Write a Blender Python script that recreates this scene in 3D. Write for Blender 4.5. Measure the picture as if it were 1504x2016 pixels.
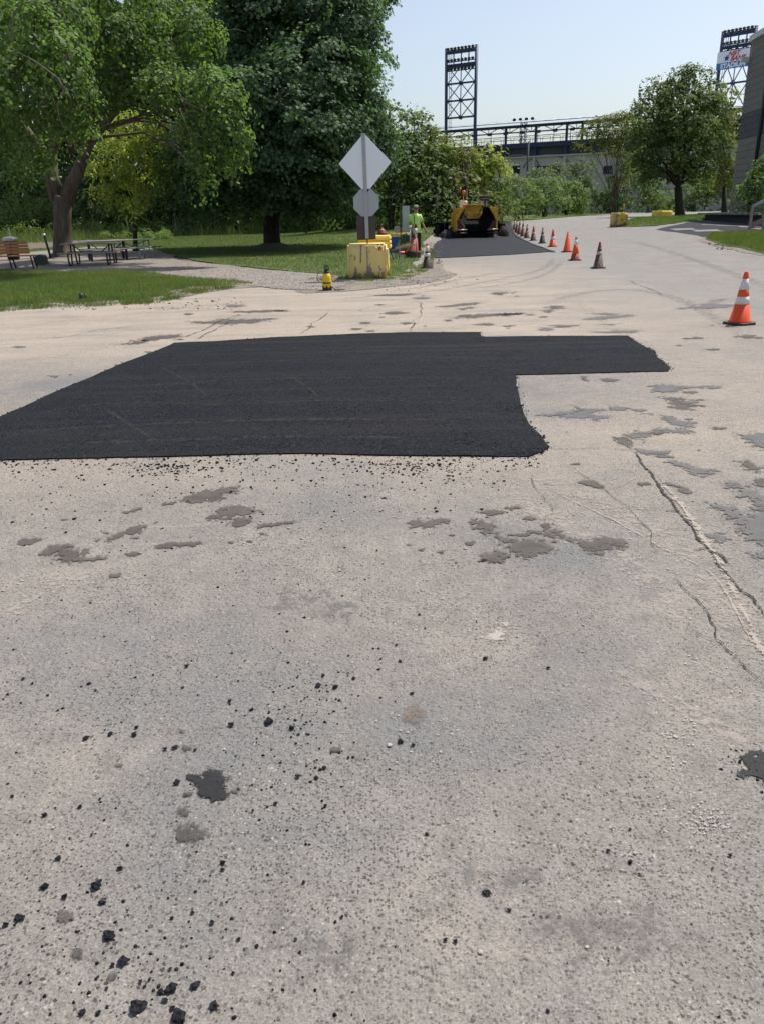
import bpy, bmesh, math, random
import numpy as np
from mathutils import Vector, Matrix
from mathutils.geometry import delaunay_2d_cdt
random.seed(7)
rng = np.random.default_rng(11)
SC = bpy.context.scene
for o in list(bpy.data.objects):
    bpy.data.objects.remove(o)
COL = SC.collection

# ------------------------------------------------------------------ camera
FPX = 1515.0
PITCH = math.radians(21.2)
ROLL = math.radians(1.3)
EYE = Vector((0.0, 0.0, 1.55))
_F = Vector((0, math.cos(PITCH), -math.sin(PITCH)))
_R0 = Vector((1, 0, 0))
_U0 = Vector((0, math.sin(PITCH), math.cos(PITCH)))
_R = math.cos(ROLL) * _R0 - math.sin(ROLL) * _U0
_U = math.cos(ROLL) * _U0 + math.sin(ROLL) * _R0
cam_d = bpy.data.cameras.new('camera')
cam_d.sensor_fit = 'VERTICAL'
cam_d.sensor_height = 36.0
cam_d.lens = 36.0 * FPX / 2016.0
cam_d.clip_start = 0.05
cam_d.clip_end = 3000
cam = bpy.data.objects.new('camera', cam_d)
COL.objects.link(cam)
cam.matrix_world = Matrix(((_R.x, _U.x, -_F.x, EYE.x), (_R.y, _U.y, -_F.y, EYE.y), (_R.z, _U.z, -_F.z, EYE.z), (0, 0, 0, 1)))
SC.camera = cam

# ------------------------------------------------------------------ light
SUN_EL = math.radians(61)
SUN_AZ = math.radians(47)          # clockwise from +Y, the direction the camera looks in
world = bpy.data.worlds.new("World")
SC.world = world
world.use_nodes = True
wn = world.node_tree.nodes
wl = world.node_tree.links
sky = wn.new('ShaderNodeTexSky')
sky.sky_type = 'NISHITA'
sky.sun_disc = False
sky.sun_elevation = SUN_EL
sky.sun_rotation = SUN_AZ
sky.altitude = 0
sky.air_density = 1.0
sky.dust_density = 2.5
sky.ozone_density = 1.0
bg = wn['Background']
bg.inputs['Strength'].default_value = 0.117
hsv = wn.new('ShaderNodeHueSaturation')
hsv.inputs['Saturation'].default_value = 0.86
wl.new(sky.outputs[0], hsv.inputs['Color'])
wl.new(hsv.outputs[0], bg.inputs['Color'])
sun_d = bpy.data.lights.new('sun', 'SUN')
sun_d.energy = 4.0
sun_d.angle = math.radians(1.2)
sun_d.color = (1.0, 0.95, 0.88)
sun = bpy.data.objects.new('sun', sun_d)
COL.objects.link(sun)
sdir = Vector((math.sin(SUN_AZ) * math.cos(SUN_EL), math.cos(SUN_AZ) * math.cos(SUN_EL), math.sin(SUN_EL)))
sun.rotation_euler = sdir.to_track_quat('Z', 'Y').to_euler()
SC.view_settings.view_transform = 'Standard'
SC.view_settings.look = 'None'
SC.view_settings.exposure = 0.40
SC.view_settings.gamma = 1.0
SC.view_settings.use_curve_mapping = False
SC.cycles.max_bounces = 6
SC.cycles.transparent_max_bounces = 8

# ------------------------------------------------------------------ terrain and picture geometry
def sst(a, b, x):
    t = min(1.0, max(0.0, (x - a) / (b - a)))
    return t * t * (3 - 2 * t)

def H(x, y):
    a = 0.55 * sst(7, 19, x) * sst(17, 31, y)
    return a + (0.80 - a) * sst(45, 66, y) * sst(-8, 3, x)

def ray(px, py):
    return (_F + _R * ((px - 752.0) / FPX) - _U * ((py - 1008.0) / FPX))

def G(px, py):
    """point of the terrain seen at that place of the photograph"""
    d = ray(px, py)
    if d.z > -1e-4:
        d = Vector((d.x, d.y, -1e-4))
    t = EYE.z / -d.z
    p = EYE + d * t
    if p.y < 17 or p.x < -8:
        return Vector((p.x, p.y, 0.0))
    # march from the eye, then refine
    n = 160
    lo, hi = 0.0, t * 1.001
    prev = 0.0
    for i in range(1, n + 1):
        tt = hi * i / n
        p = EYE + d * tt
        if p.z < H(p.x, p.y):
            a, b = prev, tt
            for _ in range(24):
                m = (a + b) / 2
                q = EYE + d * m
                if q.z < H(q.x, q.y):
                    b = m
                else:
                    a = m
            p = EYE + d * b
            return Vector((p.x, p.y, H(p.x, p.y)))
        prev = tt
    p = EYE + d * t
    return Vector((p.x, p.y, H(p.x, p.y)))

def PT(px, py, Y):
    d = ray(px, py)
    return EYE + d * (Y / d.y)

def PPM(p):
    """photograph pixels per metre at a point"""
    return FPX / max(0.1, (Vector(p) - EYE).dot(_F))

# ------------------------------------------------------------------ materials
def new_mat(name):
    m = bpy.data.materials.new(name)
    m.use_nodes = True
    return m, m.node_tree.nodes, m.node_tree.links, m.node_tree.nodes['Principled BSDF']

class NT:
    """small helper to write node graphs"""
    def __init__(self, name):
        self.m, self.n, self.l, self.b = new_mat(name)
        self._pos = None
    def pos(self):
        if self._pos is None:
            self._pos = self.n.new('ShaderNodeNewGeometry').outputs['Position']
        return self._pos
    def mapv(self, scale=(1, 1, 1), rot=(0, 0, 0), loc=(0, 0, 0), src=None):
        k = self.n.new('ShaderNodeMapping')
        k.inputs['Scale'].default_value = scale
        k.inputs['Rotation'].default_value = rot
        k.inputs['Location'].default_value = loc
        self.l.new(src if src is not None else self.pos(), k.inputs['Vector'])
        return k.outputs[0]
    def noise(self, scale, detail=4, rough=0.55, vec=None, dist=0.0):
        k = self.n.new('ShaderNodeTexNoise')
        k.inputs['Scale'].default_value = scale
        k.inputs['Detail'].default_value = detail
        k.inputs['Roughness'].default_value = rough
        k.inputs['Distortion'].default_value = dist
        self.l.new(vec if vec is not None else self.pos(), k.inputs['Vector'])
        return k.outputs['Fac']
    def voro(self, scale, vec=None, feature='F1', out='Distance', rand=1.0):
        k = self.n.new('ShaderNodeTexVoronoi')
        k.feature = feature
        k.inputs['Scale'].default_value = scale
        k.inputs['Randomness'].default_value = rand
        self.l.new(vec if vec is not None else self.pos(), k.inputs['Vector'])
        return k.outputs[out]
    def ramp(self, fac, stops, interp='LINEAR'):
        k = self.n.new('ShaderNodeValToRGB')
        k.color_ramp.interpolation = interp
        e = k.color_ramp.elements
        while len(e) < len(stops):
            e.new(0.5)
        for el, (p, c) in zip(e, stops):
            el.position = p
            el.color = (c, c, c, 1) if isinstance(c, (int, float)) else (*c, 1)
        self.l.new(fac, k.inputs[0])
        return k.outputs[0]
    def mix(self, fac, a, b, mode='MIX'):
        k = self.n.new('ShaderNodeMix')
        k.data_type = 'RGBA'
        k.blend_type = mode
        for s, v in ((0, fac), (6, a), (7, b)):
            if isinstance(v, (int, float)):
                k.inputs[s].default_value = v if s == 0 else (v, v, v, 1)
            elif isinstance(v, tuple):
                k.inputs[s].default_value = (*v, 1)
            else:
                self.l.new(v, k.inputs[s])
        return k.outputs[2]
    def math(self, op, a, b=0.0, clamp=False):
        k = self.n.new('ShaderNodeMath')
        k.operation = op
        k.use_clamp = clamp
        for i, v in enumerate((a, b)):
            if isinstance(v, (int, float)):
                k.inputs[i].default_value = v
            else:
                self.l.new(v, k.inputs[i])
        return k.outputs[0]
    def attr(self, name):
        k = self.n.new('ShaderNodeAttribute')
        k.attribute_name = name
        return k.outputs['Fac']
    def bump(self, height, strength=0.5, dist=0.01, normal=None):
        k = self.n.new('ShaderNodeBump')
        k.inputs['Strength'].default_value = strength
        k.inputs['Distance'].default_value = dist
        self.l.new(height, k.inputs['Height'])
        if normal is not None:
            self.l.new(normal, k.inputs['Normal'])
        return k.outputs[0]
    def done(self, color=None, rough=0.8, normal=None, metal=0.0, spec=None):
        b = self.b
        if color is not None:
            if isinstance(color, tuple):
                b.inputs['Base Color'].default_value = (*color, 1)
            else:
                self.l.new(color, b.inputs['Base Color'])
        if isinstance(rough, (int, float)):
            b.inputs['Roughness'].default_value = rough
        else:
            self.l.new(rough, b.inputs['Roughness'])
        b.inputs['Metallic'].default_value = metal
        if spec is not None:
            b.inputs['Specular IOR Level'].default_value = spec
        if normal is not None:
            self.l.new(normal, b.inputs['Normal'])
        return self.m

def paint(name, c, rough=0.5, var=0.18, scale=9.0, metal=0.0, dirt=None, dirt_amt=0.35, bump=0.15, spec=0.5):
    """painted or moulded surface with faint wear"""
    t = NT(name)
    oc = t.n.new('ShaderNodeTexCoord').outputs['Object']
    f = t.noise(scale, 5, 0.6, vec=oc)
    dk = tuple(x * (1 - var) for x in c)
    col = t.mix(f, dk, tuple(min(1, x * (1 + var)) for x in c))
    if dirt:
        g = t.noise(scale * 0.7, 6, 0.7, vec=t.mapv(loc=(4, 2, 1), src=oc))
        col = t.mix(t.ramp(g, [(0.62 - dirt_amt * 0.4, 0.0), (0.75, 1.0)]), col, dirt)
    nb = t.bump(t.noise(scale * 8, 4, 0.6, vec=oc), bump, 0.004)
    return t.done(col, rough, nb, metal, spec)

def chipped(name, c, under, amt=0.5, scale=7.0, vert=False, rust=None):
    """paint flaking off a rough body"""
    t = NT(name)
    oc = t.n.new('ShaderNodeTexCoord').outputs['Object']
    sc = (1, 1, 0.35) if vert else (1, 1, 1)
    v = t.mapv(scale=sc, src=oc)
    f = t.noise(scale, 8, 0.68, vec=v)
    fade = t.noise(2.2, 3, 0.5, vec=oc)
    col = t.mix(fade, tuple(x * 0.9 for x in c), c)
    sx_ = t.n.new('ShaderNodeSeparateXYZ')
    t.l.new(oc, sx_.inputs[0])
    f = t.math('ADD', f, t.ramp(sx_.outputs[2], [(0.0, 0.11), (0.30, 0.0)]))
    th = 0.72 - amt * 0.3
    mask = t.ramp(f, [(th, 0.0), (th + 0.03, 1.0)])
    col = t.mix(mask, col, under)
    fine = t.noise(60, 3, 0.6, vec=oc)
    col = t.mix(t.ramp(fine, [(0.3, 0.0), (0.7, 0.14)]), col, (0.1, 0.09, 0.07))
    n1 = t.bump(mask, 0.5, -0.006)
    n2 = t.bump(fine, 0.35, 0.006, n1)
    return t.done(col, 0.62, n2)

# old weathered asphalt: grey binder, aggregate grains, dust, scuffs
def old_asphalt(name, warm_bias=0.0):
    t = NT(name)
    big = t.noise(0.16, 4, 0.55)
    mid = t.noise(1.1, 6, 0.65)
    fine = t.noise(9.0, 6, 0.7)
    c = t.mix(t.ramp(big, [(0.40, 0.0), (0.60, 1.0)]), (0.222, 0.205, 0.186), (0.250, 0.224, 0.196))
    c = t.mix(t.ramp(mid, [(0.46, 0.0), (0.64, 0.7)]), c, (0.300, 0.268, 0.232))
    c = t.mix(t.ramp(fine, [(0.38, 0.6), (0.54, 0.0)]), c, (0.165, 0.150, 0.135))
    # bluish bare binder areas
    bl = t.noise(0.75, 6, 0.62, vec=t.mapv(loc=(13, 5, 0)))
    c = t.mix(t.ramp(bl, [(0.51, 0.0), (0.64, 0.8)]), c, (0.150, 0.156, 0.160))
    pk = t.noise(0.5, 4, 0.6, vec=t.mapv(loc=(3, 31, 0)))
    c = t.mix(t.ramp(pk, [(0.54, 0.0), (0.70, 0.35)]), c, (0.262, 0.228, 0.226))
    # grey bitumen rich side of the junction, away from the dust
    c = t.mix(t.attr('cool'), c, t.mix(t.ramp(mid, [(0.35, 0.0), (0.65, 1.0)]), (0.205, 0.203, 0.196), (0.262, 0.250, 0.234)))
    dust = t.attr('dust')
    dn = t.math('MULTIPLY', dust, t.ramp(t.noise(1.0, 7, 0.68, vec=t.mapv(scale=(0.7, 1.8, 1), loc=(8, 1, 0))), [(0.30, 0.25), (0.58, 1.0)]))
    c = t.mix(dn, c, (0.40, 0.335, 0.268))
    # scuffs from turning wheels, pale and dark, bent by a slow distortion
    for i, (rz, sx, sy, lo, a, col) in enumerate(((0.45, 0.6, 7.0, 0.60, 0.42, (0.44, 0.39, 0.335)), (-0.6, 0.5, 8.0, 0.62, 0.42, (0.43, 0.385, 0.34)), (0.12, 0.5, 9.0, 0.60, 0.35, (0.15, 0.145, 0.14)), (1.1, 0.6, 6.0, 0.63, 0.35, (0.17, 0.165, 0.16)))):
        s = t.noise(1.0, 6, 0.65, vec=t.mapv(scale=(sx, sy, 1), rot=(0, 0, rz), loc=(i * 7, 3, 0)), dist=0.5)
        gate = t.ramp(t.noise(0.45, 3, 0.5, vec=t.mapv(loc=(i * 11, 17, 0))), [(0.50, 0.0), (0.62, 1.0)])
        c = t.mix(t.math('MULTIPLY', t.ramp(s, [(lo, 0.0), (lo + 0.10, a)]), gate), c, col)
    # aggregate grains: dark pits and pale chips, in several sizes
    for sc, seed, lo, hi, pk0, kind, amt in ((70, 0, 0.25, 0.32, 0.68, 0, 1.0), (56, 4, 0.17, 0.23, 0.84, 0, 1.0), (85, 9, 0.22, 0.34, 0.82, 1, 0.6), (120, 2, 0.34, 0.44, 0.55, 0, 0.9), (90, 7, 0.24, 0.31, 0.70, 0, 1.0)):
        v0 = t.mapv(loc=(seed, seed * 1.7, 0))
        nz = t.n.new('ShaderNodeTexNoise'); nz.inputs['Scale'].default_value = sc * 1.6; nz.inputs['Detail'].default_value = 2
        t.l.new(v0, nz.inputs['Vector'])
        ma = t.n.new('ShaderNodeVectorMath'); ma.operation = 'MULTIPLY_ADD'
        t.l.new(nz.outputs['Color'], ma.inputs[0]); ma.inputs[1].default_value = (0.8 / sc, 0.8 / sc, 0); t.l.new(v0, ma.inputs[2])
        v = ma.outputs[0]
        wv = t.n.new('ShaderNodeTexVoronoi'); wv.inputs['Scale'].default_value = sc
        t.l.new(v, wv.inputs['Vector'])
        sep = t.n.new('ShaderNodeSeparateColor')
        t.l.new(wv.outputs['Color'], sep.inputs[0])
        pick = t.ramp(sep.outputs[0], [(pk0, 0.0), (pk0 + 0.03, 1.0)])
        wob = t.math('ADD', wv.outputs['Distance'], t.math('MULTIPLY', t.math('SUBTRACT', sep.outputs[1], 0.5), 0.22))
        spot = t.ramp(wob, [(lo, 1.0), (hi, 0.0)])
        patch = t.ramp(t.noise(1.3, 5, 0.65, vec=t.mapv(loc=(seed * 3, 9, 0))), [(0.40, 0.35), (0.58, 1.0)])
        f = t.math('MULTIPLY', t.math('MULTIPLY', pick, spot), patch)
        c = t.mix(t.math('MULTIPLY', f, amt), c, (0.048, 0.043, 0.040) if kind == 0 else (0.47, 0.43, 0.385))
    pep = t.noise(160, 4, 0.8)
    c = t.mix(t.ramp(pep, [(0.38, 0.6), (0.49, 0.0)]), c, (0.085, 0.078, 0.072))
    c = t.mix(t.ramp(pep, [(0.53, 0.0), (0.66, 0.5)]), c, (0.41, 0.375, 0.33))
    h = t.math('ADD', t.voro(55), t.math('MULTIPLY', t.noise(120, 4, 0.7), 0.8))
    nb = t.bump(h, 0.7, 0.007)
    nb = t.bump(t.noise(3.0, 5, 0.55), 0.25, 0.03, nb)
    return t.done(c, 0.88, nb, spec=0.25)

def fresh_asphalt(name, gloss=0.75, base=0.0125):
    t = NT(name)
    v = t.voro(95)
    cid = t.voro(95, out='Color')
    sep = t.n.new('ShaderNodeSeparateColor')
    t.l.new(cid, sep.inputs[0])
    c = t.mix(sep.outputs[0], (base * 0.5, base * 0.56, base * 0.72), (base * 2.0, base * 2.2, base * 2.8))
    c = t.mix(t.ramp(sep.outputs[1], [(0.95, 0.0), (0.98, 0.6)]), c, (0.08, 0.08, 0.08))
    # dusty drag marks of the lute and the roller
    for rz, lo, loc in ((0.02, 0.50, 3), (-0.35, 0.58, 9), (0.05, 0.53, 21), (0.7, 0.60, 33)):
        s = t.noise(1.0, 6, 0.65, vec=t.mapv(scale=(0.14, 3.2, 1), rot=(0, 0, rz), loc=(loc, 1, 0)))
        c = t.mix(t.ramp(s, [(lo, 0.0), (lo + 0.14, 0.35)]), c, (base * 2.9, base * 2.75, base * 2.6))
    c = t.mix(t.ramp(t.noise(1.3, 4, 0.6), [(0.4, 0.0), (0.7, 0.25)]), c, (base * 2.2, base * 2.1, base * 2.0))
    h = t.math('ADD', v, t.math('MULTIPLY', t.noise(60, 4, 0.7), 1.0))
    nb = t.bump(h, 0.8, 0.010)
    nb = t.bump(t.noise(4.0, 3, 0.5), 0.4, 0.02, nb)
    return t.done(c, gloss, nb, spec=0.05)

def leaf_mat(name, c0, c1, trans=0.35, yellow=None):
    t = NT(name)
    tint = t.attr('tint')
    col = t.mix(tint, c0, c1)
    if yellow:
        col = t.mix(t.ramp(t.noise(0.5, 2, 0.5), [(0.45, 0.0), (0.65, 0.7)]), col, yellow)
    t.done(col, 0.62, None, spec=0.16)
    tr = t.n.new('ShaderNodeBsdfTranslucent')
    tc = t.mix(1.0, col, (1.5, 1.75, 0.7), 'MULTIPLY')
    t.l.new(tc, tr.inputs['Color'])
    mx = t.n.new('ShaderNodeMixShader')
    mx.inputs[0].default_value = trans
    t.l.new(t.b.outputs[0], mx.inputs[1])
    t.l.new(tr.outputs[0], mx.inputs[2])
    t.l.new(mx.outputs[0], t.n['Material Output'].inputs['Surface'])
    return t.m

def bark_mat(name, c):
    t = NT(name)
    v = t.mapv(scale=(9, 9, 1.6))
    f = t.noise(1.0, 6, 0.7, vec=v)
    col = t.mix(t.ramp(f, [(0.35, 0.0), (0.65, 1.0)]), tuple(x * 0.4 for x in c), c)
    return t.done(col, 0.9, t.bump(f, 0.9, 0.05), spec=0.2)

def soil_mat(name, a, b, pebble=(0.3, 0.28, 0.25), sc=45, amt=0.5):
    t = NT(name)
    f = t.noise(1.6, 6, 0.65)
    c = t.mix(t.ramp(f, [(0.35, 0.0), (0.65, 1.0)]), a, b)
    cid = t.voro(sc, out='Color')
    sep = t.n.new('ShaderNodeSeparateColor')
    t.l.new(cid, sep.inputs[0])
    c = t.mix(t.math('MULTIPLY', t.ramp(sep.outputs[0], [(0.4, 0.0), (0.9, 1.0)]), amt), c, pebble)
    c = t.mix(t.ramp(sep.outputs[1], [(0.7, 0.0), (0.95, amt)]), c, tuple(x * 0.4 for x in a))
    h = t.math('ADD', t.voro(sc), t.noise(14, 4, 0.6))
    return t.done(c, 0.95, t.bump(h, 0.9, 0.03), spec=0.2)

M = {}
M['asphalt_old'] = old_asphalt('worn_asphalt')
M['asphalt_new'] = fresh_asphalt('fresh_asphalt')
M['asphalt_strip'] = fresh_asphalt('rolled_asphalt', 0.7, 0.023)
M['lump'] = fresh_asphalt('asphalt_lump', 0.5, 0.012)
M['driveway'] = fresh_asphalt('driveway_asphalt', 0.7, 0.030)
M['soil'] = soil_mat('soil', (0.12, 0.10, 0.07), (0.20, 0.17, 0.13))
M['shoulder'] = soil_mat('dirt_shoulder', (0.15, 0.13, 0.11), (0.27, 0.235, 0.20), (0.36, 0.33, 0.29), 30)
M['gravel'] = soil_mat('path_gravel', (0.185, 0.160, 0.140), (0.26, 0.23, 0.20), (0.40, 0.36, 0.32), 26, 0.7)
M['heap'] = soil_mat('asphalt_heap', (0.022, 0.023, 0.026), (0.035, 0.036, 0.04), (0.06, 0.06, 0.065), 22, 0.6)

def grass_mat(name, a, b, dry=(0.20, 0.17, 0.07)):
    t = NT(name)
    f = t.noise(1.1, 5, 0.6)
    g = t.noise(22, 5, 0.7)
    c = t.mix(t.ramp(f, [(0.35, 0.0), (0.65, 1.0)]), a, b)
    c = t.mix(t.ramp(g, [(0.3, 0.6), (0.6, 0.0)]), c, tuple(x * 0.55 for x in a))
    dr = t.noise(0.6, 6, 0.7, vec=t.mapv(loc=(5, 5, 0)))
    c = t.mix(t.ramp(dr, [(0.60, 0.0), (0.75, 0.6)]), c, dry)
    return t.done(c, 0.9, t.bump(g, 0.8, 0.05), spec=0.15)
M['turf'] = grass_mat('lawn_turf', (0.066, 0.100, 0.032), (0.112, 0.152, 0.050))

def blade_mat(name, c0, c1):
    return leaf_mat(name, c0, c1, 0.3, yellow=(0.19, 0.19, 0.065))
M['blade'] = blade_mat('grass_blades', (0.070, 0.112, 0.034), (0.165, 0.215, 0.072))
M['weed'] = blade_mat('tall_weeds', (0.065, 0.115, 0.040), (0.19, 0.25, 0.09))

def stain_mat(name, a, b, gloss=0.7, edge=0.55, spk=0.5, soft=0.16, cap=0.86):
    """film with a broken outline: its reach comes from the distance to the outline stored in the mesh"""
    t = NT(name)
    f = t.noise(6, 6, 0.65)
    c = t.mix(t.ramp(f, [(0.3, 0.0), (0.7, 1.0)]), a, b)
    p = t.noise(170, 3, 0.7)
    c = t.mix(t.ramp(p, [(0.5, 0.0), (0.7, spk)]), c, tuple(x * 2.0 for x in b))
    c = t.mix(t.ramp(p, [(0.3, 0.5), (0.45, 0.0)]), c, tuple(x * 0.4 for x in a))
    t.done(c, gloss, t.bump(p, 0.3, 0.002), spec=0.15)
    sd = t.attr('reach')
    n1 = t.math('SUBTRACT', t.noise(7.0, 8, 0.75), 0.5)
    n2 = t.math('SUBTRACT', t.noise(80, 4, 0.7), 0.5)
    n3 = t.math('SUBTRACT', t.noise(24.0, 5, 0.7), 0.5)
    v = t.math('ADD', t.math('ADD', sd, t.math('MULTIPLY', n1, edge * 7.0)), t.math('ADD', t.math('MULTIPLY', n2, edge * 2.0), t.math('MULTIPLY', n3, edge * 8.0)))
    al = t.ramp(v, [(0.0, 0.0), (soft, cap)])
    trn = t.n.new('ShaderNodeBsdfTransparent')
    mx = t.n.new('ShaderNodeMixShader')
    t.l.new(al, mx.inputs[0])
    t.l.new(trn.outputs[0], mx.inputs[1])
    t.l.new(t.b.outputs[0], mx.inputs[2])
    t.l.new(mx.outputs[0], t.n['Material Output'].inputs['Surface'])
    return t.m
M['stain'] = stain_mat('residue_stain', (0.064, 0.056, 0.050), (0.115, 0.102, 0.090))
M['stain_grey'] = stain_mat('grey_residue_stain', (0.100, 0.100, 0.100), (0.140, 0.137, 0.133))
M['stain_oil'] = stain_mat('bitumen_stain', (0.014, 0.015, 0.017), (0.030, 0.030, 0.031), 0.6, 0.5, 0.7, 0.12, 0.97)
M['stain_faint'] = stain_mat('faint_bitumen_stain', (0.045, 0.042, 0.040), (0.10, 0.094, 0.088), 0.7, 0.9, 0.5, 0.5, 0.8)
M['stain_brown'] = stain_mat('brown_dirt_stain', (0.13, 0.095, 0.072), (0.20, 0.155, 0.125), 0.9, 0.5, 0.5, 1.6, 0.62)
M['seal'] = stain_mat('worn_seal', (0.33, 0.29, 0.245), (0.40, 0.35, 0.295), 0.9, 0.5, 0.3, 0.5, 0.8)
M['stain_pale'] = stain_mat('pale_dust_mark', (0.42, 0.38, 0.34), (0.48, 0.43, 0.385), 0.9, 0.9, 0.3, 0.6, 0.65)
M['lute'] = stain_mat('dusty_lute_mark', (0.048, 0.045, 0.043), (0.066, 0.061, 0.057), 0.9, 0.22, 0.3, 1.4, 0.85)
M['track_dark'] = stain_mat('rubbed_wheel_track', (0.130, 0.124, 0.118), (0.175, 0.168, 0.160), 0.8, 1.0, 0.3, 1.0, 0.42)
M['track_pale'] = stain_mat('dusty_wheel_track', (0.36, 0.32, 0.28), (0.42, 0.37, 0.325), 0.9, 1.2, 0.3, 1.0, 0.5)
M['crack'] = NT('crack_filler').done((0.035, 0.03, 0.026), 0.95)

M['orange'] = paint('cone_orange', (0.80, 0.085, 0.012), 0.45, 0.1, 6)
M['orange_old'] = paint('faded_cone_orange', (0.38, 0.055, 0.024), 0.6, 0.2, 9, dirt=(0.12, 0.05, 0.035), dirt_amt=0.5)
M['maroon'] = paint('grimy_cone_orange', (0.15, 0.028, 0.018), 0.65, 0.3, 9, dirt=(0.05, 0.03, 0.025), dirt_amt=0.7)
M['cone_dark'] = paint('soot_black_cone', (0.045, 0.022, 0.020), 0.65, 0.3, 9, dirt=(0.02, 0.02, 0.02), dirt_amt=0.6)
M['cone_grime'] = chipped('scuffed_cone', (0.11, 0.060, 0.048), (0.27, 0.22, 0.19), 0.35, 12)
M['band'] = paint('reflective_white', (0.72, 0.68, 0.66), 0.4, 0.06, 10)
M['band_old'] = paint('dirty_reflective_white', (0.55, 0.48, 0.43), 0.55, 0.15, 10, dirt=(0.25, 0.2, 0.17), dirt_amt=0.5)
M['rubber'] = paint('black_rubber', (0.028, 0.026, 0.025), 0.6, 0.2, 20, dirt=(0.10, 0.09, 0.08), dirt_amt=0.35)
M['yellow_block'] = chipped('flaking_yellow_paint', (0.90, 0.69, 0.24), (0.30, 0.25, 0.17), 0.52, 8.0, True)
M['yellow_worn'] = chipped('worn_yellow_paint', (0.76, 0.53, 0.09), (0.26, 0.23, 0.18), 0.62, 4.0)
M['yellow_clean'] = paint('yellow_paint', (0.82, 0.60, 0.10), 0.55, 0.1, 5)
M['concrete_bare'] = paint('bare_concrete', (0.24, 0.225, 0.20), 0.9, 0.2, 12, bump=0.6)
M['rust'] = paint('rust', (0.55, 0.16, 0.02), 0.8, 0.3, 20)
M['alu'] = paint('sign_aluminium', (0.90, 0.91, 0.93), 0.40, 0.02, 2.5, metal=0.95, bump=0.02)
M['alu_grey'] = paint('dull_sign_aluminium', (0.42, 0.45, 0.46), 0.4, 0.08, 2.5, metal=0.55, bump=0.02)
M['galv'] = paint('galvanised_steel', (0.42, 0.43, 0.43), 0.45, 0.12, 18, metal=0.6)
M['brown_board'] = paint('weathered_board', (0.085, 0.060, 0.052), 0.8, 0.25, 4)
M['spray_yellow'] = paint('sprayer_yellow', (0.85, 0.52, 0.015), 0.35, 0.06, 8)
M['black_plastic'] = paint('black_plastic', (0.018, 0.018, 0.018), 0.42, 0.2, 20)
M['dark_steel'] = paint('dark_steel', (0.045, 0.042, 0.040), 0.5, 0.25, 9, metal=0.3)
M['paver_yellow'] = paint('paver_yellow', (0.78, 0.40, 0.025), 0.45, 0.12, 3, dirt=(0.25, 0.13, 0.03), dirt_amt=0.35)
M['hopper_black'] = paint('bitumen_black_steel', (0.007, 0.007, 0.009), 0.85, 0.4, 5, dirt=(0.018, 0.017, 0.016), dirt_amt=0.25, spec=0.08)
M['worn_steel'] = paint('worn_steel', (0.30, 0.24, 0.19), 0.4, 0.25, 12, metal=0.6)
M['navy'] = paint('navy_steel', (0.018, 0.036, 0.090), 0.55, 0.1, 1)
M['blue_barrow'] = paint('barrow_blue', (0.012, 0.085, 0.33), 0.4, 0.15, 8)
M['hydrant'] = paint('hydrant_red', (0.23, 0.045, 0.028), 0.55, 0.2, 10)
M['wood_grey'] = paint('weathered_grey_wood', (0.30, 0.275, 0.245), 0.85, 0.2, 14, bump=0.5)
M['wood_orange'] = paint('stained_orange_wood', (0.46, 0.215, 0.085), 0.65, 0.2, 14, bump=0.4)
M['wood_brown'] = paint('handle_wood', (0.42, 0.27, 0.16), 0.7, 0.2, 14)
M['wood_deck'] = paint('weathered_deck_wood', (0.24, 0.20, 0.165), 0.85, 0.25, 12, bump=0.5)
M['green_table'] = paint('grey_green_paint', (0.12, 0.165, 0.135), 0.55, 0.12, 6)
M['green_box'] = paint('utility_green', (0.03, 0.07, 0.05), 0.5, 0.15, 8)
M['lime'] = paint('high_visibility_lime', (0.62, 0.92, 0.22), 0.85, 0.06, 6)
M['skin'] = paint('skin', (0.42, 0.23, 0.16), 0.55, 0.06, 12)
M['trouser'] = paint('dark_trousers', (0.03, 0.032, 0.04), 0.9, 0.2, 12)
M['cap'] = paint('camouflage_cap', (0.30, 0.30, 0.22), 0.9, 0.5, 26)
M['wall_cream'] = paint('cream_concrete', (0.50, 0.46, 0.39), 0.9, 0.08, 0.4)
M['roof_pale'] = paint('pale_metal_roof', (0.45, 0.52, 0.58), 0.5, 0.08, 0.6)
M['window_dark'] = paint('dark_glass', (0.02, 0.03, 0.04), 0.15, 0.1, 3)
M['deck_shade'] = paint('shadowed_grandstand_steel', (0.07, 0.075, 0.085), 0.7, 0.2, 0.8)  # shade under the grandstand deck put into the colour
M['brick_red'] = paint('red_brown_cladding', (0.22, 0.12, 0.09), 0.9, 0.2, 0.5)
M['block_light'] = paint('grey_brown_block', (0.205, 0.185, 0.165), 0.9, 0.14, 3, bump=0.4)
M['block_dark'] = paint('dark_grey_block', (0.095, 0.095, 0.105), 0.9, 0.14, 3, bump=0.4)
M['parapet'] = paint('white_roof_flashing', (0.62, 0.62, 0.60), 0.5, 0.05, 3)
M['lamp_glass'] = paint('floodlight_face', (0.30, 0.33, 0.36), 0.3, 0.05, 3)
M['sign_white'] = paint('sign_white', (0.78, 0.80, 0.78), 0.5, 0.03, 0.6)
M['sign_blue'] = paint('sign_blue', (0.02, 0.16, 0.42), 0.5, 0.05, 0.6)
M['sign_red'] = NT('sign_red').done((0.55, 0.02, 0.03), 0.5)
M['star_blue'] = NT('star_blue').done((0.015, 0.04, 0.30), 0.5)
M['orange_flag'] = paint('beacon_orange', (0.75, 0.14, 0.02), 0.4, 0.1, 8)
M['white_plastic'] = paint('white_plastic', (0.72, 0.72, 0.66), 0.5, 0.06, 8)
M['pebble'] = paint('pale_stone', (0.36, 0.335, 0.30), 0.85, 0.2, 30)

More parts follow.
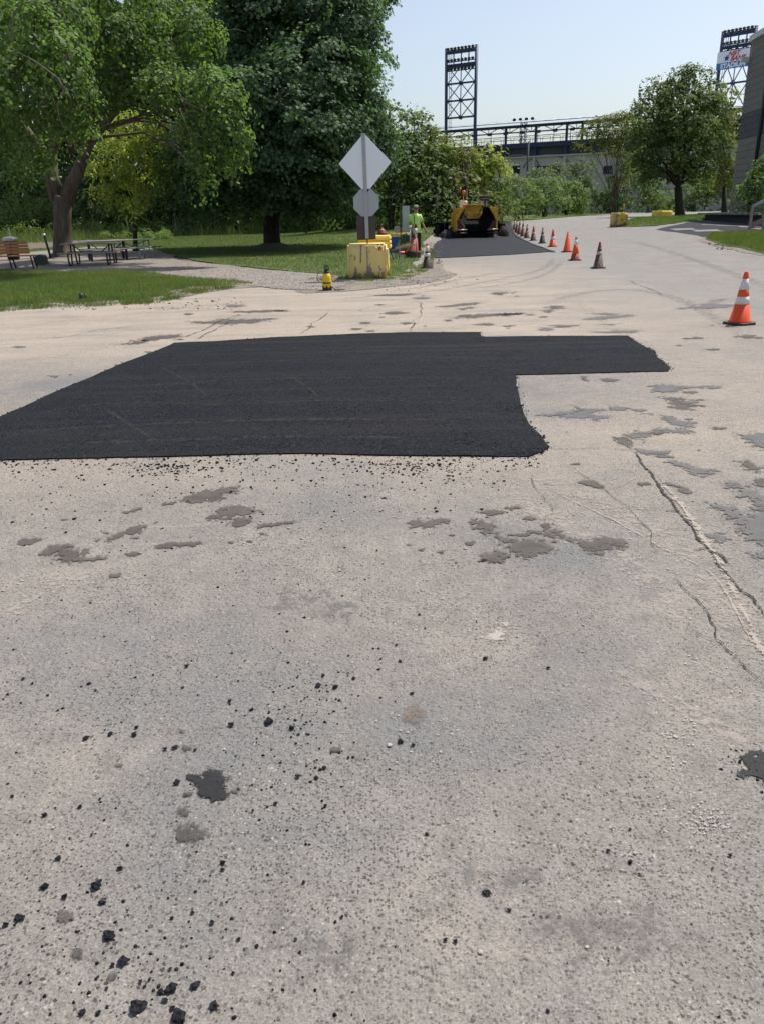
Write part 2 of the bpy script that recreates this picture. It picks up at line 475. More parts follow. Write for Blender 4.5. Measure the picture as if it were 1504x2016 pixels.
# ------------------------------------------------------------------ mesh helpers
def link(name, me, parent=None, loc=None):
    o = bpy.data.objects.new(name, me)
    COL.objects.link(o)
    if parent is not None:
        o.parent = parent
    if loc is not None:
        o.location = loc
    return o

def tag(o, label=None, cat=None, group=None, kind=None):
    if label: o['label'] = label
    if cat: o['category'] = cat
    if group: o['group'] = group
    if kind: o['kind'] = kind
    return o

def thing(name, label, cat, loc=(0, 0, 0), rz=0.0, group=None, rx=0.0, ry=0.0):
    o = bpy.data.objects.new(name, None)
    o.empty_display_size = 0.2
    COL.objects.link(o)
    o.location = loc
    o.rotation_euler = (rx, ry, rz)
    return tag(o, label, cat, group)

class MB:
    def __init__(self):
        self.v = []; self.f = []; self.s = []
    def add(self, vs, fs, smooth=False):
        b = len(self.v)
        self.v += [tuple(p) for p in vs]
        self.f += [tuple(i + b for i in f) for f in fs]
        self.s += [smooth] * len(fs)
        return self
    def box(self, c, d, rot=None, taper=1.0, tapery=None):
        """box of size d centred at c; taper scales the top face"""
        hx, hy, hz = d[0] / 2, d[1] / 2, d[2] / 2
        ty = taper if tapery is None else tapery
        vs = [Vector((sx * hx * (taper if sz > 0 else 1), sy * hy * (ty if sz > 0 else 1), sz * hz)) for sz in (-1, 1) for sy in (-1, 1) for sx in (-1, 1)]
        if rot is not None:
            vs = [rot @ p for p in vs]
        vs = [p + Vector(c) for p in vs]
        return self.add(vs, [(0, 2, 3, 1), (4, 5, 7, 6), (0, 1, 5, 4), (2, 6, 7, 3), (0, 4, 6, 2), (1, 3, 7, 5)])
    def bar(self, a, b, w, h, up=(0, 0, 1)):
        a, b = Vector(a), Vector(b)
        z = (b - a)
        L = z.length
        z.normalize()
        u = Vector(up)
        x = u.cross(z)
        if x.length < 1e-4:
            x = Vector((1, 0, 0)).cross(z)
        x.normalize()
        y = z.cross(x)
        R = Matrix((x, y, z)).transposed()
        return self.box((a + b) / 2, (w, h, L), R)
    def tube(self, pts, r, n=8, cap=True, smooth=True):
        pts = [Vector(p) for p in pts]
        rs = r if isinstance(r, (list, tuple)) else [r] * len(pts)
        base = len(self.v)
        prev = None
        rings = []
        for i, p in enumerate(pts):
            t = (pts[min(i + 1, len(pts) - 1)] - pts[max(i - 1, 0)])
            t.normalize()
            if prev is None:
                a = Vector((0, 0, 1)) if abs(t.z) < 0.9 else Vector((1, 0, 0))
                x = t.cross(a).normalized()
            else:
                x = (prev - t * prev.dot(t))
                if x.length < 1e-5:
                    x = t.cross(Vector((0, 1, 0)))
                x.normalize()
            prev = x
            y = t.cross(x)
            rings.append([p + (x * math.cos(2 * math.pi * k / n) + y * math.sin(2 * math.pi * k / n)) * rs[i] for k in range(n)])
        vs = [q for rg in rings for q in rg]
        fs = []
        for i in range(len(rings) - 1):
            for k in range(n):
                k2 = (k + 1) % n
                fs.append((i * n + k, i * n + k2, (i + 1) * n + k2, (i + 1) * n + k))
        self.add(vs, fs, smooth)
        if cap:
            self.f.append(tuple(base + k for k in reversed(range(n)))); self.s.append(False)
            self.f.append(tuple(base + (len(rings) - 1) * n + k for k in range(n))); self.s.append(False)
        return self
    def lathe(self, prof, n=24, c=(0, 0, 0), smooth=True, sides=None):
        """profile of (radius, z) round the vertical"""
        c = Vector(c)
        vs = []; fs = []
        for r, z in prof:
            for k in range(n):
                a = 2 * math.pi * k / n
                vs.append(c + Vector((r * math.cos(a), r * math.sin(a), z)))
        for i in range(len(prof) - 1):
            for k in range(n):
                k2 = (k + 1) % n
                fs.append((i * n + k, i * n + k2, (i + 1) * n + k2, (i + 1) * n + k))
        b = len(self.v)
        self.add(vs, fs, smooth)
        if prof[0][0] > 1e-4:
            self.f.append(tuple(b + k for k in reversed(range(n)))); self.s.append(False)
        if prof[-1][0] > 1e-4:
            self.f.append(tuple(b + (len(prof) - 1) * n + k for k in range(n))); self.s.append(False)
        return self
    def prism(self, pts2, a0, a1, axis='y'):
        """polygon given in the plane, pushed along an axis"""
        n = len(pts2)
        def put(p, a):
            if axis == 'y': return (p[0], a, p[1])
            if axis == 'x': return (a, p[0], p[1])
            return (p[0], p[1], a)
        vs = [put(p, a0) for p in pts2] + [put(p, a1) for p in pts2]
        fs = [tuple(range(n)), tuple(n + k for k in reversed(range(n)))]
        for k in range(n):
            k2 = (k + 1) % n
            fs.append((k, n + k, n + k2, k2))
        return self.add(vs, fs)
    def build(self, name, mat, parent=None, loc=None, bevel=0.0, seg=2):
        me = bpy.data.meshes.new(name)
        me.from_pydata(self.v, [], self.f)
        me.polygons.foreach_set('use_smooth', self.s)
        me.materials.append(mat)
        bm = bmesh.new(); bm.from_mesh(me)
        bmesh.ops.recalc_face_normals(bm, faces=bm.faces)
        bm.to_mesh(me); bm.free()
        o = link(name, me, parent, loc)
        if bevel:
            m = o.modifiers.new('bevel', 'BEVEL')
            m.width = bevel; m.segments = seg; m.limit_method = 'ANGLE'
        return o

def np_mesh(name, V, loops, counts, mat, attrs=None, smooth=False):
    """fast mesh from arrays"""
    me = bpy.data.meshes.new(name)
    me.vertices.add(len(V))
    me.vertices.foreach_set('co', np.ascontiguousarray(V, dtype=np.float32).ravel())
    me.loops.add(len(loops))
    me.loops.foreach_set('vertex_index', np.ascontiguousarray(loops, dtype=np.int32))
    me.polygons.add(len(counts))
    starts = np.concatenate(([0], np.cumsum(counts)[:-1])).astype(np.int32)
    me.polygons.foreach_set('loop_start', starts)
    me.polygons.foreach_set('loop_total', np.asarray(counts, dtype=np.int32))
    me.update(calc_edges=True)
    if smooth:
        me.polygons.foreach_set('use_smooth', np.ones(len(counts), dtype=bool))
    me.materials.append(mat)
    for k, (dom, arr) in (attrs or {}).items():
        a = me.attributes.new(k, 'FLOAT', dom)
        a.data.foreach_set('value', np.asarray(arr, dtype=np.float32))
    return me

def copy_tree(o, parent=None):
    c = o.copy()
    COL.objects.link(c)
    c.parent = parent
    for ch in list(o.children):
        copy_tree(ch, c)
    return c

# ------------------------------------------------------------------ ground sheets
def fractal(poly, rough=0.12, levels=3, seed=0, closed=True, maxseg=0.0):
    r = random.Random(seed)
    pts = [Vector((p[0], p[1])) for p in poly]
    for lv in range(levels):
        out = []
        n = len(pts)
        for i in range(n if closed else n - 1):
            a, b = pts[i], pts[(i + 1) % n]
            d = b - a
            out.append(a)
            if d.length < 0.012:
                continue
            nrm = Vector((-d.y, d.x))
            out.append((a + b) / 2 + nrm * r.uniform(-rough, rough) + d * r.uniform(-rough, rough) * 0.5)
        if not closed:
            out.append(pts[-1])
        pts = out
    return pts

def inside(px, py, poly):
    """numpy point in polygon"""
    res = np.zeros(px.shape, dtype=bool)
    n = len(poly)
    j = n - 1
    for i in range(n):
        xi, yi = poly[i]; xj, yj = poly[j]
        if yi != yj:
            c = ((yi > py) != (yj > py)) & (px < (xj - xi) * (py - yi) / (yj - yi) + xi)
            res ^= c
        j = i
    return res

def sheet(name, poly, off, mat, grid=None, skirt=0.0, parent=None, dust=None, zfun=None):
    """flat polygon laid on the terrain, with optional inner grid and skirt"""
    pts = [Vector((p[0], p[1])) for p in poly]
    n = len(pts)
    extra = []
    if grid is not None:
        gp = np.array(grid)
        k = inside(gp[:, 0], gp[:, 1], [(p[0], p[1]) for p in pts])
        extra = [Vector((a, b)) for a, b in gp[k]]
    res = delaunay_2d_cdt(pts + extra, [], [list(range(n))], 1, 1e-5)
    vc, faces = res[0], res[2]
    verts = []
    for p in vc:
        z = H(p.x, p.y) + off
        if zfun: z += zfun(p.x, p.y)
        verts.append((p.x, p.y, z))
    fs = []
    for f in faces:
        a, b, c = (vc[f[0]], vc[f[1]], vc[f[2]])
        if (b - a).cross(c - a) < 0: f = list(reversed(f))
        fs.append(tuple(f))
    if skirt > 0:
        cnt = {}
        for f in fs:
            for i in range(len(f)):
                e = (f[i], f[(i + 1) % len(f)])
                cnt[e] = 1
        nb = {}
        for (a, b) in list(cnt):
            if (b, a) not in cnt:
                for q in (a, b):
                    if q not in nb:
                        nb[q] = len(verts)
                        verts.append((verts[q][0], verts[q][1], verts[q][2] - skirt))
                fs.append((b, a, nb[a], nb[b]))
    me = bpy.data.meshes.new(name)
    me.from_pydata(verts, [], fs)
    me.materials.append(mat)
    if dust:
        at = me.attributes.new('dust', 'FLOAT', 'POINT')
        at.data.foreach_set('value', [dust(v[0], v[1]) for v in verts])
        at = me.attributes.new('cool', 'FLOAT', 'POINT')
        at.data.foreach_set('value', [0.75 * sst(2.0, 7.0, v[0]) * sst(10.0, 14.0, v[1]) + 0.5 * sst(22, 30, v[1]) * sst(-2, 3, v[0]) * (1 - 0.75 * sst(2.0, 7.0, v[0])) for v in verts])
    o = link(name, me, parent)
    return o

def polar_grid(rmin, rmax, ratio=1.09, amax=75, step=4.0):
    out = []
    r = rmin
    i = 0
    while r < rmax:
        a = -amax + (i % 2) * step / 2
        while a <= amax:
            out.append((r * math.sin(math.radians(a)), r * math.cos(math.radians(a))))
            a += step
        r *= ratio
        i += 1
    return out

def GP(lst):
    return [(lambda g: (g.x, g.y))(G(a, b)) for a, b in lst]

GRID = polar_grid(1.0, 400, 1.08, 80, 3.0)
ground = sheet('ground', [(-900, -60), (900, -60), (900, 900), (-900, 900)], -0.03, M['soil'], GRID)
tag(ground, kind='structure')

def dust_f(x, y):
    # beige dust carried over the left and far side of the junction, thinning to the right
    d = sst(7.5, 10.5, y) * (1 - sst(20, 30, y)) * (1 - sst(1.5, 7.5, x)) * 0.9
    d = max(d, 0.55 * (1 - abs(y - 5.4) / 1.4) if abs(y - 5.4) < 1.4 and -3 < x < 3 else 0)
    d = max(d, 0.45 * sst(2.2, 3.2, x) * (1 - sst(4.4, 5.5, x)) * sst(5.0, 6.5, y) * (1 - sst(8, 9.5, y)))
    return d * (0.45 if x > 6 else 1.0)

road_px = [(-700, 640), (-200, 560), (0, 545), (420, 540), (690, 530), (780, 510), (830, 480), (858, 455), (905, 442), (990, 437.5), (1100, 429), (1180, 422.5), (1240, 418.5),
           (1330, 414.5), (1430, 411.5), (1480, 411.0), (1560, 420), (1640, 440), (1800, 470), (2300, 560)]
road_poly = GP(road_px) + [(14, -4), (-14, -4)]
road = sheet('road', road_poly, 0.0, M['asphalt_old'], polar_grid(1.0, 300, 1.045, 80, 2.2), 0.0, dust=dust_f)
tag(road, kind='structure')

# driveway of darker asphalt in front of the grey building
drive = sheet('driveway', fractal(GP([(1290, 452), (1330, 443), (1375, 434), (1437, 430.5), (1530, 432), (1600, 445), (1600, 468), (1504, 470), (1440, 472), (1400, 469), (1340, 459)]), 0.03, 2, 5), 0.006, M['driveway'], GRID)
tag(drive, kind='structure')

# dirt shoulder beside the lawn, along the strip and in front of the concrete block
sh = sheet('dirt_shoulder', fractal(GP([(560, 566), (640, 556), (690, 549), (780, 546), (812, 535), (835, 505), (850, 470), (866, 452), (900, 447), (905, 462), (868, 480), (850, 512), (868, 528), (900, 540), (850, 556), (760, 566), (680, 574), (600, 578)]), 0.08, 4, 3), 0.008, M['shoulder'], GRID)
tag(sh, kind='structure')
sh2 = sheet('dirt_verge', fractal(GP([(-300, 640), (0, 612), (110, 603), (250, 596), (330, 590), (450, 570), (560, 562), (450, 556), (300, 575), (0, 595), (-300, 610)]), 0.10, 4, 8), 0.007, M['shoulder'], GRID)
tag(sh2, kind='structure')
sh3 = sheet('bare_earth', fractal(GP([(1375, 474), (1400, 480), (1450, 493), (1504, 504), (1600, 522), (1600, 505), (1500, 492), (1440, 482), (1410, 466), (1395, 463)]), 0.08, 3, 8), 0.008, M['shoulder'], GRID)
tag(sh3, kind='structure')

# gravel pad under the picnic tables and the path that leaves it
path = sheet('gravel_path', fractal(GP([(-300, 520), (0, 503), (90, 494), (180, 486), (300, 488), (330, 500), (420, 520), (520, 531), (640, 543), (700, 548), (680, 562), (640, 572), (560, 570), (480, 562), (380, 552), (250, 545), (100, 540), (0, 541), (-300, 560)]), 0.05, 4, 21), 0.014, M['gravel'], GRID)
tag(path, kind='structure')

lawnA = fractal(GP([(-400, 568), (0, 533), (130, 537), (250, 534), (330, 543), (420, 551), (500, 560), (440, 562), (370, 565), (325, 578), (290, 590), (180, 595), (90, 597), (0, 607), (-400, 655)]), 0.07, 4, 1)
lawnB = fractal(GP([(-500, 500), (0, 496), (100, 488), (170, 481), (200, 470), (330, 462), (560, 452), (760, 443), (860, 436), (940, 434), (935, 446), (866, 452), (848, 468), (834, 500), (815, 527), (786, 543), (692, 546), (640, 540), (520, 529), (420, 517), (335, 500), (300, 487), (180, 485), (90, 493), (0, 501), (-500, 520)]), 0.04, 4, 2)
lawnC = fractal(GP([(858, 440), (900, 428), (1000, 419), (1120, 415), (1240, 411.5), (1430, 409.3), (1500, 409), (1500, 410.5), (1430, 411.6), (1330, 414), (1240, 418), (1100, 428.5), (990, 437), (905, 442), (862, 448)]), 0.015, 3, 4)
lawnD = fractal(GP([(1212, 447), (1240, 432), (1300, 427), (1437, 419), (1500, 418), (1500, 429), (1437, 429.5), (1375, 433.5), (1330, 440), (1290, 445), (1240, 447)]), 0.03, 3, 6)
lawnE = fractal(GP([(1388, 470), (1400, 464), (1440, 460), (1504, 457), (1640, 455), (1640, 520), (1504, 502), (1460, 489), (1430, 486), (1405, 478)]), 0.05, 4, 7)
lawns = []
for nm, pl, off in (('front_lawn', lawnA, 0.012), ('lawn', lawnB, 0.012), ('verge_lawn', lawnC, 0.03), ('island_lawn', lawnD, 0.04), ('side_lawn', lawnE, 0.02)):
    o = sheet(nm, pl, off, M['turf'], GRID, 0.09)
    tag(o, kind='structure')

def blades(name, poly, n, h0, h1, w, mat, off=0.02, seed=0, lean=0.35, edge=True, dens=None):
    r = np.random.default_rng(seed)
    P = np.array([(p[0], p[1]) for p in poly])
    x0, y0 = P.min(0); x1, y1 = P.max(0)
    pts = np.zeros((0, 2))
    while len(pts) < n:
        c = np.stack([r.uniform(x0, x1, n * 2), r.uniform(y0, y1, n * 2)], 1)
        k = inside(c[:, 0], c[:, 1], [tuple(p) for p in P])
        if dens is not None:
            k &= r.random(len(c)) < dens(c[:, 0], c[:, 1])
        # thin by distance so that the nearer part is denser
        c = c[k]
        pts = np.concatenate([pts, c])
        if len(c) == 0: break
    pts = pts[:n]
    n = len(pts)
    Z = np.array([H(a, b) for a, b in pts]) + off
    hh = r.uniform(h0, h1, n) * (0.7 + 0.6 * (np.sin(pts[:, 0] * 2.3) * np.sin(pts[:, 1] * 1.7) * 0.5 + 0.5))
    az = r.uniform(0, 2 * np.pi, n)
    ax = np.stack([np.cos(az), np.sin(az)], 1) * (w * r.uniform(0.7, 1.3, n))[:, None]
    tip = r.normal(0, lean, (n, 2)) * hh[:, None]
    V = np.zeros((n, 3, 3))
    V[:, 0, :2] = pts - ax; V[:, 0, 2] = Z
    V[:, 1, :2] = pts + ax; V[:, 1, 2] = Z
    V[:, 2, :2] = pts + tip; V[:, 2, 2] = Z + hh
    me = np_mesh(name, V.reshape(-1, 3), np.arange(n * 3), np.full(n, 3), mat, {'tint': ('FACE', r.random(n) * 0.7 + 0.3 * r.random())})
    o = link(name, me)
    return tag(o, kind='stuff')
g1 = blades('grass', lawnA, 90000, 0.04, 0.10, 0.006, M['blade'], seed=1)
tag(g1, 'mown green grass in front of the picnic tables', 'grass')
g2 = blades('grass', lawnB, 150000, 0.04, 0.09, 0.009, M['blade'], seed=2)
tag(g2, 'mown lawn grass round the trees and the yellow blocks', 'grass')
g3 = blades('grass', lawnC, 30000, 0.08, 0.22, 0.03, M['blade'], seed=3)
tag(g3, 'rough verge grass between the far road and the bushes', 'grass')
g4 = blades('grass', lawnD, 25000, 0.04, 0.10, 0.015, M['blade'], off=0.05, seed=4)
tag(g4, 'grass round the small street tree by the grey building', 'grass')
g5 = blades('grass', lawnE, 30000, 0.05, 0.12, 0.010, M['blade'], off=0.06, seed=5)
tag(g5, 'grass beside the wooden steps', 'grass')
# ragged tufts where the front lawn gives way to dirt
edgeA = GP([(0, 600), (90, 592), (180, 590), (290, 585), (330, 572), (380, 562), (430, 562), (470, 566), (380, 582), (310, 598), (180, 604), (60, 610), (-60, 622)])
g6 = blades('grass', edgeA, 7000, 0.04, 0.11, 0.006, M['blade'], off=0.0, seed=6, dens=lambda x, y: 0.2 + 0.8 * (np.sin(x * 5) * np.sin(y * 4 + x) > 0.1))
tag(g6, 'sparse grass tufts in the dirt at the lawn edge', 'grass')
edgeB = GP([(640, 546), (700, 546), (790, 541), (830, 520), (848, 490), (856, 500), (850, 530), (800, 552), (700, 558), (600, 552)])
g7 = blades('grass', edgeB, 5000, 0.03, 0.09, 0.006, M['blade'], off=0.0, seed=7, dens=lambda x, y: 0.15 + 0.85 * (np.sin(x * 6) * np.sin(y * 5 + x) > 0.25))
tag(g7, 'thin grass tufts along the dirt shoulder by the yellow block', 'grass')

# ------------------------------------------------------------------ fresh asphalt patch and strip
patch_px = [(-300, 945), (-120, 880), (0, 822), (101, 777), (170, 748), (243, 716), (344, 676), (420, 673), (560, 664), (700, 658), (812, 655), (944, 655), (948, 664), (1040, 663), (1235, 662),
            (1262, 680), (1290, 694), (1292, 704), (1304, 712), (1318, 726), (1314, 732), (1180, 735), (1015, 739), (1017, 765), (1025, 800), (1040, 835), (1065, 860), (1080, 882), (1068, 890), (1040, 900),
            (900, 899), (760, 898), (600, 894), (420, 898), (200, 903), (0, 907), (-150, 912), (-300, 918)]
patch_w = GP(patch_px)
patch_poly = fractal(patch_w, 0.016, 6, 9)
def lumpy(x, y):
    return 0.002 * math.sin(x * 9 + 2 * math.sin(y * 7)) * math.sin(y * 11)
gx = [(x + random.uniform(-.03, .03), y + random.uniform(-.03, .03)) for x in np.arange(-7, 6, 0.13) for y in np.arange(4.8, 11.5, 0.13)]
patch = sheet('fresh_asphalt_patch', patch_poly, 0.010, M['asphalt_new'], gx, 0.014, zfun=lumpy)
tag(patch, kind='structure')
strip_px = [(850, 509), (847, 500), (853, 485), (862, 470), (866, 455), (900, 442), (985, 437.5), (1003, 438), (1012, 462), (1030, 473), (1052, 483), (1086, 496), (1000, 502), (920, 506)]
strip = sheet('fresh_asphalt_strip', fractal(GP(strip_px), 0.012, 3, 19), 0.022, M['asphalt_strip'], GRID, 0.03)
tag(strip, kind='structure')
# pale broken edge of the old surface along the strip
eb = MB()
ew = [G(*p) for p in [(1004, 440), (1008, 455), (1014, 464), (1030, 473.5), (1052, 483.5), (1088, 497)]]
er = random.Random(3)
for a, b in zip(ew[:-1], ew[1:]):
    L = (b - a).length
    k = max(2, int(L / 0.28))
    for i in range(k):
        q = a.lerp(b, (i + 0.5) / k)
        eb.box((q.x + er.uniform(0, .05), q.y, q.z + 0.03), (er.uniform(.10, .18), L / k * er.uniform(.8, 1.0), er.uniform(.05, .075)), Matrix.Rotation(math.atan2(b.y - a.y, b.x - a.x) - math.pi / 2 + er.uniform(-.15, .15), 3, 'Z'), 0.85)
e_o = eb.build('broken_pavement_edge', M['concrete_bare'])
tag(e_o, 'pale broken old pavement edge beside the new asphalt strip', 'pavement edge', kind='stuff')

# ------------------------------------------------------------------ stains, marks and cracks: parts of the road
def z8(l): return [(x / 1.979, 560 + y / 1.979) for x, y in l]
def z7(l): return [(760 + x / 2.0215, 700 + y / 2.0215) for x, y in l]
def z6(l): return [(x / 1.979, 1300 + y / 1.979) for x, y in l]
def z4(l): return [(980 + x / 2.87, 400 + y / 2.87) for x, y in l]
def z1(l): return [(700 + x / 1.8706, 560 + y / 1.8706) for x, y in l]
def zb(l): return [(760 + x / 2.0215, 1400 + y / 2.0215) for x, y in l]
stains = []
def seg_dist(P, poly):
    P = np.asarray(P); d = np.full(len(P), 1e9)
    n = len(poly)
    for i in range(n):
        a = np.array(poly[i]); b = np.array(poly[(i + 1) % n])
        ab = b - a; L = max(1e-9, (ab * ab).sum())
        t_ = np.clip(((P - a) @ ab) / L, 0, 1)
        q = a + t_[:, None] * ab
        d = np.minimum(d, np.hypot(P[:, 0] - q[:, 0], P[:, 1] - q[:, 1]))
    return d
def film(name, poly, mat, off, reach, cells=14, parent=None):
    """thin film round an outline; the mesh stores how far each vertex lies inside it"""
    A = np.array(poly)
    x0, y0 = A.min(0) - reach; x1, y1 = A.max(0) + reach
    st_ = max(min((x1 - x0), (y1 - y0)) / cells, max((x1 - x0), (y1 - y0)) / 60, 0.004)
    nx, ny = int((x1 - x0) / st_) + 2, int((y1 - y0) / st_) + 2
    gx_, gy_ = np.meshgrid(x0 + np.arange(nx) * st_, y0 + np.arange(ny) * st_)
    P = np.stack([gx_.ravel(), gy_.ravel()], 1)
    d = seg_dist(P, poly)
    ins = inside(P[:, 0], P[:, 1], [tuple(p) for p in poly])
    sd = np.where(ins, d, -d) / reach + 0.06
    idx = np.full(len(P), -1)
    keep = sd > -1.3
    fs = []
    for j_ in range(ny - 1):
        for i_ in range(nx - 1):
            q = (j_ * nx + i_, j_ * nx + i_ + 1, (j_ + 1) * nx + i_ + 1, (j_ + 1) * nx + i_)
            if keep[list(q)].any(): fs.append(q)
    if not fs: return None
    used = sorted({k for f in fs for k in f}); mp = {k: i for i, k in enumerate(used)}
    me = bpy.data.meshes.new(name)
    me.from_pydata([(P[k, 0], P[k, 1], H(P[k, 0], P[k, 1]) + off) for k in used], [], [tuple(mp[k] for k in f) for f in fs])
    at = me.attributes.new('reach', 'FLOAT', 'POINT')
    at.data.foreach_set('value', [float(max(-1.5, min(1.5, sd[k]))) for k in used])
    me.materials.append(mat)
    return link(name, me, parent)
def stain(px, mat='stain', rough=0.16, lv=4, off=0.004, name='stain', small=False):
    w = GP(px)
    A = np.array(w)
    ar = 0.5 * abs(sum(A[i][0] * A[(i + 1) % len(A)][1] - A[(i + 1) % len(A)][0] * A[i][1] for i in range(len(A))))
    pe = sum(float(np.hypot(*(A[i] - A[(i + 1) % len(A)]))) for i in range(len(A)))
    reach = max(0.008, 1.6 * ar / pe)
    p = [tuple(q) for q in fractal(w, 0.17, 1 if small else 3, len(stains) * 7 + 3)]
    o = film(name, p, M[mat], off + 0.0004 * (len(stains) % 7), reach, 8 if small else 16, road)
    if o: stains.append(o)
for l in ([(690, 840), (760, 818), (830, 800), (880, 795), (940, 785), (938, 800), (890, 815), (880, 830), (820, 845), (760, 858), (750, 845)],
          [(800, 918), (850, 885), (905, 862), (960, 868), (985, 885), (1020, 888), (960, 900), (880, 908)],
          [(885, 940), (920, 915), (985, 912), (970, 930), (920, 945)],
          [(412, 998), (480, 965), (520, 945), (610, 925), (640, 925), (560, 955), (500, 980), (440, 998)],
          [(600, 1022), (640, 1010), (720, 1010), (795, 1000), (760, 1020), (690, 1025), (620, 1030)],
          [(985, 955), (1030, 938), (1090, 930), (1150, 925), (1165, 930), (1100, 940), (1040, 948)],
          [(145, 1055), (200, 1022), (275, 1020), (290, 1035), (330, 1040), (340, 1065), (405, 1062), (400, 1075), (330, 1075), (310, 1090), (270, 1085), (210, 1075), (220, 1050), (170, 1060)],
          [(75, 998), (110, 992), (160, 995), (130, 1012), (100, 1018)], [(490, 1050), (520, 1045), (550, 1050), (520, 1062)],
          [(1015, 970), (1055, 967), (1045, 980), (1020, 978)], [(480, 888), (550, 870), (560, 875), (500, 892)], [(430, 1135), (475, 1128), (470, 1138), (435, 1145)],
          [(475, 235), (540, 215), (620, 200), (690, 195), (700, 205), (620, 215), (540, 232)],
          [(740, 145), (830, 145), (860, 135), (920, 140), (1000, 135), (1080, 135), (1000, 150), (900, 155), (830, 155)],
          [(900, 105), (1000, 102), (1120, 100), (1125, 106), (1000, 110), (920, 110)],
          [(635, 855), (680, 848), (680, 858), (640, 862)], [(890, 1005), (920, 1005), (905, 1015)], [(955, 1000), (990, 998), (985, 1008)], [(370, 1000), (395, 992), (385, 1004)]):
    stain(z8(l))
for l in ([(335, 670), (360, 652), (400, 660), (430, 700), (480, 730), (540, 735), (600, 735), (660, 765), (640, 785), (580, 790), (540, 805), (500, 785), (450, 745), (400, 710), (360, 690)],
          [(385, 820), (400, 785), (440, 778), (475, 790), (470, 815), (430, 832), (400, 830)],
          [(85, 672), (110, 660), (180, 650), (265, 655), (250, 665), (180, 680), (110, 685)],
          [(615, 675), (650, 672), (700, 710), (760, 735), (830, 735), (890, 725), (955, 750), (950, 770), (880, 775), (840, 795), (800, 780), (740, 750), (680, 735), (640, 700)],
          [(480, 715), (560, 700), (615, 700), (600, 712), (540, 722)], [(545, 645), (570, 640), (600, 655), (580, 662)], [(370, 625), (440, 618), (480, 622), (430, 635)],
          [(470, 608), (520, 600), (550, 605), (500, 617)], [(750, 502), (800, 498), (880, 520), (850, 528), (790, 515)],
          [(1115, 165), (1180, 170), (1200, 190), (1250, 200), (1200, 215), (1140, 208), (1130, 190)],
          [(900, 325), (940, 320), (970, 350), (960, 365), (920, 345)], [(1400, 425), (1440, 415), (1490, 440), (1480, 465), (1430, 455)],
          [(1460, 495), (1510, 490), (1520, 530), (1480, 520)], [(310, 745), (350, 740), (345, 755), (320, 755)], [(190, 782), (230, 780), (225, 790)],
          [(770, 83), (800, 85), (810, 105), (790, 100)], [(850, 100), (880, 88), (915, 100), (880, 106)], [(120, 770), (155, 768), (145, 780)], [(255, 815), (290, 822), (280, 830)], [(245, 712), (275, 710), (265, 722)],
          [(1000, 508), (1030, 505), (1050, 515), (1020, 518)], [(1100, 505), (1150, 515), (1200, 530), (1220, 545), (1190, 550), (1150, 528)]):
    stain(z7(l))
for l in ([(1045, 122), (1100, 118), (1200, 122), (1340, 122), (1330, 130), (1200, 130), (1110, 148), (1070, 145)],
          [(680, 240), (740, 225), (860, 215), (880, 215), (800, 235), (890, 245), (850, 262), (780, 250), (720, 250)],
          [(1030, 230), (1090, 240), (1160, 255), (1240, 270), (1200, 290), (1130, 275)],
          [(945, 320), (1010, 300), (1110, 290), (1220, 305), (1170, 315), (1080, 305), (1020, 340), (990, 330)],
          [(970, 370), (1050, 380), (1130, 380), (1110, 400), (1040, 395)], [(1130, 420), (1200, 435), (1320, 460), (1270, 480), (1200, 465)],
          [(1395, 312), (1504, 310), (1560, 380), (1504, 378), (1430, 335)],
          [(1280, 590), (1330, 595), (1380, 610), (1440, 640), (1470, 620), (1460, 580), (1400, 540), (1340, 510), (1360, 500), (1420, 520), (1470, 545), (1550, 600), (1560, 760), (1500, 755), (1440, 720), (1400, 690), (1380, 650), (1320, 610)],
          [(1265, 715), (1330, 710), (1360, 735), (1330, 742), (1290, 735)], [(1420, 790), (1470, 780), (1540, 800), (1540, 830), (1460, 805)], [(885, 210), (920, 202), (965, 212), (940, 220)], [(975, 215), (1020, 215), (1030, 225), (990, 225)],
          [(600, 240), (660, 232), (760, 222), (740, 232), (660, 242)], [(735, 195), (765, 205), (790, 215), (770, 220), (750, 205)]):
    stain(z7(l), 'stain_grey')
for l in ([(1010, 600), (1110, 585), (1200, 560), (1270, 540), (1240, 570), (1340, 575), (1300, 590), (1200, 597), (1100, 595)], [(500, 625), (600, 620), (690, 625), (610, 633)],
          [(500, 660), (600, 640), (760, 630), (740, 645), (620, 655)], [(290, 692), (460, 690), (400, 702)], [(540, 728), (700, 720), (820, 722), (720, 735), (600, 733)], [(0, 628), (110, 618), (140, 625), (20, 640)],
          [(250, 605), (300, 600), (310, 612), (290, 620)], [(20, 695), (100, 690), (70, 700)], [(560, 685), (700, 680), (640, 690)], [(0, 515), (30, 500), (60, 505), (30, 522)], [(70, 510), (100, 500), (95, 515)]):
    stain(z4(l), 'stain_grey', 0.10, 3)
for l in ([(290, 82), (370, 72), (470, 68), (430, 76), (330, 84)], [(355, 124), (420, 115), (500, 108), (620, 108), (560, 113), (440, 124)], [(500, 35), (530, 28), (555, 32), (520, 40)], [(700, 95), (725, 93), (715, 104)],
          [(95, 108), (150, 100), (190, 108), (140, 112)], [(50, 42), (230, 34), (180, 42)], [(370, 90), (400, 88), (390, 97)], [(540, 155), (590, 150), (560, 158)], [(720, 158), (820, 152), (760, 160)], [(70, 75), (110, 74), (90, 79)]):
    stain(z1(l), 'stain', 0.10, 3)
def ell(cx, cy, rx, ry, n=12, seed=0, j=0.18):
    r = random.Random(seed)
    return [(cx + rx * math.cos(2 * math.pi * k / n) * r.uniform(1 - j, 1 + j), cy + ry * math.sin(2 * math.pi * k / n) * r.uniform(1 - j, 1 + j)) for k in range(n)]
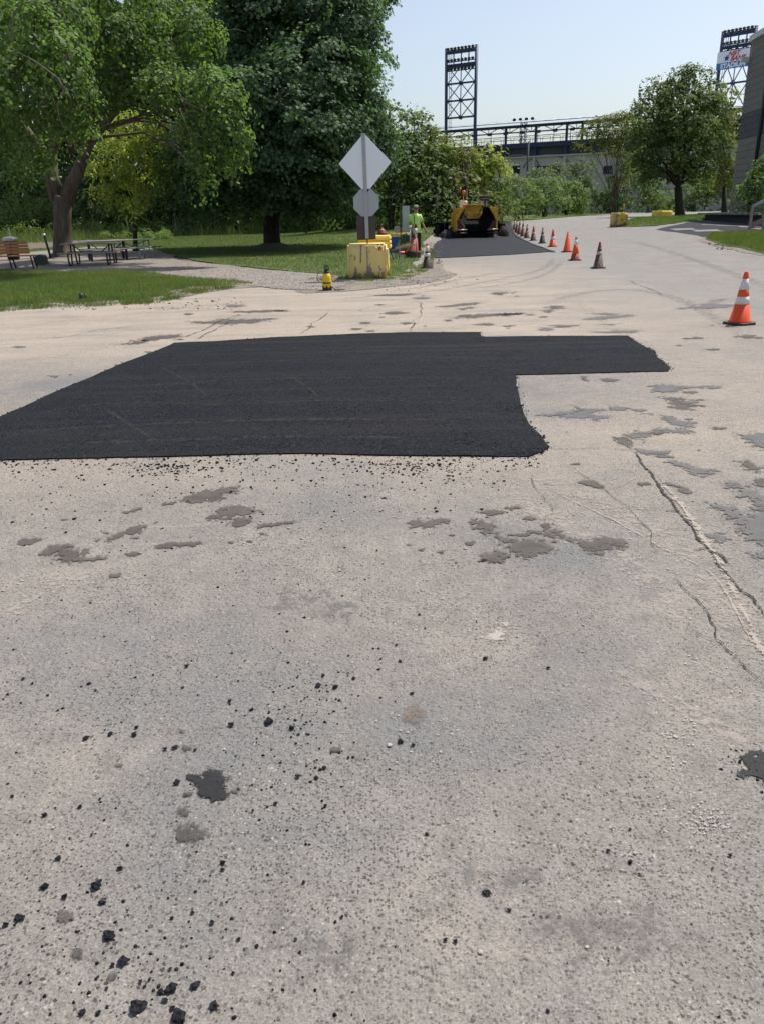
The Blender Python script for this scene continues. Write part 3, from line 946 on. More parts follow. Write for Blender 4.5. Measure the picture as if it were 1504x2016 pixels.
for cx, cy, rx, ry, mt, sd in ((825, 495, 60, 56, 'stain_oil', 1), (750, 457, 27, 17, 'stain_oil', 2), (742, 675, 48, 34, 'stain_faint', 3), (725, 598, 24, 16, 'stain_faint', 4), (605, 483, 30, 11, 'stain_faint', 5),
                               (727, 345, 20, 18, 'stain_faint', 6), (1312, 350, 18, 9, 'stain', 7), (745, 518, 16, 13, 'stain_faint', 8), (463, 412, 17, 8, 'stain', 9), (910, 515, 22, 9, 'stain_faint', 10),
                               (255, 1000, 30, 24, 'stain', 12), (310, 1150, 24, 22, 'stain_faint', 13), (710, 280, 14, 7, 'stain_faint', 14), (440, 1240, 12, 8, 'stain_faint', 16)):
    stain(z6(ell(cx, cy, rx, ry, 14, sd)), mt, 0.22, 4)
stain(zb(ell(115, 15, 55, 40, 14, 31)), 'stain_brown', 0.25, 4)
stain(zb([(1405, 175), (1440, 160), (1480, 170), (1530, 165), (1540, 255), (1500, 262), (1440, 255), (1425, 235), (1410, 225), (1425, 205), (1400, 190)]), 'stain_oil', 0.2, 4)
stain([(958, 1255), (975, 1240), (990, 1233), (1005, 1232), (1000, 1250), (985, 1262), (965, 1266)], 'stain_pale', 0.2, 4)
r_ = random.Random(77)
# the many short damp dashes left of and beyond the patch
for (x0, x1, y0, y1, n, w) in ((60, 160, 735, 745, 7, 14), (190, 255, 700, 725, 7, 12), (20, 380, 575, 700, 16, 14), (700, 1180, 575, 650, 24, 16), (430, 800, 600, 655, 12, 14), (1180, 1504, 640, 700, 14, 22), (1290, 1480, 760, 900, 12, 18),
                               (760, 1000, 1010, 1110, 8, 12), (40, 330, 1000, 1100, 10, 10), (1050, 1300, 830, 960, 10, 14)):
    for _ in range(int(n * 0.7)):
        cx, cy = r_.uniform(x0, x1), r_.uniform(y0, y1)
        wd = r_.uniform(0.25, 1.0) ** 1.5 * w * 1.2
        stain(ell(cx, cy, wd, wd * r_.uniform(0.10, 0.22), 8, r_.randint(0, 999), 0.3), r_.choice(['stain', 'stain', 'stain_grey']), small=True)
# scattered white chalky specks, too small to pick apart: one joined part of the road
sv, sf_ = [], []
for (cx, cy, sx, sy, n) in ((1395, 1620, 20, 16, 110), (1330, 1460, 30, 50, 60), (835, 1470, 50, 40, 25), (1400, 1210, 50, 110, 50), (1120, 960, 90, 30, 30), (60, 1160, 70, 25, 40), (1230, 1060, 60, 40, 30)):
    for _ in range(n):
        x, y = r_.gauss(cx, sx), r_.gauss(cy, sy)
        if x > 1640: continue
        wd = r_.uniform(0.8, 2.6) * (0.5 + (y - 420) / 1600)
        q_ = GP(ell(x, y, wd, wd * 0.55, 6, r_.randint(0, 999), 0.4))
        b0_ = len(sv)
        sv += [(a, b_, 0.0042) for a, b_ in q_]; sf_.append(tuple(range(b0_ + 5, b0_ - 1, -1)))
me_ = bpy.data.meshes.new('chalk_specks'); me_.from_pydata(sv, [], sf_); me_.materials.append(M['pebble'])
so_ = link('chalk_specks', me_, road); so_['kind'] = 'stuff'

def ribbon(name, px, w0, w1, mat, off=0.005, rough=0.16, lv=5, seed=0, parent=None, tap=True, reach=0.6):
    pts = fractal(GP(px), rough, lv, seed, closed=False)
    n = len(pts)
    r = random.Random(seed)
    L, R = [], []
    for i, p in enumerate(pts):
        t = (pts[min(i + 1, n - 1)] - pts[max(i - 1, 0)])
        if t.length < 1e-6: t = Vector((1, 0))
        t.normalize()
        q = Vector((-t.y, t.x))
        w = (w0 * 0.4 + (w1 * 0.75 - w0 * 0.4) * r.random() ** 1.8) * (min(1, min(i, n - 1 - i) / (n * 0.15) + 0.15) if tap else 1)
        L.append(p + q * w / 2); R.append(p - q * w / 2)
    vs = [(p.x, p.y, H(p.x, p.y) + off) for p in L] + [(p.x, p.y, H(p.x, p.y) + off) for p in R]
    fs = [(i + 1, i, n + i, n + i + 1) for i in range(n - 1)]
    me = bpy.data.meshes.new(name)
    me.from_pydata(vs, [], fs)
    me.materials.append(mat)
    at = me.attributes.new('reach', 'FLOAT', 'POINT'); at.data.foreach_set('value', [reach] * len(vs))
    return link(name, me, parent)
for i, (l, w0, w1) in enumerate((([(970, 375), (1010, 420), (1060, 485), (1110, 560), (1150, 610), (1190, 660), (1230, 720), (1280, 770), (1310, 810)], 0.008, 0.032),
             ([(1310, 810), (1360, 880), (1400, 930), (1460, 970), (1500, 1040)], 0.006, 0.022),
             ([(700, 430), (750, 450), (790, 485), (850, 520), (900, 565), (950, 600), (1000, 650), (1050, 700), (1050, 750), (1080, 800)], 0.003, 0.009),
             ([(1150, 880), (1180, 930), (1240, 980), (1280, 1030), (1310, 1090), (1310, 1130), (1360, 1180), (1430, 1250), (1500, 1310)], 0.004, 0.011),
             ([(580, 470), (585, 520), (620, 560), (660, 610), (655, 640)], 0.002, 0.007), ([(650, 375), (800, 372), (970, 378)], 0.004, 0.012), ([(1110, 620), (1150, 622)], 0.01, 0.03), ([(1110, 692), (1210, 695)], 0.006, 0.02),
             ([(1220, 778), (1280, 765)], 0.006, 0.018), ([(1290, 780), (1340, 805), (1360, 830)], 0.015, 0.03), ([(950, 605), (1050, 625)], 0.003, 0.006), ([(1180, 1085), (1310, 1140)], 0.003, 0.006), ([(350, 455), (450, 465), (570, 475)], 0.002, 0.006),
             ([(-300, 500), (-100, 480), (100, 492)], 0.002, 0.006))):
    ribbon('crack', z7(l), w0, w1, M['crack'], 0.0066 + 0.0001 * i, 0.065, 5, i, road)
for i, l in enumerate(([(700, 215), (760, 190), (830, 160), (900, 130), (940, 112)], [(765, 218), (800, 195), (860, 165), (930, 125)], [(160, 215), (260, 205), (380, 178), (540, 165)], [(1170, 195), (1215, 150), (1280, 105)])):
    ribbon('crack', z8(l), 0.015, 0.05, M['stain'], 0.0064, 0.05, 3, i + 40, road)
ribbon('crack', [(808, 655), (812, 632), (815, 590)], 0.01, 0.03, M['crack'], 0.0064, 0.05, 3, 71, road)
ribbon('crack', [(1240, 552), (1275, 568), (1300, 583)], 0.01, 0.03, M['crack'], 0.0064, 0.05, 3, 72, road)
# pale worn seal line beside the long crack, and dusty wheel lines
for i, (l, w) in enumerate((([(1090, 490), (1150, 570), (1250, 720), (1340, 850), (1400, 980), (1450, 1100), (1500, 1190), (1600, 1400)], 0.07), ([(620, 510), (760, 590), (960, 690), (1080, 760), (1280, 860), (1360, 960), (1450, 1160)], 0.02))):
    ribbon('worn_seal_line', z7(l), w * 0.2, w, M['seal'], 0.0052, 0.04, 5, i + 90, road)
for i, (l, w) in enumerate((([(1504, 636), (1420, 642), (1320, 648), (1240, 662)], 0.05), ([(955, 660), (1100, 661), (1235, 659)], 0.08), ([(690, 654), (812, 652), (944, 652)], 0.05), ([(1296, 706), (1310, 718), (1322, 728)], 0.12), ([(1290, 640), (1380, 625), (1430, 612)], 0.05), ([(1013, 742), (1015, 765), (1023, 800)], 0.03))):
    ribbon('pale_dust_line', l, w * 0.3, w, M['stain_pale'], 0.0056, 0.03, 4, i + 120, road)
# wheel tracks swinging round the junction
def track(px, w, mat, name='wheel_track'):
    pts = GP(px)
    k = [Vector(p) for p in pts]
    sm = []
    for i in range(len(k) - 1):
        p0, p1, p2, p3 = k[max(0, i - 1)], k[i], k[i + 1], k[min(len(k) - 1, i + 2)]
        for u_ in np.linspace(0, 1, 9)[:-1]:
            sm.append(0.5 * ((2 * p1) + (p2 - p0) * u_ + (2 * p0 - 5 * p1 + 4 * p2 - p3) * u_ ** 2 + (3 * p1 - p0 - 3 * p2 + p3) * u_ ** 3))
    sm.append(k[-1])
    n = len(sm); vs, fs, at_ = [], [], []
    for i, p in enumerate(sm):
        t_ = (sm[min(i + 1, n - 1)] - sm[max(i - 1, 0)]).normalized(); q = Vector((-t_.y, t_.x))
        for j_, (o_, a_) in enumerate(((-1, -1.2), (-.5, 0.1), (0, 0.35), (.5, 0.1), (1, -1.2))):
            r = p + q * w * 0.5 * o_
            e_ = min(1, min(i, n - 1 - i) / 4)
            vs.append((r.x, r.y, H(r.x, r.y) + 0.0025 + 0.0003 * (len(tracks) % 4))); at_.append(a_ * e_ - 1.2 * (1 - e_))
        if i: 
            for j_ in range(4): a = (i - 1) * 5 + j_; fs.append((a, a + 1, a + 6, a + 5))
    me = bpy.data.meshes.new(name); me.from_pydata(vs, [], fs); me.materials.append(M[mat])
    at = me.attributes.new('reach', 'FLOAT', 'POINT'); at.data.foreach_set('value', at_)
    tracks.append(link(name, me, road))
tracks = []
def ptrack(px, w, mat, z):
    n0 = len(tracks)
    track(px, w, mat, 'lute_mark')
    tracks[-1].parent = patch
    tracks[-1].location = (0, 0, z)
for px, w in (([(-60, 862), (200, 842), (600, 828), (1030, 832)], 0.10), ([(150, 775), (420, 752), (760, 745), (1010, 752)], 0.09), ([(240, 728), (500, 714), (800, 705), (1160, 712)], 0.08), ([(300, 700), (560, 688), (900, 684), (1230, 690)], 0.07), ([(350, 682), (560, 676), (800, 670)], 0.06),
              ([(290, 712), (370, 752), (430, 800)], 0.05), ([(180, 790), (260, 840), (330, 885)], 0.05), ([(520, 720), (600, 760), (640, 800)], 0.04), ([(60, 880), (340, 868), (620, 862), (900, 868)], 0.12), ([(420, 800), (700, 790), (1000, 800)], 0.07), ([(700, 668), (900, 664), (1100, 672), (1270, 688)], 0.05), ([(900, 715), (1000, 730), (1080, 728)], 0.04),
              ([(0, 830), (180, 800), (330, 795), (520, 806)], 0.06)):
    ptrack(px, w * 1.5, 'lute', 0.0088)
for px, w, mt in (([(980, 548), (1020, 543), (1060, 532), (1082, 520), (1086, 508)], 0.35, 'track_dark'), ([(900, 570), (980, 562), (1050, 548), (1090, 530), (1105, 512)], 0.3, 'track_dark'), ([(640, 590), (760, 582), (860, 572), (950, 556), (1010, 545)], 0.3, 'track_dark'),
                  ([(760, 575), (850, 562), (930, 545), (1000, 535)], 0.4, 'track_dark'), ([(1100, 560), (1180, 548), (1260, 552), (1330, 575), (1400, 620)], 0.5, 'track_pale'), ([(1060, 600), (1160, 575), (1260, 572), (1360, 600), (1504, 690)], 0.4, 'track_dark'),
                  ([(1180, 500), (1290, 520), (1400, 560), (1504, 610)], 0.6, 'track_pale'), ([(1230, 470), (1330, 500), (1420, 530), (1540, 580)], 0.5, 'track_dark'), ([(1280, 540), (1300, 500), (1360, 470), (1420, 462)], 0.4, 'track_pale'),
                  ([(0, 650), (160, 628), (330, 610), (520, 590)], 0.5, 'track_pale'), ([(0, 720), (160, 690), (330, 660)], 0.5, 'track_pale'), ([(1504, 760), (1300, 690), (1200, 640), (1130, 590)], 0.25, 'track_pale'),
                  ([(1040, 940), (1200, 1000), (1330, 1080), (1420, 1180), (1504, 1330)], 0.22, 'track_pale'), ([(980, 960), (1120, 1040), (1250, 1120), (1360, 1230)], 0.2, 'track_pale'), ([(1180, 1300), (1300, 1370), (1420, 1440), (1560, 1560)], 0.12, 'track_pale'),
                  ([(920, 1850), (1000, 1880), (1100, 1880), (1220, 1860)], 0.05, 'track_pale'), ([(480, 1830), (580, 1850), (680, 1900), (760, 1950)], 0.16, 'track_dark'), ([(0, 1220), (60, 1180), (130, 1140), (190, 1130)], 0.2, 'track_pale'), ([(870, 1700), (1000, 1735), (1120, 1720)], 0.12, 'track_dark'), ([(1050, 1890), (1150, 1850), (1260, 1840), (1400, 1900)], 0.25, 'track_dark'), ([(500, 1180), (640, 1190), (760, 1250)], 0.3, 'track_dark'), ([(860, 470), (846, 490), (838, 520)], 0.5, 'track_dark')):
    track(px, w, mt)

# ------------------------------------------------------------------ lumps, crumbs and stones
def lump_mesh(name, seed, mat, flat=0.6, sub=2, knob=0.35):
    bm = bmesh.new()
    bmesh.ops.create_icosphere(bm, subdivisions=sub, radius=0.5)
    r = random.Random(seed)
    from mathutils import noise as mn
    o = Vector((r.uniform(0, 50), r.uniform(0, 50), r.uniform(0, 50)))
    for v in bm.verts:
        k = 1 + knob * mn.noise(v.co * 2.2 + o) * 1.6 + 0.25 * mn.noise(v.co * 6 + o)
        v.co = Vector((v.co.x * k * r.uniform(.94, 1.06), v.co.y * k, v.co.z * k * flat))
    mz = min(v.co.z for v in bm.verts)
    for v in bm.verts: v.co.z -= mz + 0.04
    me = bpy.data.meshes.new(name)
    bm.to_mesh(me); bm.free()
    me.materials.append(mat)
    return me
LM = [lump_mesh('asphalt_lump', i, M['lump'], 0.6 + 0.08 * (i % 3), 3, 0.55) for i in range(7)]
big_labels = {}
lumps = [(93, 75, 9), (352, 93, 9), (897, 163, 10), (1050, 243, 22), (903, 256, 14), (1138, 268, 14), (338, 307, 15), (433, 290, 12), (524, 292, 15), (534, 265, 9), (684, 343, 15), (645, 350, 10), (762, 353, 8), (1308, 108, 14),
         (1240, 102, 14), (730, 25, 11), (1260, 62, 9), (1380, 73, 10), (690, 481, 15), (176, 607, 13), (50, 533, 9), (313, 575, 10), (360, 682, 8), (230, 776, 13), (175, 886, 18), (380, 882, 22), (402, 945, 17), (470, 815, 13),
         (255, 925, 14), (75, 1010, 20), (25, 1035, 12), (427, 1080, 27), (485, 1178, 22), (440, 1192, 12), (667, 1285, 25), (628, 1295, 14), (762, 1275, 20), (540, 1358, 30), (697, 1397, 34), (838, 1350, 18), (323, 1378, 16),
         (385, 1378, 12), (827, 1027, 12), (933, 1090, 10), (1153, 1092, 7), (911, 1222, 9), (667, 1207, 8), (418, 1282, 9), (870, 792, 13), (868, 820, 9), (1185, 870, 10), (1333, 1004, 8), (1233, 462, 12), (1160, 458, 12),
         (1265, 423, 12), (1358, 382, 7), (1075, 562, 10), (988, 589, 7), (752, 987, 9), (672, 1007, 9), (550, 1255, 9), (585, 1247, 8), (645, 1330, 14), (673, 1360, 12)]
lumps_px = [(x / 1.979, 1300 + y / 1.979, d / 1.979) for x, y, d in lumps]
lumps_px += [(760 + x / 2.0215, 1400 + y / 2.0215, d / 2.0215) for x, y, d in ((55, 125, 15), (107, 139, 9), (162, 492, 10), (882, 561, 10), (969, 605, 12), (398, 728, 17), (488, 797, 10), (235, 916, 11), (275, 921, 10), (641, 1197, 10), (1366, 578, 9), (968, 474, 8), (1296, 632, 6), (1005, 652, 6))]
lumps_px += [(760 + x / 2.0215, 700 + y / 2.0215, d / 2.0215) for x, y, d in ((132, 1034, 8), (393, 1210, 11), (55, 1220, 9), (644, 1247, 9), (154, 1088, 6), (102, 1348, 10), (40, 1155, 7), (358, 1060, 5))]
named = {4: None}
SPECIAL = {(697, 1397): 'widest black asphalt lump, cut by the bottom edge of the photo', (540, 1358): 'knobbly black asphalt lump just left of the widest lump at the bottom edge',
           (427, 1080): 'broad black asphalt lump lying alone below the pair of crumbs at lower left', (1050, 243): 'flat triangular asphalt lump above the large tar spot on the right',
           (175, 886): 'thin upright sliver of black asphalt at lower left', (838, 1350): 'smooth dark stone like lump right of the widest lump at the bottom edge'}
key_px = {(x / 1.979, 1300 + y / 1.979): SPECIAL[(x, y)] for (x, y) in SPECIAL}
LMK = [('the large round tar spot', 417, 1550), ('the faint lower tar spot', 375, 1641), ('the brown dirt mark', 815, 1400), ('the pale dust mark', 985, 1250), ('the flat triangular lump', 530, 1423),
       ('the widest lump at the bottom edge', 352, 2005), ('the broad lone lump at lower left', 215, 1845), ('the upright black sliver', 88, 1748), ('the pair of pale scuffs at lower right', 1150, 1650), ('the dotted tar crumbs in the middle', 625, 1352)]
rank_ = {}
lump_label = {}
def side_(x, y, lx, ly):
    dx, dy = x - lx, (y - ly)
    if abs(dx) > abs(dy): return 'left of' if dx < 0 else 'right of'
    return 'above' if dy < 0 else 'below'
for k_, (x, y, d) in sorted(enumerate(lumps_px), key=lambda t_: min(math.hypot(t_[1][0] - a[1], t_[1][1] - a[2]) for a in LMK)):
    nm_, lx, ly = min(LMK, key=lambda a: math.hypot(x - a[1], y - a[2]))
    sd_ = side_(x, y, lx, ly)
    rk_ = rank_.get((nm_, sd_), 0); rank_[(nm_, sd_)] = rk_ + 1
    ords = ['closest', 'second closest', 'third closest', 'fourth closest', 'fifth closest', 'sixth closest', 'seventh closest', 'eighth closest', 'ninth closest', 'tenth closest', 'eleventh closest', 'twelfth closest']
    lump_label[(x, y)] = f"{ords[min(rk_, 11)]} black asphalt lump {sd_} {nm_}"
for i, (x, y, d) in enumerate(lumps_px):
    g = G(x, y)
    s = 1.3 * d / PPM(g)
    o = link('asphalt_lump', LM[i % 7], None, (g.x, g.y, 0.003))
    o.scale = (s * 1.15, s * (1.35 if d > 8 else 1.1), s * 0.62)
    o.rotation_euler = (0, 0, random.uniform(0, 6.28))
    lab = key_px.get((x, y))
    if lab:
        tag(o, lab, 'asphalt lump', 'loose asphalt lumps on the worn pavement')
    else:
        tag(o, lump_label[(x, y)], 'asphalt lump', 'loose asphalt lumps on the worn pavement')
for (x, y, d, lab) in ((209 / 1.979, 1300 + 655 / 1.979, 5, 'small white stone left of the faint lower tar spot'), (877 / 1.979, 1300 + 350 / 1.979, 5, 'small white stone above the large tar spot'), (1149 / 1.979, 1300 + 365 / 1.979, 4.5, 'tiny white stone right of the large tar spot'),
                       (767, 1469, 9, 'pale stone left of the black lump below the brown dirt mark'), (945, 1876, 9, 'pale grey stone in the pavement near the lower middle'), (1249, 1681, 7, 'pale stone beside a black lump at lower right'), (1155, 1866, 7, 'brownish stone near the bottom right')):
    g = G(x, y)
    s = d / PPM(g)
    o = link('stone', lump_mesh('stone', int(x), M['pebble'], 0.6, 2, 0.2), None, (g.x, g.y, 0.002))
    o.scale = (s * 1.1, s * 1.1, s * 0.8)
    tag(o, lab, 'stone', 'stones on the pavement')

def crumbs(name, pts, sizes, mat, label, kind='stuff', flat=0.6, zoff=0.0, seed=0):
    """many tiny irregular stones as one mesh"""
    r = np.random.default_rng(seed)
    bm = bmesh.new()
    bmesh.ops.create_icosphere(bm, subdivisions=1, radius=0.5)
    T = np.array([v.co[:] for v in bm.verts]); F = np.array([[v.index for v in f.verts] for f in bm.faces])
    bm.free()
    n = len(pts); m = len(T)
    pts = np.array(pts); sizes = np.array(sizes)
    V = T[None] * r.uniform(0.6, 1.25, (n, m, 1))
    sc = np.stack([r.uniform(0.75, 1.4, n), r.uniform(0.75, 1.4, n), r.uniform(0.45, 0.8, n)], 1) * sizes[:, None]
    V = V * sc[:, None, :]
    a = r.uniform(0, 2 * np.pi, n)
    c, s = np.cos(a)[:, None], np.sin(a)[:, None]
    X = V[:, :, 0] * c - V[:, :, 1] * s; Y = V[:, :, 0] * s + V[:, :, 1] * c
    Z = V[:, :, 2] + (sizes * 0.18)[:, None]
    hz = np.array([H(p[0], p[1]) for p in pts])
    V = np.stack([X + pts[:, 0:1], Y + pts[:, 1:2], Z + hz[:, None] + zoff], 2)
    L = (F[None] + (np.arange(n) * m)[:, None, None]).reshape(-1)
    me = np_mesh(name, V.reshape(-1, 3), L, np.full(n * len(F), 3), mat)
    o = link(name, me)
    return tag(o, label, name.replace('_', ' '), kind='stuff')

rc = random.Random(5)
cp, cs = [], []
def scat(n, fx, fy, s0, s1, power=2.2):
    for _ in range(n):
        g = G(fx(), fy())
        cp.append((g.x, g.y)); cs.append(s0 + (s1 - s0) * rc.random() ** power)
scat(500, lambda: rc.uniform(0, 1060), lambda: 902 + abs(rc.gauss(0, 16)), 0.006, 0.022)
scat(420, lambda: rc.uniform(20, 1000), lambda: 905 + abs(rc.gauss(0, 60)), 0.005, 0.02)
scat(160, lambda: rc.gauss(320, 45), lambda: 915 + abs(rc.gauss(0, 12)), 0.006, 0.022)
scat(150, lambda: rc.gauss(820, 60), lambda: 912 + abs(rc.gauss(0, 20)), 0.006, 0.022)
scat(450, lambda: rc.uniform(0, 760), lambda: rc.uniform(950, 1400), 0.003, 0.014, 4)
scat(420, lambda: rc.uniform(0, 720), lambda: rc.uniform(1300, 2016), 0.002, 0.010, 3)
scat(130, lambda: rc.gauss(600, 80), lambda: rc.gauss(1500, 60), 0.003, 0.011, 2)
scat(80, lambda: rc.gauss(230, 110), lambda: rc.gauss(1880, 90), 0.003, 0.011, 2)
scat(90, lambda: rc.gauss(610, 60), lambda: rc.gauss(1380, 40), 0.003, 0.010, 2)
scat(60, lambda: rc.gauss(1480, 30), lambda: rc.gauss(1505, 20), 0.004, 0.012, 2)
scat(150, lambda: rc.uniform(760, 1504), lambda: rc.uniform(900, 2016), 0.002, 0.006, 3)
crumbs('asphalt_crumbs', cp, cs, M['lump'], 'fine black asphalt crumbs scattered over the worn pavement', seed=1)
# crumbling rim of the patch
rp, rs = [], []
for i in range(len(patch_poly)):
    a, b = patch_poly[i], patch_poly[(i + 1) % len(patch_poly)]
    near = a.y < 8.2
    for _ in range(rc.choice((0, 0, 0, 1, 2)) if near else rc.choice((0, 0, 1))):
        t = rc.random()
        q = a.lerp(b, t)
        rp.append((q.x + rc.gauss(0, 0.018), q.y + rc.gauss(0, 0.018) - (0.015 if near else 0))); rs.append(0.005 + 0.017 * rc.random() ** 2.5)
crumbs('asphalt_rim', rp, rs, M['asphalt_new'], 'ragged crumbling rim of the fresh asphalt patch', seed=2, zoff=0.004)
# coarse grains standing proud on the new surface
gp_, gs_ = [], []
pp = [(p.x, p.y) for p in patch_poly]
X = rng.uniform(-5.5, 5.5, 90000); Y = 5.0 + 6.5 * rng.random(90000) ** 1.6
k = inside(X, Y, pp)
X, Y = X[k][:26000], Y[k][:26000]
gp_ = np.stack([X, Y], 1)
crumbs('asphalt_grains', gp_, rng.uniform(0.006, 0.014, len(gp_)), M['asphalt_new'], 'coarse stone grains standing out of the fresh asphalt patch', seed=3, zoff=0.0065)
cp, cs = [], []
scat(160, lambda: rc.uniform(0, 1504), lambda: rc.uniform(910, 2016), 0.002, 0.008, 4)
scat(260, lambda: rc.gauss(650, 220), lambda: 1020 + rc.gauss(0, 60), 0.006, 0.018, 3)
scat(90, lambda: rc.uniform(1000, 1504), lambda: rc.uniform(740, 1300), 0.005, 0.014, 3)
crumbs('pale_pebbles', cp, cs, M['pebble'], 'pale pebbles scattered over the worn pavement', seed=4)
cp, cs = [], []
scat(3200, lambda: rc.uniform(300, 700), lambda: rc.uniform(508, 574), 0.015, 0.04)
pth = [(lambda g: (g.x, g.y))(G(a, b)) for a, b in [(300, 490), (420, 518), (520, 529), (640, 541), (690, 548), (680, 566), (640, 574), (560, 572), (480, 563), (380, 553), (250, 545)]]
kk = inside(np.array([p[0] for p in cp]), np.array([p[1] for p in cp]), pth)
crumbs('path_gravel', [p for p, q in zip(cp, kk) if q], [s for s, q in zip(cs, kk) if q], M['pebble'], 'loose pale gravel on the path from the picnic tables', seed=5, zoff=0.014)
cp, cs = [], []
scat(500, lambda: rc.gauss(800, 50), lambda: rc.gauss(550, 9), 0.01, 0.06, 3)
scat(400, lambda: rc.uniform(842, 872), lambda: rc.uniform(455, 520), 0.02, 0.09, 3)
scat(500, lambda: rc.uniform(-50, 480), lambda: rc.uniform(586, 610), 0.01, 0.05, 3)
scat(120, lambda: rc.uniform(1395, 1500), lambda: rc.gauss(485, 5), 0.02, 0.12, 3)
crumbs('shoulder_stones', cp, cs, M['shoulder'], 'loose earth and stones along the lawn edges', seed=6)

# ================================================================== buildings
# ---- grey block building on the right
bA = G(1434, 429.5)
dB = ray(1504, 426)
YB = bA.y * 0.885
bB = EYE + dB * (YB / dB.y)
bx = Vector((bB.x - bA.x, bB.y - bA.y, 0)).normalized()     # along the wall, towards the camera
by = Vector((bx.y, -bx.x, 0))
if by.dot(Vector((1, 0, 0))) < 0: by = -by
BH = PT(1471, 80, bA.y).z - bA.z
bld = thing('block_building', 'tall grey block building with darker bands and white roof edge at the right edge', 'building', (bA.x, bA.y, bA.z - 0.6), math.atan2(bx.y, bx.x))
BH += 0.6
# local frame: x along the wall to the camera, y is to its left in plan; the inside of the building is on the other side
side = -1 if Vector((-bx.y, bx.x, 0)).dot(by) < 0 else 1
WL, WD = 30.0, 24.0
bw = MB()
bw.box((WL / 2, side * WD / 2, BH / 2), (WL - 0.1, WD - 0.1, BH))
bw.build('wall', M['block_dark'], bld)
# courses of blocks, each standing a little proud with recessed joints
def courses(z0, z1, mat, name):
    b = MB()
    h = 0.40
    z = z0
    k = 0
    while z < z1 - 0.05:
        hh = min(h, z1 - z)
        L = 0.8
        x = -0.05 - (0.4 if k % 2 else 0)
        while x < WL:
            xa, xb = max(x, -0.05), min(x + L, WL)
            if xb - xa > 0.06:
                pr = 0.012 * random.random()
                b.box(((xa + xb) / 2, -side * (0.0 + pr / 2), z + hh / 2), (xb - xa - 0.012, 0.10 + pr, hh - 0.016))
            x += L
        # end wall facing the road
        y = 0.06
        while y < WD * 0.5:
            b.box((0.0, side * (y + 0.4), z + hh / 2), (0.10, 0.78, hh - 0.03))
            y += 0.8
        z += h
        k += 1
    o = b.build(name, mat, bld)
    o['kind'] = 'stuff'
def zat(px, py): return PT(px, py, bA.y).z - bA.z + 0.6
zb1, zb2 = zat(1452, 275), zat(1457, 226)
courses(0.0, zb1, M['block_light'], 'block_course')
courses(zb1, zb2, M['block_dark'], 'dark_block_course')
courses(zb2, BH - 0.05, M['block_light'], 'block_course')
MB().box((WL / 2, side * (WD / 2) - side * 0.05, BH + 0.12), (WL + 0.25, WD + 0.25, 0.34)).build('roof_edge', M['parapet'], bld)
dpb = MB()
xd = 4.2
dpb.tube([(xd, -side * 0.16, 0.5), (xd, -side * 0.16, BH - 0.1)], 0.11, 10)
dpb.build('downpipe', M['dark_steel'], bld)
for z in (2.5, 5.0, 7.5, 10, 12.5, 15):
    if z < BH: MB().box((xd, -side * 0.10, z), (0.36, 0.06, 0.08)).build('pipe_bracket', M['dark_steel'], bld)
lf = MB()
lf.box((0.1, -side * 0.35, BH - 1.1), (0.35, 0.5, 0.28)).box((0.1, -side * 0.12, BH - 1.0), (0.1, 0.3, 0.1))
lf.build('wall_lamp', M['white_plastic'], bld)
# loading ledge at the foot of the wall
le = MB()
le.box((9.2, -side * 1.3, 0.95), (17.0, 2.2, 0.12))
le.build('ledge', M['concrete_bare'], bld, bevel=0.02)
MB().box((9.2, -side * 1.1, 0.45), (16.4, 1.7, 0.85)).build('ledge_base', M['block_dark'], bld)

# ---- wooden steps with handrail, right edge
sA = G(1476, 458)
steps = thing('wooden_steps', 'weathered wooden steps with grey handrail at the right edge', 'steps', (sA.x, sA.y, sA.z), math.radians(-4))
sc_ = 1.0
for k in range(4):
    MB().box((0.95 + 0.28 * k, 0, 0.10 + 0.17 * k), (0.31, 1.5, 0.045)).build('tread', M['wood_deck'], steps, bevel=0.006)
    MB().box((0.82 + 0.28 * k, 0, 0.02 + 0.17 * k), (0.02, 1.44, 0.14)).build('riser', M['wood_deck'], steps)
MB().box((0.45, -0.05, 0.0), (1.3, 1.7, 0.16)).build('landing', M['wood_deck'], steps, bevel=0.008)
for sy in (-0.72, 0.72):
    MB().box((0.22, sy, 0.55), (0.10, 0.10, 1.1)).build('post', M['wood_grey'], steps, bevel=0.006)
    MB().box((1.35, sy, 0.85), (0.09, 0.09, 1.7)).build('post', M['wood_grey'], steps, bevel=0.006)
    MB().bar((0.2, sy, 1.03), (1.40, sy, 1.64), 0.05, 0.12).build('handrail', M['galv'], steps, bevel=0.006)
    MB().bar((1.3, sy, 1.60), (4.4, sy, 1.60), 0.05, 0.12).build('handrail', M['galv'], steps, bevel=0.006)
    MB().bar((0.25, sy, 0.25), (2.2, sy, 1.1), 0.05, 0.22).build('stringer', M['wood_deck'], steps)
MB().box((3.2, 0, 0.76), (2.4, 1.5, 0.07)).build('deck', M['wood_deck'], steps, bevel=0.006)
for x in (2.2, 4.2):
    for sy in (-0.7, 0.7):
        MB().box((x, sy, 0.8), (0.09, 0.09, 1.7)).build('post', M['wood_grey'], steps, bevel=0.006)

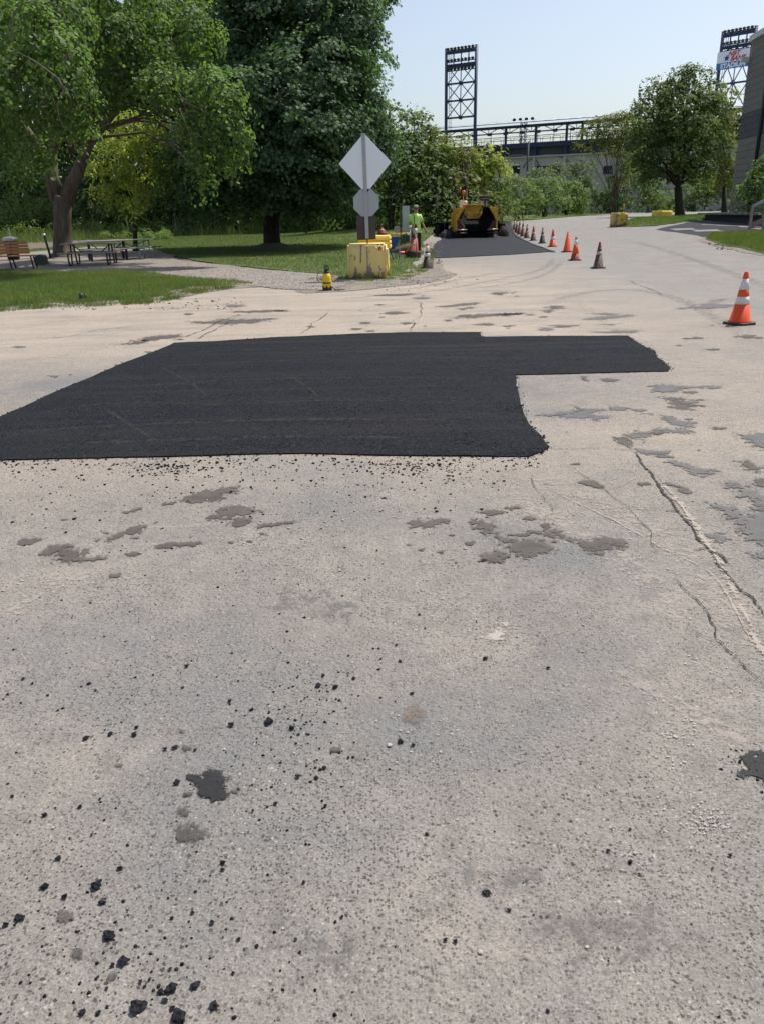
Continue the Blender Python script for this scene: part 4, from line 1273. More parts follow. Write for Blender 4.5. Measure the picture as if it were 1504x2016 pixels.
# ---- stadium grandstand
Y0, Y1 = 160.0, 143.0
pa = PT(860, 418, Y0); pb = PT(1250, 410, Y1)
ax = Vector((pb.x - pa.x, pb.y - pa.y, 0)); AL = ax.length; ax.normalize()
gang = math.atan2(ax.y, ax.x)
st = thing('grandstand', 'stadium grandstand with navy steel canopy over a cream concrete wall', 'stadium', (pa.x, pa.y, 0), gang)
def xs(px):
    """distance along the stand for a picture column"""
    d = ray(px, 330)
    # intersect in plan
    den = d.x * ax.y - d.y * ax.x
    t = (pa.x * ax.y - pa.y * ax.x) / den
    q = Vector((d.x * t, d.y * t, 0))
    return (q - Vector((pa.x, pa.y, 0))).dot(ax), q.y
def zs(px, py):
    s, y = xs(px)
    return PT(px, py, y).z
ZR = (zs(900, 257) + zs(1150, 240)) / 2         # canopy front beam
ZT = (zs(900, 268) + zs(1150, 252)) / 2         # truss bottom
ZD = (zs(960, 292) + zs(1150, 278)) / 2         # blue deck beam
ZW = (zs(1000, 313) + zs(1165, 303)) / 2        # top of cream wall
ZB = zs(1100, 291)
print('stadium heights', ZR, ZT, ZD, ZW, AL)
L0, L1 = -30.0, AL + 45.0
wall = MB(); wall.box(((L0 + L1) / 2, 1.0, ZW / 2), (L1 - L0, 2.0, ZW))
wall.build('wall', M['wall_cream'], st)
wc = MB(); wc.box(((L0 + L1) / 2, 0.9, ZW + 0.1), (L1 - L0, 2.5, 0.25)); wc.build('coping', M['wall_cream'], st)
cols = [xs(p)[0] for p in (816, 875, 934, 992, 1050, 1110, 1140, 1170, 1225)] + [AL + 9 * k for k in range(0, 5)]
for c in cols:
    MB().box((c, 0.3, (ZD + ZR) / 2), (0.36, 0.4, ZR - ZD)).build('column', M['navy'], st)
    MB().box((c, 0.3, (ZW + ZD) / 2), (0.6, 0.6, ZD - ZW)).build('column', M['navy'], st)
    MB().box((c, -0.12, ZW / 2), (0.5, 0.22, ZW)).build('pilaster', M['wall_cream'], st)
MB().box(((L0 + L1) / 2, 0.2, ZR), (L1 - L0, 0.5, 0.45)).build('canopy_beam', M['navy'], st)
MB().box(((L0 + L1) / 2, 0.2, ZT), (L1 - L0, 0.2, 0.16)).build('lower_chord', M['navy'], st)
tr = MB()
x = L0
while x < L1:
    tr.bar((x, 0.2, ZT), (x + 2.0, 0.2, ZR), 0.12, 0.12).bar((x + 2.0, 0.2, ZR), (x + 4.0, 0.2, ZT), 0.12, 0.12)
    tr.bar((x, 0.2, ZT), (x, 0.2, ZR), 0.10, 0.10)
    x += 4.0
tr.build('truss_web', M['navy'], st)
rf = MB()
rf.prism([(-1.0, ZR + 0.45), (-1.0, ZR + 0.60), (13, ZR + 2.2), (13, ZR + 2.0)], L0, L1, 'x')
rf.build('canopy_roof', M['roof_pale'], st)
ribs = MB()
x = L0
while x < L1:
    ribs.bar((x, -1.0, ZR + 0.60), (x, 13, ZR + 2.20), 0.10, 0.12)
    x += 2.2
ribs.build('roof_rib', M['roof_pale'], st)
MB().box(((L0 + L1) / 2, 0.0, ZD), (L1 - L0, 0.7, 0.8)).build('deck_beam', M['navy'], st)
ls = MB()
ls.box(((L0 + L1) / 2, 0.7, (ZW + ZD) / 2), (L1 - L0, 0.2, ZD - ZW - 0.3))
ls.build('deck_shadow_panel', M['deck_shade'], st)  # dark panel stands in for the shade below the deck beam
rl = MB()
for z in (ZD + 0.95, ZD + 1.5, ZD + 2.1):
    rl.bar((L0, -0.2, z), (L1, -0.2, z), 0.10, 0.10)
x = L0
while x < L1:
    rl.bar((x, -0.2, ZD), (x, -0.2, ZD + 2.1), 0.08, 0.08); x += 2.9
rl.build('railing', M['navy'], st)
wf = MB()
for c0, c1 in zip(cols[:-1], cols[1:]):
    n = 3
    for k in range(n):
        a = c0 + (c1 - c0) * (k + 0.12) / n; b = c0 + (c1 - c0) * (k + 0.88) / n
        wf.bar((a, 4.0, ZD + 0.6), (a, 4.0, ZT - 0.6), 0.07, 0.07).bar((b, 4.0, ZD + 0.6), (b, 4.0, ZT - 0.6), 0.07, 0.07).bar((a, 4.0, ZT - 0.6), (b, 4.0, ZT - 0.6), 0.07, 0.07)
        if k == 1: wf.bar((a + .3, 4.0, ZT - 1.8), (b - .3, 4.0, ZT - 1.8), 0.3, 0.25)
wf.build('screen_frame', M['galv'], st)
for pxw in (1015, 1057, 1075, 1094, 1196):
    c = xs(pxw)[0]; z = zs(pxw, 334.5)
    f = MB().box((c, -0.06, z), (1.5, 0.12, 1.3)).build('window_frame', M['navy'], st)
    MB().box((c, -0.13, z), (1.2, 0.04, 1.0)).build('pane', M['window_dark'], f)
ar = MB()
for pxw in (1015, 1075):
    c = xs(pxw)[0]; z = zs(pxw, 328)
    pts = [(c + 4.2 * math.cos(a), -0.1, z + 1.9 * math.sin(a)) for a in np.linspace(0, math.pi, 13)]
    ar.tube(pts, 0.13, 5)
ar.build('wall_arch', M['concrete_bare'], st)
for k in range(14):
    c = cols[0] + k * (cols[8] - cols[0]) / 13
    MB().box((c, -0.25, ZT - 0.1), (0.7, 0.5, 0.45)).build('canopy_lamp', M['dark_steel'], st)
# ground behind the fence is hidden by bushes; brick part of the stadium behind the right trees
bq = PT(1400, 300, 150)
bk = thing('brick_stadium_wing', 'red brown wing of the stadium glimpsed behind the right hand trees', 'building', (bq.x, bq.y, 0), gang)
hb = PT(1420, 200, 150).z
MB().box((4, 3, hb * 0.42), (34, 6, hb * 0.84)).build('wall', M['brick_red'], bk)
MB().box((4, 2.8, hb * 0.84 + 0.2), (34.4, 6.6, 0.5)).build('coping', M['wall_cream'], bk)
for k in range(5):
    f = MB().box((-9 + k * 6, -0.05, hb * 0.6), (2.2, 0.2, 2.0)).build('window', M['window_dark'], bk)

def light_tower(name, label, pxl, pxr, top_l, top_r, bottom_rows, YL, YR, bays, sign=None, head=0.40):
    """two columns, lamp decks at the head, crossed bays below"""
    A = PT(pxl, top_l, YL); B = PT(pxr, top_r, YR)
    d = Vector((B.x - A.x, B.y - A.y, 0)); W = d.length
    zt = (A.z + B.z) / 2
    t = thing(name, label, 'light tower', (A.x, A.y, 0), math.atan2(d.y, d.x), 'stadium light towers')
    for x in (0, W):
        MB().tube([(x, 0, -0.5), (x, 0, zt)], 0.28, 12).build('column', M['navy'], t)
    def Z(py): return PT((pxl + pxr) / 2, py, (YL + YR) / 2).z
    for (py, hgt) in bays['decks']:
        z = Z(py)
        MB().box((W / 2, 0, z), (W, 0.5, hgt)).build('lamp_deck', M['navy'], t)
    for py in bays['rows']:
        z = Z(py)
        MB().bar((0.3, 0, z - 0.35), (W - 0.3, 0, z - 0.35), 0.14, 0.14).build('lamp_rail', M['navy'], t)
        n = bays.get('n', 8)
        for k in range(n):
            x = W * (k + 0.75) / (n + 0.5)
            b = MB()
            b.tube([(x, 0.1, z), (x, -0.35, z - 0.12), (x, -0.55, z - 0.2)], [0.10, 0.20, 0.26], 8)
            b.bar((x, 0, z - 0.35), (x, 0, z), 0.07, 0.07)
            l = b.build('floodlight', M['dark_steel'], t)
    for fx in (0.25, 0.5, 0.75):
        MB().bar((W * fx, 0, Z(bays['decks'][-1][0])), (W * fx, 0, zt - 0.2), 0.16, 0.16).build('head_post', M['navy'], t)
    rows = bays['bars']
    for i, py in enumerate(rows):
        z = Z(py)
        MB().box((W / 2, 0, z), (W, 0.25, 0.28)).build('crossbar', M['navy'], t)
        MB().tube([(W / 2, -0.3, z), (W / 2, 0.3, z)], 0.34, 10).build('hub', M['navy'], t)
    tops = [Z(bays['decks'][-1][0])] + [Z(p) for p in rows]
    for z1, z0 in zip(tops[:-1], tops[1:]):
        for a, b in (((0.2, z1), (W / 2, z0)), ((W / 2, z1), (0.2, z0)), ((W / 2, z1), (W - 0.2, z0)), ((W - 0.2, z1), (W / 2, z0))):
            MB().bar((a[0], 0, a[1]), (b[0], 0, b[1]), 0.13, 0.13).build('brace', M['navy'], t)
        MB().bar((W / 2, 0, z1), (W / 2, 0, z0), 0.13, 0.13).build('centre_post', M['navy'], t)
    # ladder on the left column
    ld = MB()
    for dx in (0.75, 1.15): ld.bar((dx, -0.3, 1), (dx, -0.3, zt - 1), 0.06, 0.06)
    z = 1.0
    while z < zt - 1: ld.bar((0.75, -0.3, z), (1.15, -0.3, z), 0.05, 0.05); z += 0.6
    ld.build('ladder', M['navy'], t)
    return t, W, zt, Z
t1, W1, zt1, Z1 = light_tower('light_tower', 'navy floodlight tower with two columns rising clear above the grandstand canopy', 878.5, 937.5, 94, 89, None, 156, 153,
                              {'decks': [(101.5, 0.42), (128.5, 0.60)], 'rows': [92.5, 115.5, 133.5], 'bars': [163.5, 197.5, 231], 'n': 8})
t2, W2, zt2, Z2 = light_tower('light_tower', 'navy floodlight tower carrying the stadium name sign, partly hidden by the grey building', 1424, 1488, 58, 54, None, 150, 146,
                              {'decks': [(66, 0.50), (90, 0.45)], 'rows': [56, 80], 'bars': [98, 163, 215], 'n': 8})
# sign board on the second tower
zs0, zs1, zs2 = Z2(134.5), Z2(121.5), Z2(99.0)
sg = MB(); sg.box((W2 / 2, -0.62, (zs1 + zs2) / 2), (W2 + 0.4, 0.25, zs2 - zs1)); s_o = sg.build('sign_board', M['sign_white'], t2)
sg = MB(); sg.box((W2 / 2, -0.62, (zs0 + zs1) / 2 - 0.01), (W2 + 0.4, 0.25, zs1 - zs0)); s_b = sg.build('sign_band', M['sign_blue'], t2)
def text(name, s, size, loc, mat, parent, shear=0.0, bold=0.0, ext=0.03, rx=math.pi / 2, align='LEFT', xs_=1.0):
    c = bpy.data.curves.new(name, 'FONT')
    c.body = s; c.size = size; c.shear = shear; c.offset = bold; c.extrude = ext; c.align_x = align
    o = bpy.data.objects.new(name, c)
    COL.objects.link(o)
    c.materials.append(mat)
    bpy.context.view_layer.update()
    dg = bpy.context.evaluated_depsgraph_get()
    me = bpy.data.meshes.new_from_object(o.evaluated_get(dg))
    bpy.data.objects.remove(o)
    me.name = name
    if not me.materials: me.materials.append(mat)
    k = link(name, me, parent, loc)
    k.rotation_euler = (rx, 0, 0)
    k.scale = (xs_, 1, 1)
    return k
hb_ = zs2 - zs1
text('lettering', 'NBT', hb_ * 0.58, (W2 * 0.30, -0.78, zs1 + hb_ * 0.52), M['sign_red'], s_o, 0.35, 0.012)
text('lettering', 'BANK', hb_ * 0.58, (W2 * 0.38, -0.78, zs1 + hb_ * 0.07), M['sign_red'], s_o, 0.35, 0.012)
stp = [((0.55 if k % 2 == 0 else 0.22) * hb_ * 0.55 * math.sin(math.pi * k / 5), (0.55 if k % 2 == 0 else 0.22) * hb_ * 0.55 * math.cos(math.pi * k / 5)) for k in range(10)]
MB().prism([(W2 * 0.27 + a, zs1 + hb_ * 0.36 + b) for a, b in stp], -0.83, -0.75).build('star', M['star_blue'], s_o)
text('lettering', 'STADIUM', (zs1 - zs0) * 0.98, (W2 * 0.10, -0.78, zs0 + (zs1 - zs0) * 0.16), M['sign_white'], s_b, 0.0, 0.04, xs_=1.05)

# small lattice mast behind the stand and a utility pole in front of it
q = PT(1023, 410, 175)
mast = thing('lattice_mast', 'slender lattice mast with four small floodlights behind the canopy', 'mast', (q.x, q.y, 0), gang)
zq = PT(1023, 238, 175).z
mb = MB()
for dx, dy in ((-.7, -.7), (.7, -.7), (.7, .7), (-.7, .7)): mb.bar((dx, dy, 0), (dx * .6, dy * .6, zq), 0.12, 0.12)
z = 4
while z < zq - 1:
    mb.bar((-.7, -.7, z), (.7, -.7, z + 1.2), 0.08, 0.08).bar((.7, -.7, z), (-.7, -.7, z + 1.2), 0.08, 0.08).bar((.7, -.7, z), (.7, .7, z + 1.2), 0.08, 0.08); z += 1.2
mb.build('lattice', M['navy'], mast)
MB().bar((-2.3, 0, zq), (2.3, 0, zq), 0.15, 0.15).build('crossarm', M['navy'], mast)
for k in range(4): MB().tube([(-1.9 + k * 1.27, 0.2, zq + 0.35), (-1.9 + k * 1.27, -0.3, zq + 0.2)], [0.25, 0.38], 8).build('floodlight', M['dark_steel'], mast)
q = PT(1034, 412, 120)
pole = thing('utility_pole', 'dark wooden utility pole standing in front of the cream stadium wall', 'pole', (q.x, q.y, 0))
zq = PT(1034, 279, 120).z
MB().tube([(0, 0, -0.3), (0, 0, zq)], [0.17, 0.12], 10).build('shaft', M['dark_steel'], pole)
MB().tube([(0.0, 0, zq - 0.1), (0.0, -0.9, zq + 0.05)], 0.06, 8).build('arm', M['dark_steel'], pole)

# ================================================================== signs and blocks
def hgt(px0, py0, px1, py1):
    g = G(px0, py0)
    return PT(px1, py1, g.y).z - g.z

def rough_block(mb_, w, d, h, seed, top=None, taper=0.97, n=10):
    """weathered concrete block: subdivided box with knocked edges"""
    bm = bmesh.new()
    bmesh.ops.create_cube(bm, size=1.0)
    bmesh.ops.bevel(bm, geom=list(bm.edges), offset=0.05, segments=2, affect='EDGES')
    bmesh.ops.subdivide_edges(bm, edges=list(bm.edges), cuts=3, use_grid_fill=True)
    from mathutils import noise as mn
    for v in bm.verts:
        k = 1 - (1 - taper) * (v.co.z + 0.5)
        p = Vector((v.co.x * w * k, v.co.y * d * k, (v.co.z + 0.5) * h))
        e = mn.noise(Vector((p.x * 3 + seed, p.y * 3, p.z * 3))) * 0.018 + mn.noise(Vector((p.x * 9 + seed, p.y * 9, p.z * 9))) * 0.010
        v.co = p + Vector((p.x, p.y, 0)).normalized() * e if Vector((p.x, p.y, 0)).length > 0.01 else p
    b0 = len(mb_.v)
    bm.verts.ensure_lookup_table()
    mb_.add([v.co[:] for v in bm.verts], [[v.index for v in f.verts] for f in bm.faces], True)
    bm.free()
    return mb_

gB = G(724, 550)
sB = PPM(gB)
bw_, bh_ = 76 / sB, 66 / sB
DB = 0.75
blk = thing('concrete_block', 'front yellow concrete block with flaking paint that carries the sign post', 'barrier block', (gB.x, gB.y + DB / 2, 0), math.radians(-2), 'yellow concrete blocks')
rough_block(MB(), bw_, DB, bh_, 3, taper=0.985).build('block', M['yellow_block'], blk)
nb_ = MB(); nb_.box((bw_ / 2 - 0.02, -0.02, bh_ * 0.62), (0.14, 0.34, bh_ * 0.46)); nb_.build('side_key', M['yellow_block'], blk, bevel=0.03)
MB().tube([((750 - 724) / sB, -DB / 2 - 0.012, bh_ * 0.87), ((750 - 724) / sB, -DB / 2 + 0.02, bh_ * 0.87)], 0.05, 12).build('rust_bolt', M['rust'], blk)
MB().box((-0.14, -DB / 2 + 0.0, bh_ * 0.72), (0.03, 0.02, bh_ * 0.5), Matrix.Rotation(0.06, 3, 'Y')).build('drip_groove', M['concrete_bare'], blk)
MB().box((0.02, -DB / 2 + 0.0, bh_ * 0.55), (0.022, 0.02, bh_ * 0.75)).build('drip_groove', M['concrete_bare'], blk)
# second block, with ribbed cap
g2b = Vector((gB.x + 0.20, gB.y + DB + 0.75, 0))
blk2 = thing('concrete_block', 'yellow block with a ribbed cap directly behind the sign post block', 'barrier block', g2b, math.radians(-3), 'yellow concrete blocks')
h2 = PT(740, 466, g2b.y).z
rough_block(MB(), 0.74, 0.75, h2 - 0.30, 8).build('block', M['yellow_clean'], blk2)
rb_ = MB()
for k in range(3):
    z = h2 - 0.30 + 0.05 + k * 0.105
    rb_.box((0, 0, z), (0.86 - 0.01 * k, 0.80, 0.075))
    rb_.box((0, 0, z + 0.05), (0.80, 0.72, 0.04))
rb_.build('ribbed_cap', M['yellow_clean'], blk2, bevel=0.015)
# third block beyond the barrow
g3b = G(792, 497)
s3b = PPM(g3b)
blk3 = thing('concrete_block', 'battered yellow block with bare concrete face behind the blue wheelbarrow', 'barrier block', (g3b.x, g3b.y + 0.4, 0), math.radians(4), 'yellow concrete blocks')
h3 = PT(792, 459, g3b.y).z
rough_block(MB(), 56 / s3b, 0.8, h3, 14, taper=0.96).build('block', M['yellow_worn'], blk3)
for (px, py, w, lab, yaw) in ((1221, 446.5, 25, 'tall worn yellow block at the near corner of the far grass island', 0.1), (1306, 428.5, 32, 'low yellow block beside the small street tree trunk', 0.35)):
    g = G(px, py); s = PPM(g)
    top = 417.5 if px < 1250 else 414.5
    hh = PT(px, top, g.y).z - g.z
    bk_ = thing('concrete_block', lab, 'barrier block', (g.x, g.y + 0.5, g.z), yaw, 'yellow concrete blocks')
    b = rough_block(MB(), w / s, 1.0, hh * (1 if px > 1250 else 0.98), px * 1.0, taper=0.96)
    b.build('block', M['yellow_worn'] if px < 1250 else M['yellow_clean'], bk_)
g = G(1221, 446.5)
q = PT(1226, 420, g.y + 2.5)
mk_ = thing('marker_post', 'thin orange marker post behind the tall worn yellow block', 'post', (q.x, q.y, H(q.x, q.y)))
MB().tube([(0, 0, 0), (0, 0, PT(1225, 401, q.y).z - H(q.x, q.y))], 0.03, 8).build('shaft', M['wood_orange'], mk_)

# sign post
SY = gB.y + 0.10
base = PT(724, 484, SY)
top = PT(715.5, 266, SY)
post = thing('sign_post', 'tall steel post with diamond and octagon signs seen from the back', 'signpost', (base.x, SY + 0.16, bh_ - 0.35))
tilt = math.atan2(top.x - base.x, top.z - base.z)
post.rotation_euler = (0, tilt, 0)
PL = (Vector((top.x, 0, top.z)) - Vector((base.x, 0, base.z))).length + 0.35
def along(px, py):
    p = PT(px, py, SY)
    dz = p.z - (bh_ - 0.35); dx = p.x - base.x
    return dz * math.cos(tilt) + dx * math.sin(tilt), dx * math.cos(tilt) - dz * math.sin(tilt)
pm = MB()
zlow = along(724, 470)[0]
pm.prism([(-0.045, -0.05), (0.045, -0.05), (0.045, 0.0), (0.03, 0.0), (0.03, -0.035), (-0.03, -0.035), (-0.03, 0.0), (-0.045, 0.0)], zlow, PL, 'z')
pm.build('channel', M['galv'], post)
MB().bar((0.0, -0.02, 0.0), (0.0, -0.02, zlow + 0.3), 0.035, 0.03).build('stub', M['dark_steel'], post)
def plate(pts, y0, y1, name, mat):
    return MB().prism(pts, y0, y1).build(name, mat, post, bevel=0.002)
zc, xc = along(718.5, 320)
dd = 49.5 / sB
plate([(xc - dd, zc), (xc - dd * 0.03, zc + dd * 1.0), (xc + dd * 0.03, zc + dd * 1.0), (xc + dd, zc), (xc + dd * 0.03, zc - dd * 1.06), (xc - dd * 0.03, zc - dd * 1.06)], 0.001, 0.006, 'diamond_sign', M['alu'])
zo, xo = along(721, 399)
ro = 24.5 / sB / math.cos(math.pi / 8)
plate([(xo + ro * math.cos(math.pi / 8 + k * math.pi / 4), zo + ro * math.sin(math.pi / 8 + k * math.pi / 4)) for k in range(8)], 0.001, 0.006, 'octagon_sign', M['alu_grey'])
zp0, xp = along(722, 472.5); zp1, _ = along(722, 424.5)
bd = plate([(xp - 0.235, zp0), (xp + 0.235, zp0), (xp + 0.235, zp1), (xp - 0.235, zp1)], 0.002, 0.03, 'brown_board', M['brown_board'])
for k in range(9):
    z = PL - 0.12 - k * 0.3
    if z > zlow: MB().tube([(0, -0.058, z), (0, -0.034, z)], 0.011, 8).build('bolt', M['worn_steel'], post)

# small tall sign on two green posts
gs = G(799, 489)
gs.y = 34.0
q = PT(799, 448, 34.0)
grn = thing('panel_sign', 'narrow grey panel sign on green posts left of the worker', 'sign', (q.x, 34.0, 0))
zt_ = PT(799, 405, 34.0).z
for dx in (-0.22, 0.22):
    MB().box((dx, 0, zt_ / 2), (0.06, 0.06, zt_)).build('post', M['green_box'], grn)
MB().box((0.0, 0.0, (zt_ + 0.75) / 2 + 0.05), (0.30, 0.03, zt_ - 0.85)).build('panel', M['alu_grey'], grn)
MB().box((0.0, 0.0, 0.55), (0.36, 0.04, 0.30)).build('lower_panel', M['green_box'], grn)
q = PT(807, 462, 31.5)
wp = thing('marker_stake', 'short white topped stake beside the worn yellow block', 'post', (q.x, 31.5, 0))
z = PT(807, 444, 31.5).z
MB().tube([(0, 0, 0), (0, 0, z - 0.08)], 0.025, 8).build('shaft', M['alu_grey'], wp)
MB().tube([(0, 0, z - 0.10), (0, 0, z)], [0.05, 0.045], 10).build('top', M['white_plastic'], wp)

# hydrant
q = PT(752, 466, 35.0)
hy = thing('fire_hydrant', 'dull red fire hydrant showing above the ribbed yellow block', 'hydrant', (q.x, 35.0, 0))
zh = PT(752, 448, 35.0).z
k = zh / 0.8
MB().lathe([(0.16 * k, 0), (0.16 * k, 0.05 * k), (0.11 * k, 0.07 * k), (0.11 * k, 0.48 * k), (0.14 * k, 0.50 * k), (0.14 * k, 0.56 * k), (0.12 * k, 0.60 * k)], 16).build('barrel', M['hydrant'], hy)
MB().lathe([(0.165 * k, 0.58 * k), (0.165 * k, 0.62 * k), (0.14 * k, 0.64 * k), (0.125 * k, 0.70 * k), (0.08 * k, 0.75 * k), (0.04 * k, 0.76 * k), (0.04 * k, 0.80 * k)], 16).build('bonnet', M['hydrant'], hy)
for sx in (-1, 1): MB().tube([(sx * 0.08 * k, 0, 0.44 * k), (sx * 0.21 * k, 0, 0.44 * k)], 0.055 * k, 10).build('nozzle', M['hydrant'], hy)
MB().tube([(0, -0.08 * k, 0.40 * k), (0, -0.20 * k, 0.40 * k)], 0.07 * k, 10).build('pumper_nozzle', M['hydrant'], hy)
# long handled tools leaning across the hydrant and block
q0 = PT(757, 463, 33.0); q1 = PT(800, 461, 32.6)
rk = thing('rake', 'long wooden handled rake lying level between hydrant and worn block', 'rake', (0, 0, 0))
MB().tube([q0, q1], 0.018, 8).build('handle', M['wood_brown'], rk)
MB().bar(q1 + Vector((0, -0.2, 0)), q1 + Vector((0, 0.2, 0)), 0.04, 0.05).build('head', M['dark_steel'], rk)

# cut off saw and gloves on the third block
top3 = Vector((g3b.x, g3b.y + 0.4, h3))
sw = thing('cutoff_saw', 'small power saw with round guard resting on the worn yellow block', 'saw', (top3.x - 0.05, top3.y - 0.1, h3), 0.3)
MB().box((0.15, 0, 0.11), (0.30, 0.18, 0.18)).build('engine', M['worn_steel'], sw, bevel=0.03)
MB().tube([(-0.15, -0.03, 0.14), (-0.15, 0.03, 0.14)], 0.15, 18).build('blade_guard', M['cap'], sw)
MB().tube([(0.02, 0, 0.2), (0.12, 0, 0.30), (0.28, 0, 0.30), (0.32, 0, 0.18)], 0.018, 8).build('handle', M['black_plastic'], sw)
jug = thing('fuel_jug', 'small brown jug on the right end of the worn yellow block', 'jug', (top3.x + 0.42, top3.y, h3))
MB().lathe([(0.09, 0), (0.10, 0.03), (0.10, 0.18), (0.05, 0.25), (0.03, 0.27)], 14).build('body', M['maroon'], jug)
MB().lathe([(0.035, 0.27), (0.035, 0.31)], 12).build('cap', M['black_plastic'], jug)

# wheelbarrow
gw = G(781, 513)
wb = thing('wheelbarrow', 'blue wheelbarrow with dark tray parked behind the sign post block', 'wheelbarrow', (gw.x - 0.38, gw.y + 0.45, 0), math.radians(14))
def tray(b, z0, z1, a0, a1, w0, w1, t=0.0):
    lo = [(-a0 + t, -w0 + t, z0 + t), (a0 - t, -w0 + t, z0 + t), (a0 - t, w0 - t, z0 + t), (-a0 + t, w0 - t, z0 + t)]
    hi = [(-a1 + t, -w1 + t, z1), (a1 - t, -w1 + t, z1), (a1 - t, w1 - t, z1), (-a1 + t, w1 - t, z1)]
    return lo, hi
lo, hi = tray(None, 0.36, 0.76, 0.26, 0.46, 0.20, 0.36)
lo2, hi2 = tray(None, 0.36, 0.76, 0.26, 0.46, 0.20, 0.36, 0.012)
tb = MB()
tb.add(lo + hi + lo2 + hi2, [(3, 2, 1, 0), (0, 1, 5, 4), (1, 2, 6, 5), (2, 3, 7, 6), (3, 0, 4, 7), (8, 9, 10, 11), (12, 13, 9, 8), (13, 14, 10, 9), (14, 15, 11, 10), (15, 12, 8, 11), (4, 5, 13, 12), (5, 6, 14, 13), (6, 7, 15, 14), (7, 4, 12, 15)])
tb.build('tray', M['blue_barrow'], wb)
MB().tube([hi[0], hi[1], hi[2], hi[3], hi[0]], 0.018, 8).build('rim', M['dark_steel'], wb)
for sy in (-0.24, 0.24):
    MB().bar((-0.55, sy * 0.35, 0.22), (1.0, sy * 1.15, 0.50), 0.04, 0.05).build('handle', M['wood_brown'], wb)
    MB().tube([(0.10, sy, 0.34), (0.22, sy, 0.0), (0.42, sy, 0.0), (0.45, sy, 0.38)], 0.02, 8).build('leg', M['blue_barrow'], wb)
wh = MB().tube([(-0.58, -0.045, 0.19), (-0.58, 0.045, 0.19)], 0.19, 20).build('wheel', M['rubber'], wb)
MB().tube([(-0.58, -0.055, 0.19), (-0.58, 0.055, 0.19)], 0.09, 14).build('rim_disc', M['blue_barrow'], wh)

# ================================================================== cones
CH = 0.71
def rad(f): return 0.135 * (1 - f) + 0.026 * f
def seg_prof(f0, f1, out=0.0):
    return [(rad(f0) + out, 0.035 + f0 * (CH - 0.035)), (rad(f1) + out, 0.035 + f1 * (CH - 0.035))]
def make_cone(label, loc, segs, base='rubber', rz=0.0, group='traffic cones along the roadworks', h=1.0, tilt=(0, 0)):
    c = thing('traffic_cone', label, 'traffic cone', loc, rz, group, tilt[0], tilt[1])
    c.scale = (h, h, h)
    b = MB()
    s = 0.18
    b.prism([(-s, -s + .06), (-s + .06, -s), (s - .06, -s), (s, -s + .06), (s, s - .06), (s - .06, s), (-s + .06, s), (-s, s - .06)], 0.0, 0.035, 'z')
    b.build('base', M[base], c, bevel=0.006)
    for i, (f0, f1, m) in enumerate(segs):
        nm = 'reflective_band' if m.startswith('band') else 'cone_body'
        prof = seg_prof(f0, f1, 0.0015 if m.startswith('band') else 0.0)
        if f1 >= 0.999: prof = prof + [(0.020, CH + 0.002)]
        if f0 == 0: prof = [(rad(0) + 0.02, 0.034), (rad(0) + 0.004, 0.05)] + prof[1:]
        MB().lathe(prof, 28).build(nm, M[m], c)
    return c
NEAR = [(0, .36, 'orange'), (.36, .51, 'band'), (.51, .645, 'orange'), (.645, .86, 'band'), (.86, 1, 'orange')]
def at_h(px, pyb, pyt):
    g = G(px, pyb)
    s = PPM(g)
    return g, ((pyb - pyt) / s) / 0.73
def cone(px, pyb, pyt, label, segs, base='rubber', rz=0.1, **k):
    g, h = at_h(px, pyb - 1.5, pyt)
    return make_cone(label, (g.x, g.y + 0.08, g.z), segs, base, rz, h=max(0.8, min(1.3, h)), **k)
cone(1459, 641, 537, 'large clean orange cone with two white bands standing alone at the right', NEAR, rz=0.35)
cone(1178, 530, 478, 'scuffed brown grey cone with flaked bands, nearest of the row', [(0, .5, 'cone_grime'), (.5, .62, 'band_old'), (.62, .78, 'cone_grime'), (.78, .9, 'orange_old'), (.9, 1, 'orange_old')], rz=0.2)
cone(1132, 514.5, 468, 'orange cone with one white band near its tip, second of the row', [(0, .25, 'orange_old'), (.25, .64, 'orange'), (.64, .88, 'band'), (.88, 1, 'orange')])
cone(1116, 498, 457, 'plain orange cone without bands, third of the row', [(0, 1, 'orange')])
cone(1087, 487.5, 452.5, 'bright orange cone with one white band at mid height, beside the strip corner', [(0, .38, 'orange'), (.38, .56, 'band'), (.56, 1, 'orange')])
cone(1067, 481, 449, 'soot darkened cone with orange tip, fifth of the row', [(0, .42, 'cone_dark'), (.42, .56, 'band_old'), (.56, .68, 'orange_old'), (.68, .84, 'band_old'), (.84, 1, 'orange')])
cone(1049, 475.5, 445.5, 'maroon based cone with orange top, sixth of the row', [(0, .42, 'maroon'), (.42, .56, 'band_old'), (.56, 1, 'orange')])
cone(1036.5, 470.5, 442.5, 'maroon cone with two dirty white bands, seventh of the row', [(0, .38, 'maroon'), (.38, .52, 'band_old'), (.52, .66, 'orange_old'), (.66, .86, 'band_old'), (.86, 1, 'orange_old')])
cone(1028.5, 467, 440, 'dull maroon cone, eighth of the row', [(0, .5, 'maroon'), (.5, .68, 'band_old'), (.68, 1, 'maroon')])
cone(1022, 463, 437.5, 'dull maroon cone, ninth of the row', [(0, .5, 'maroon'), (.5, .68, 'band_old'), (.68, 1, 'maroon')])
cone(1017, 460, 434, 'pale topped maroon cone, tenth of the row', [(0, .45, 'maroon'), (.45, .85, 'band_old'), (.85, 1, 'orange_old')])
cone(1012, 455, 433, 'farthest small cone beside the screed plate', [(0, .45, 'maroon'), (.45, .85, 'band_old'), (.85, 1, 'orange_old')])
cone(841, 530.5, 481, 'dark brown cone with two white bands left of the new strip', [(0, .46, 'cone_dark'), (.46, .60, 'band'), (.60, .68, 'cone_dark'), (.68, .90, 'band'), (.90, 1, 'orange')], rz=0.0)
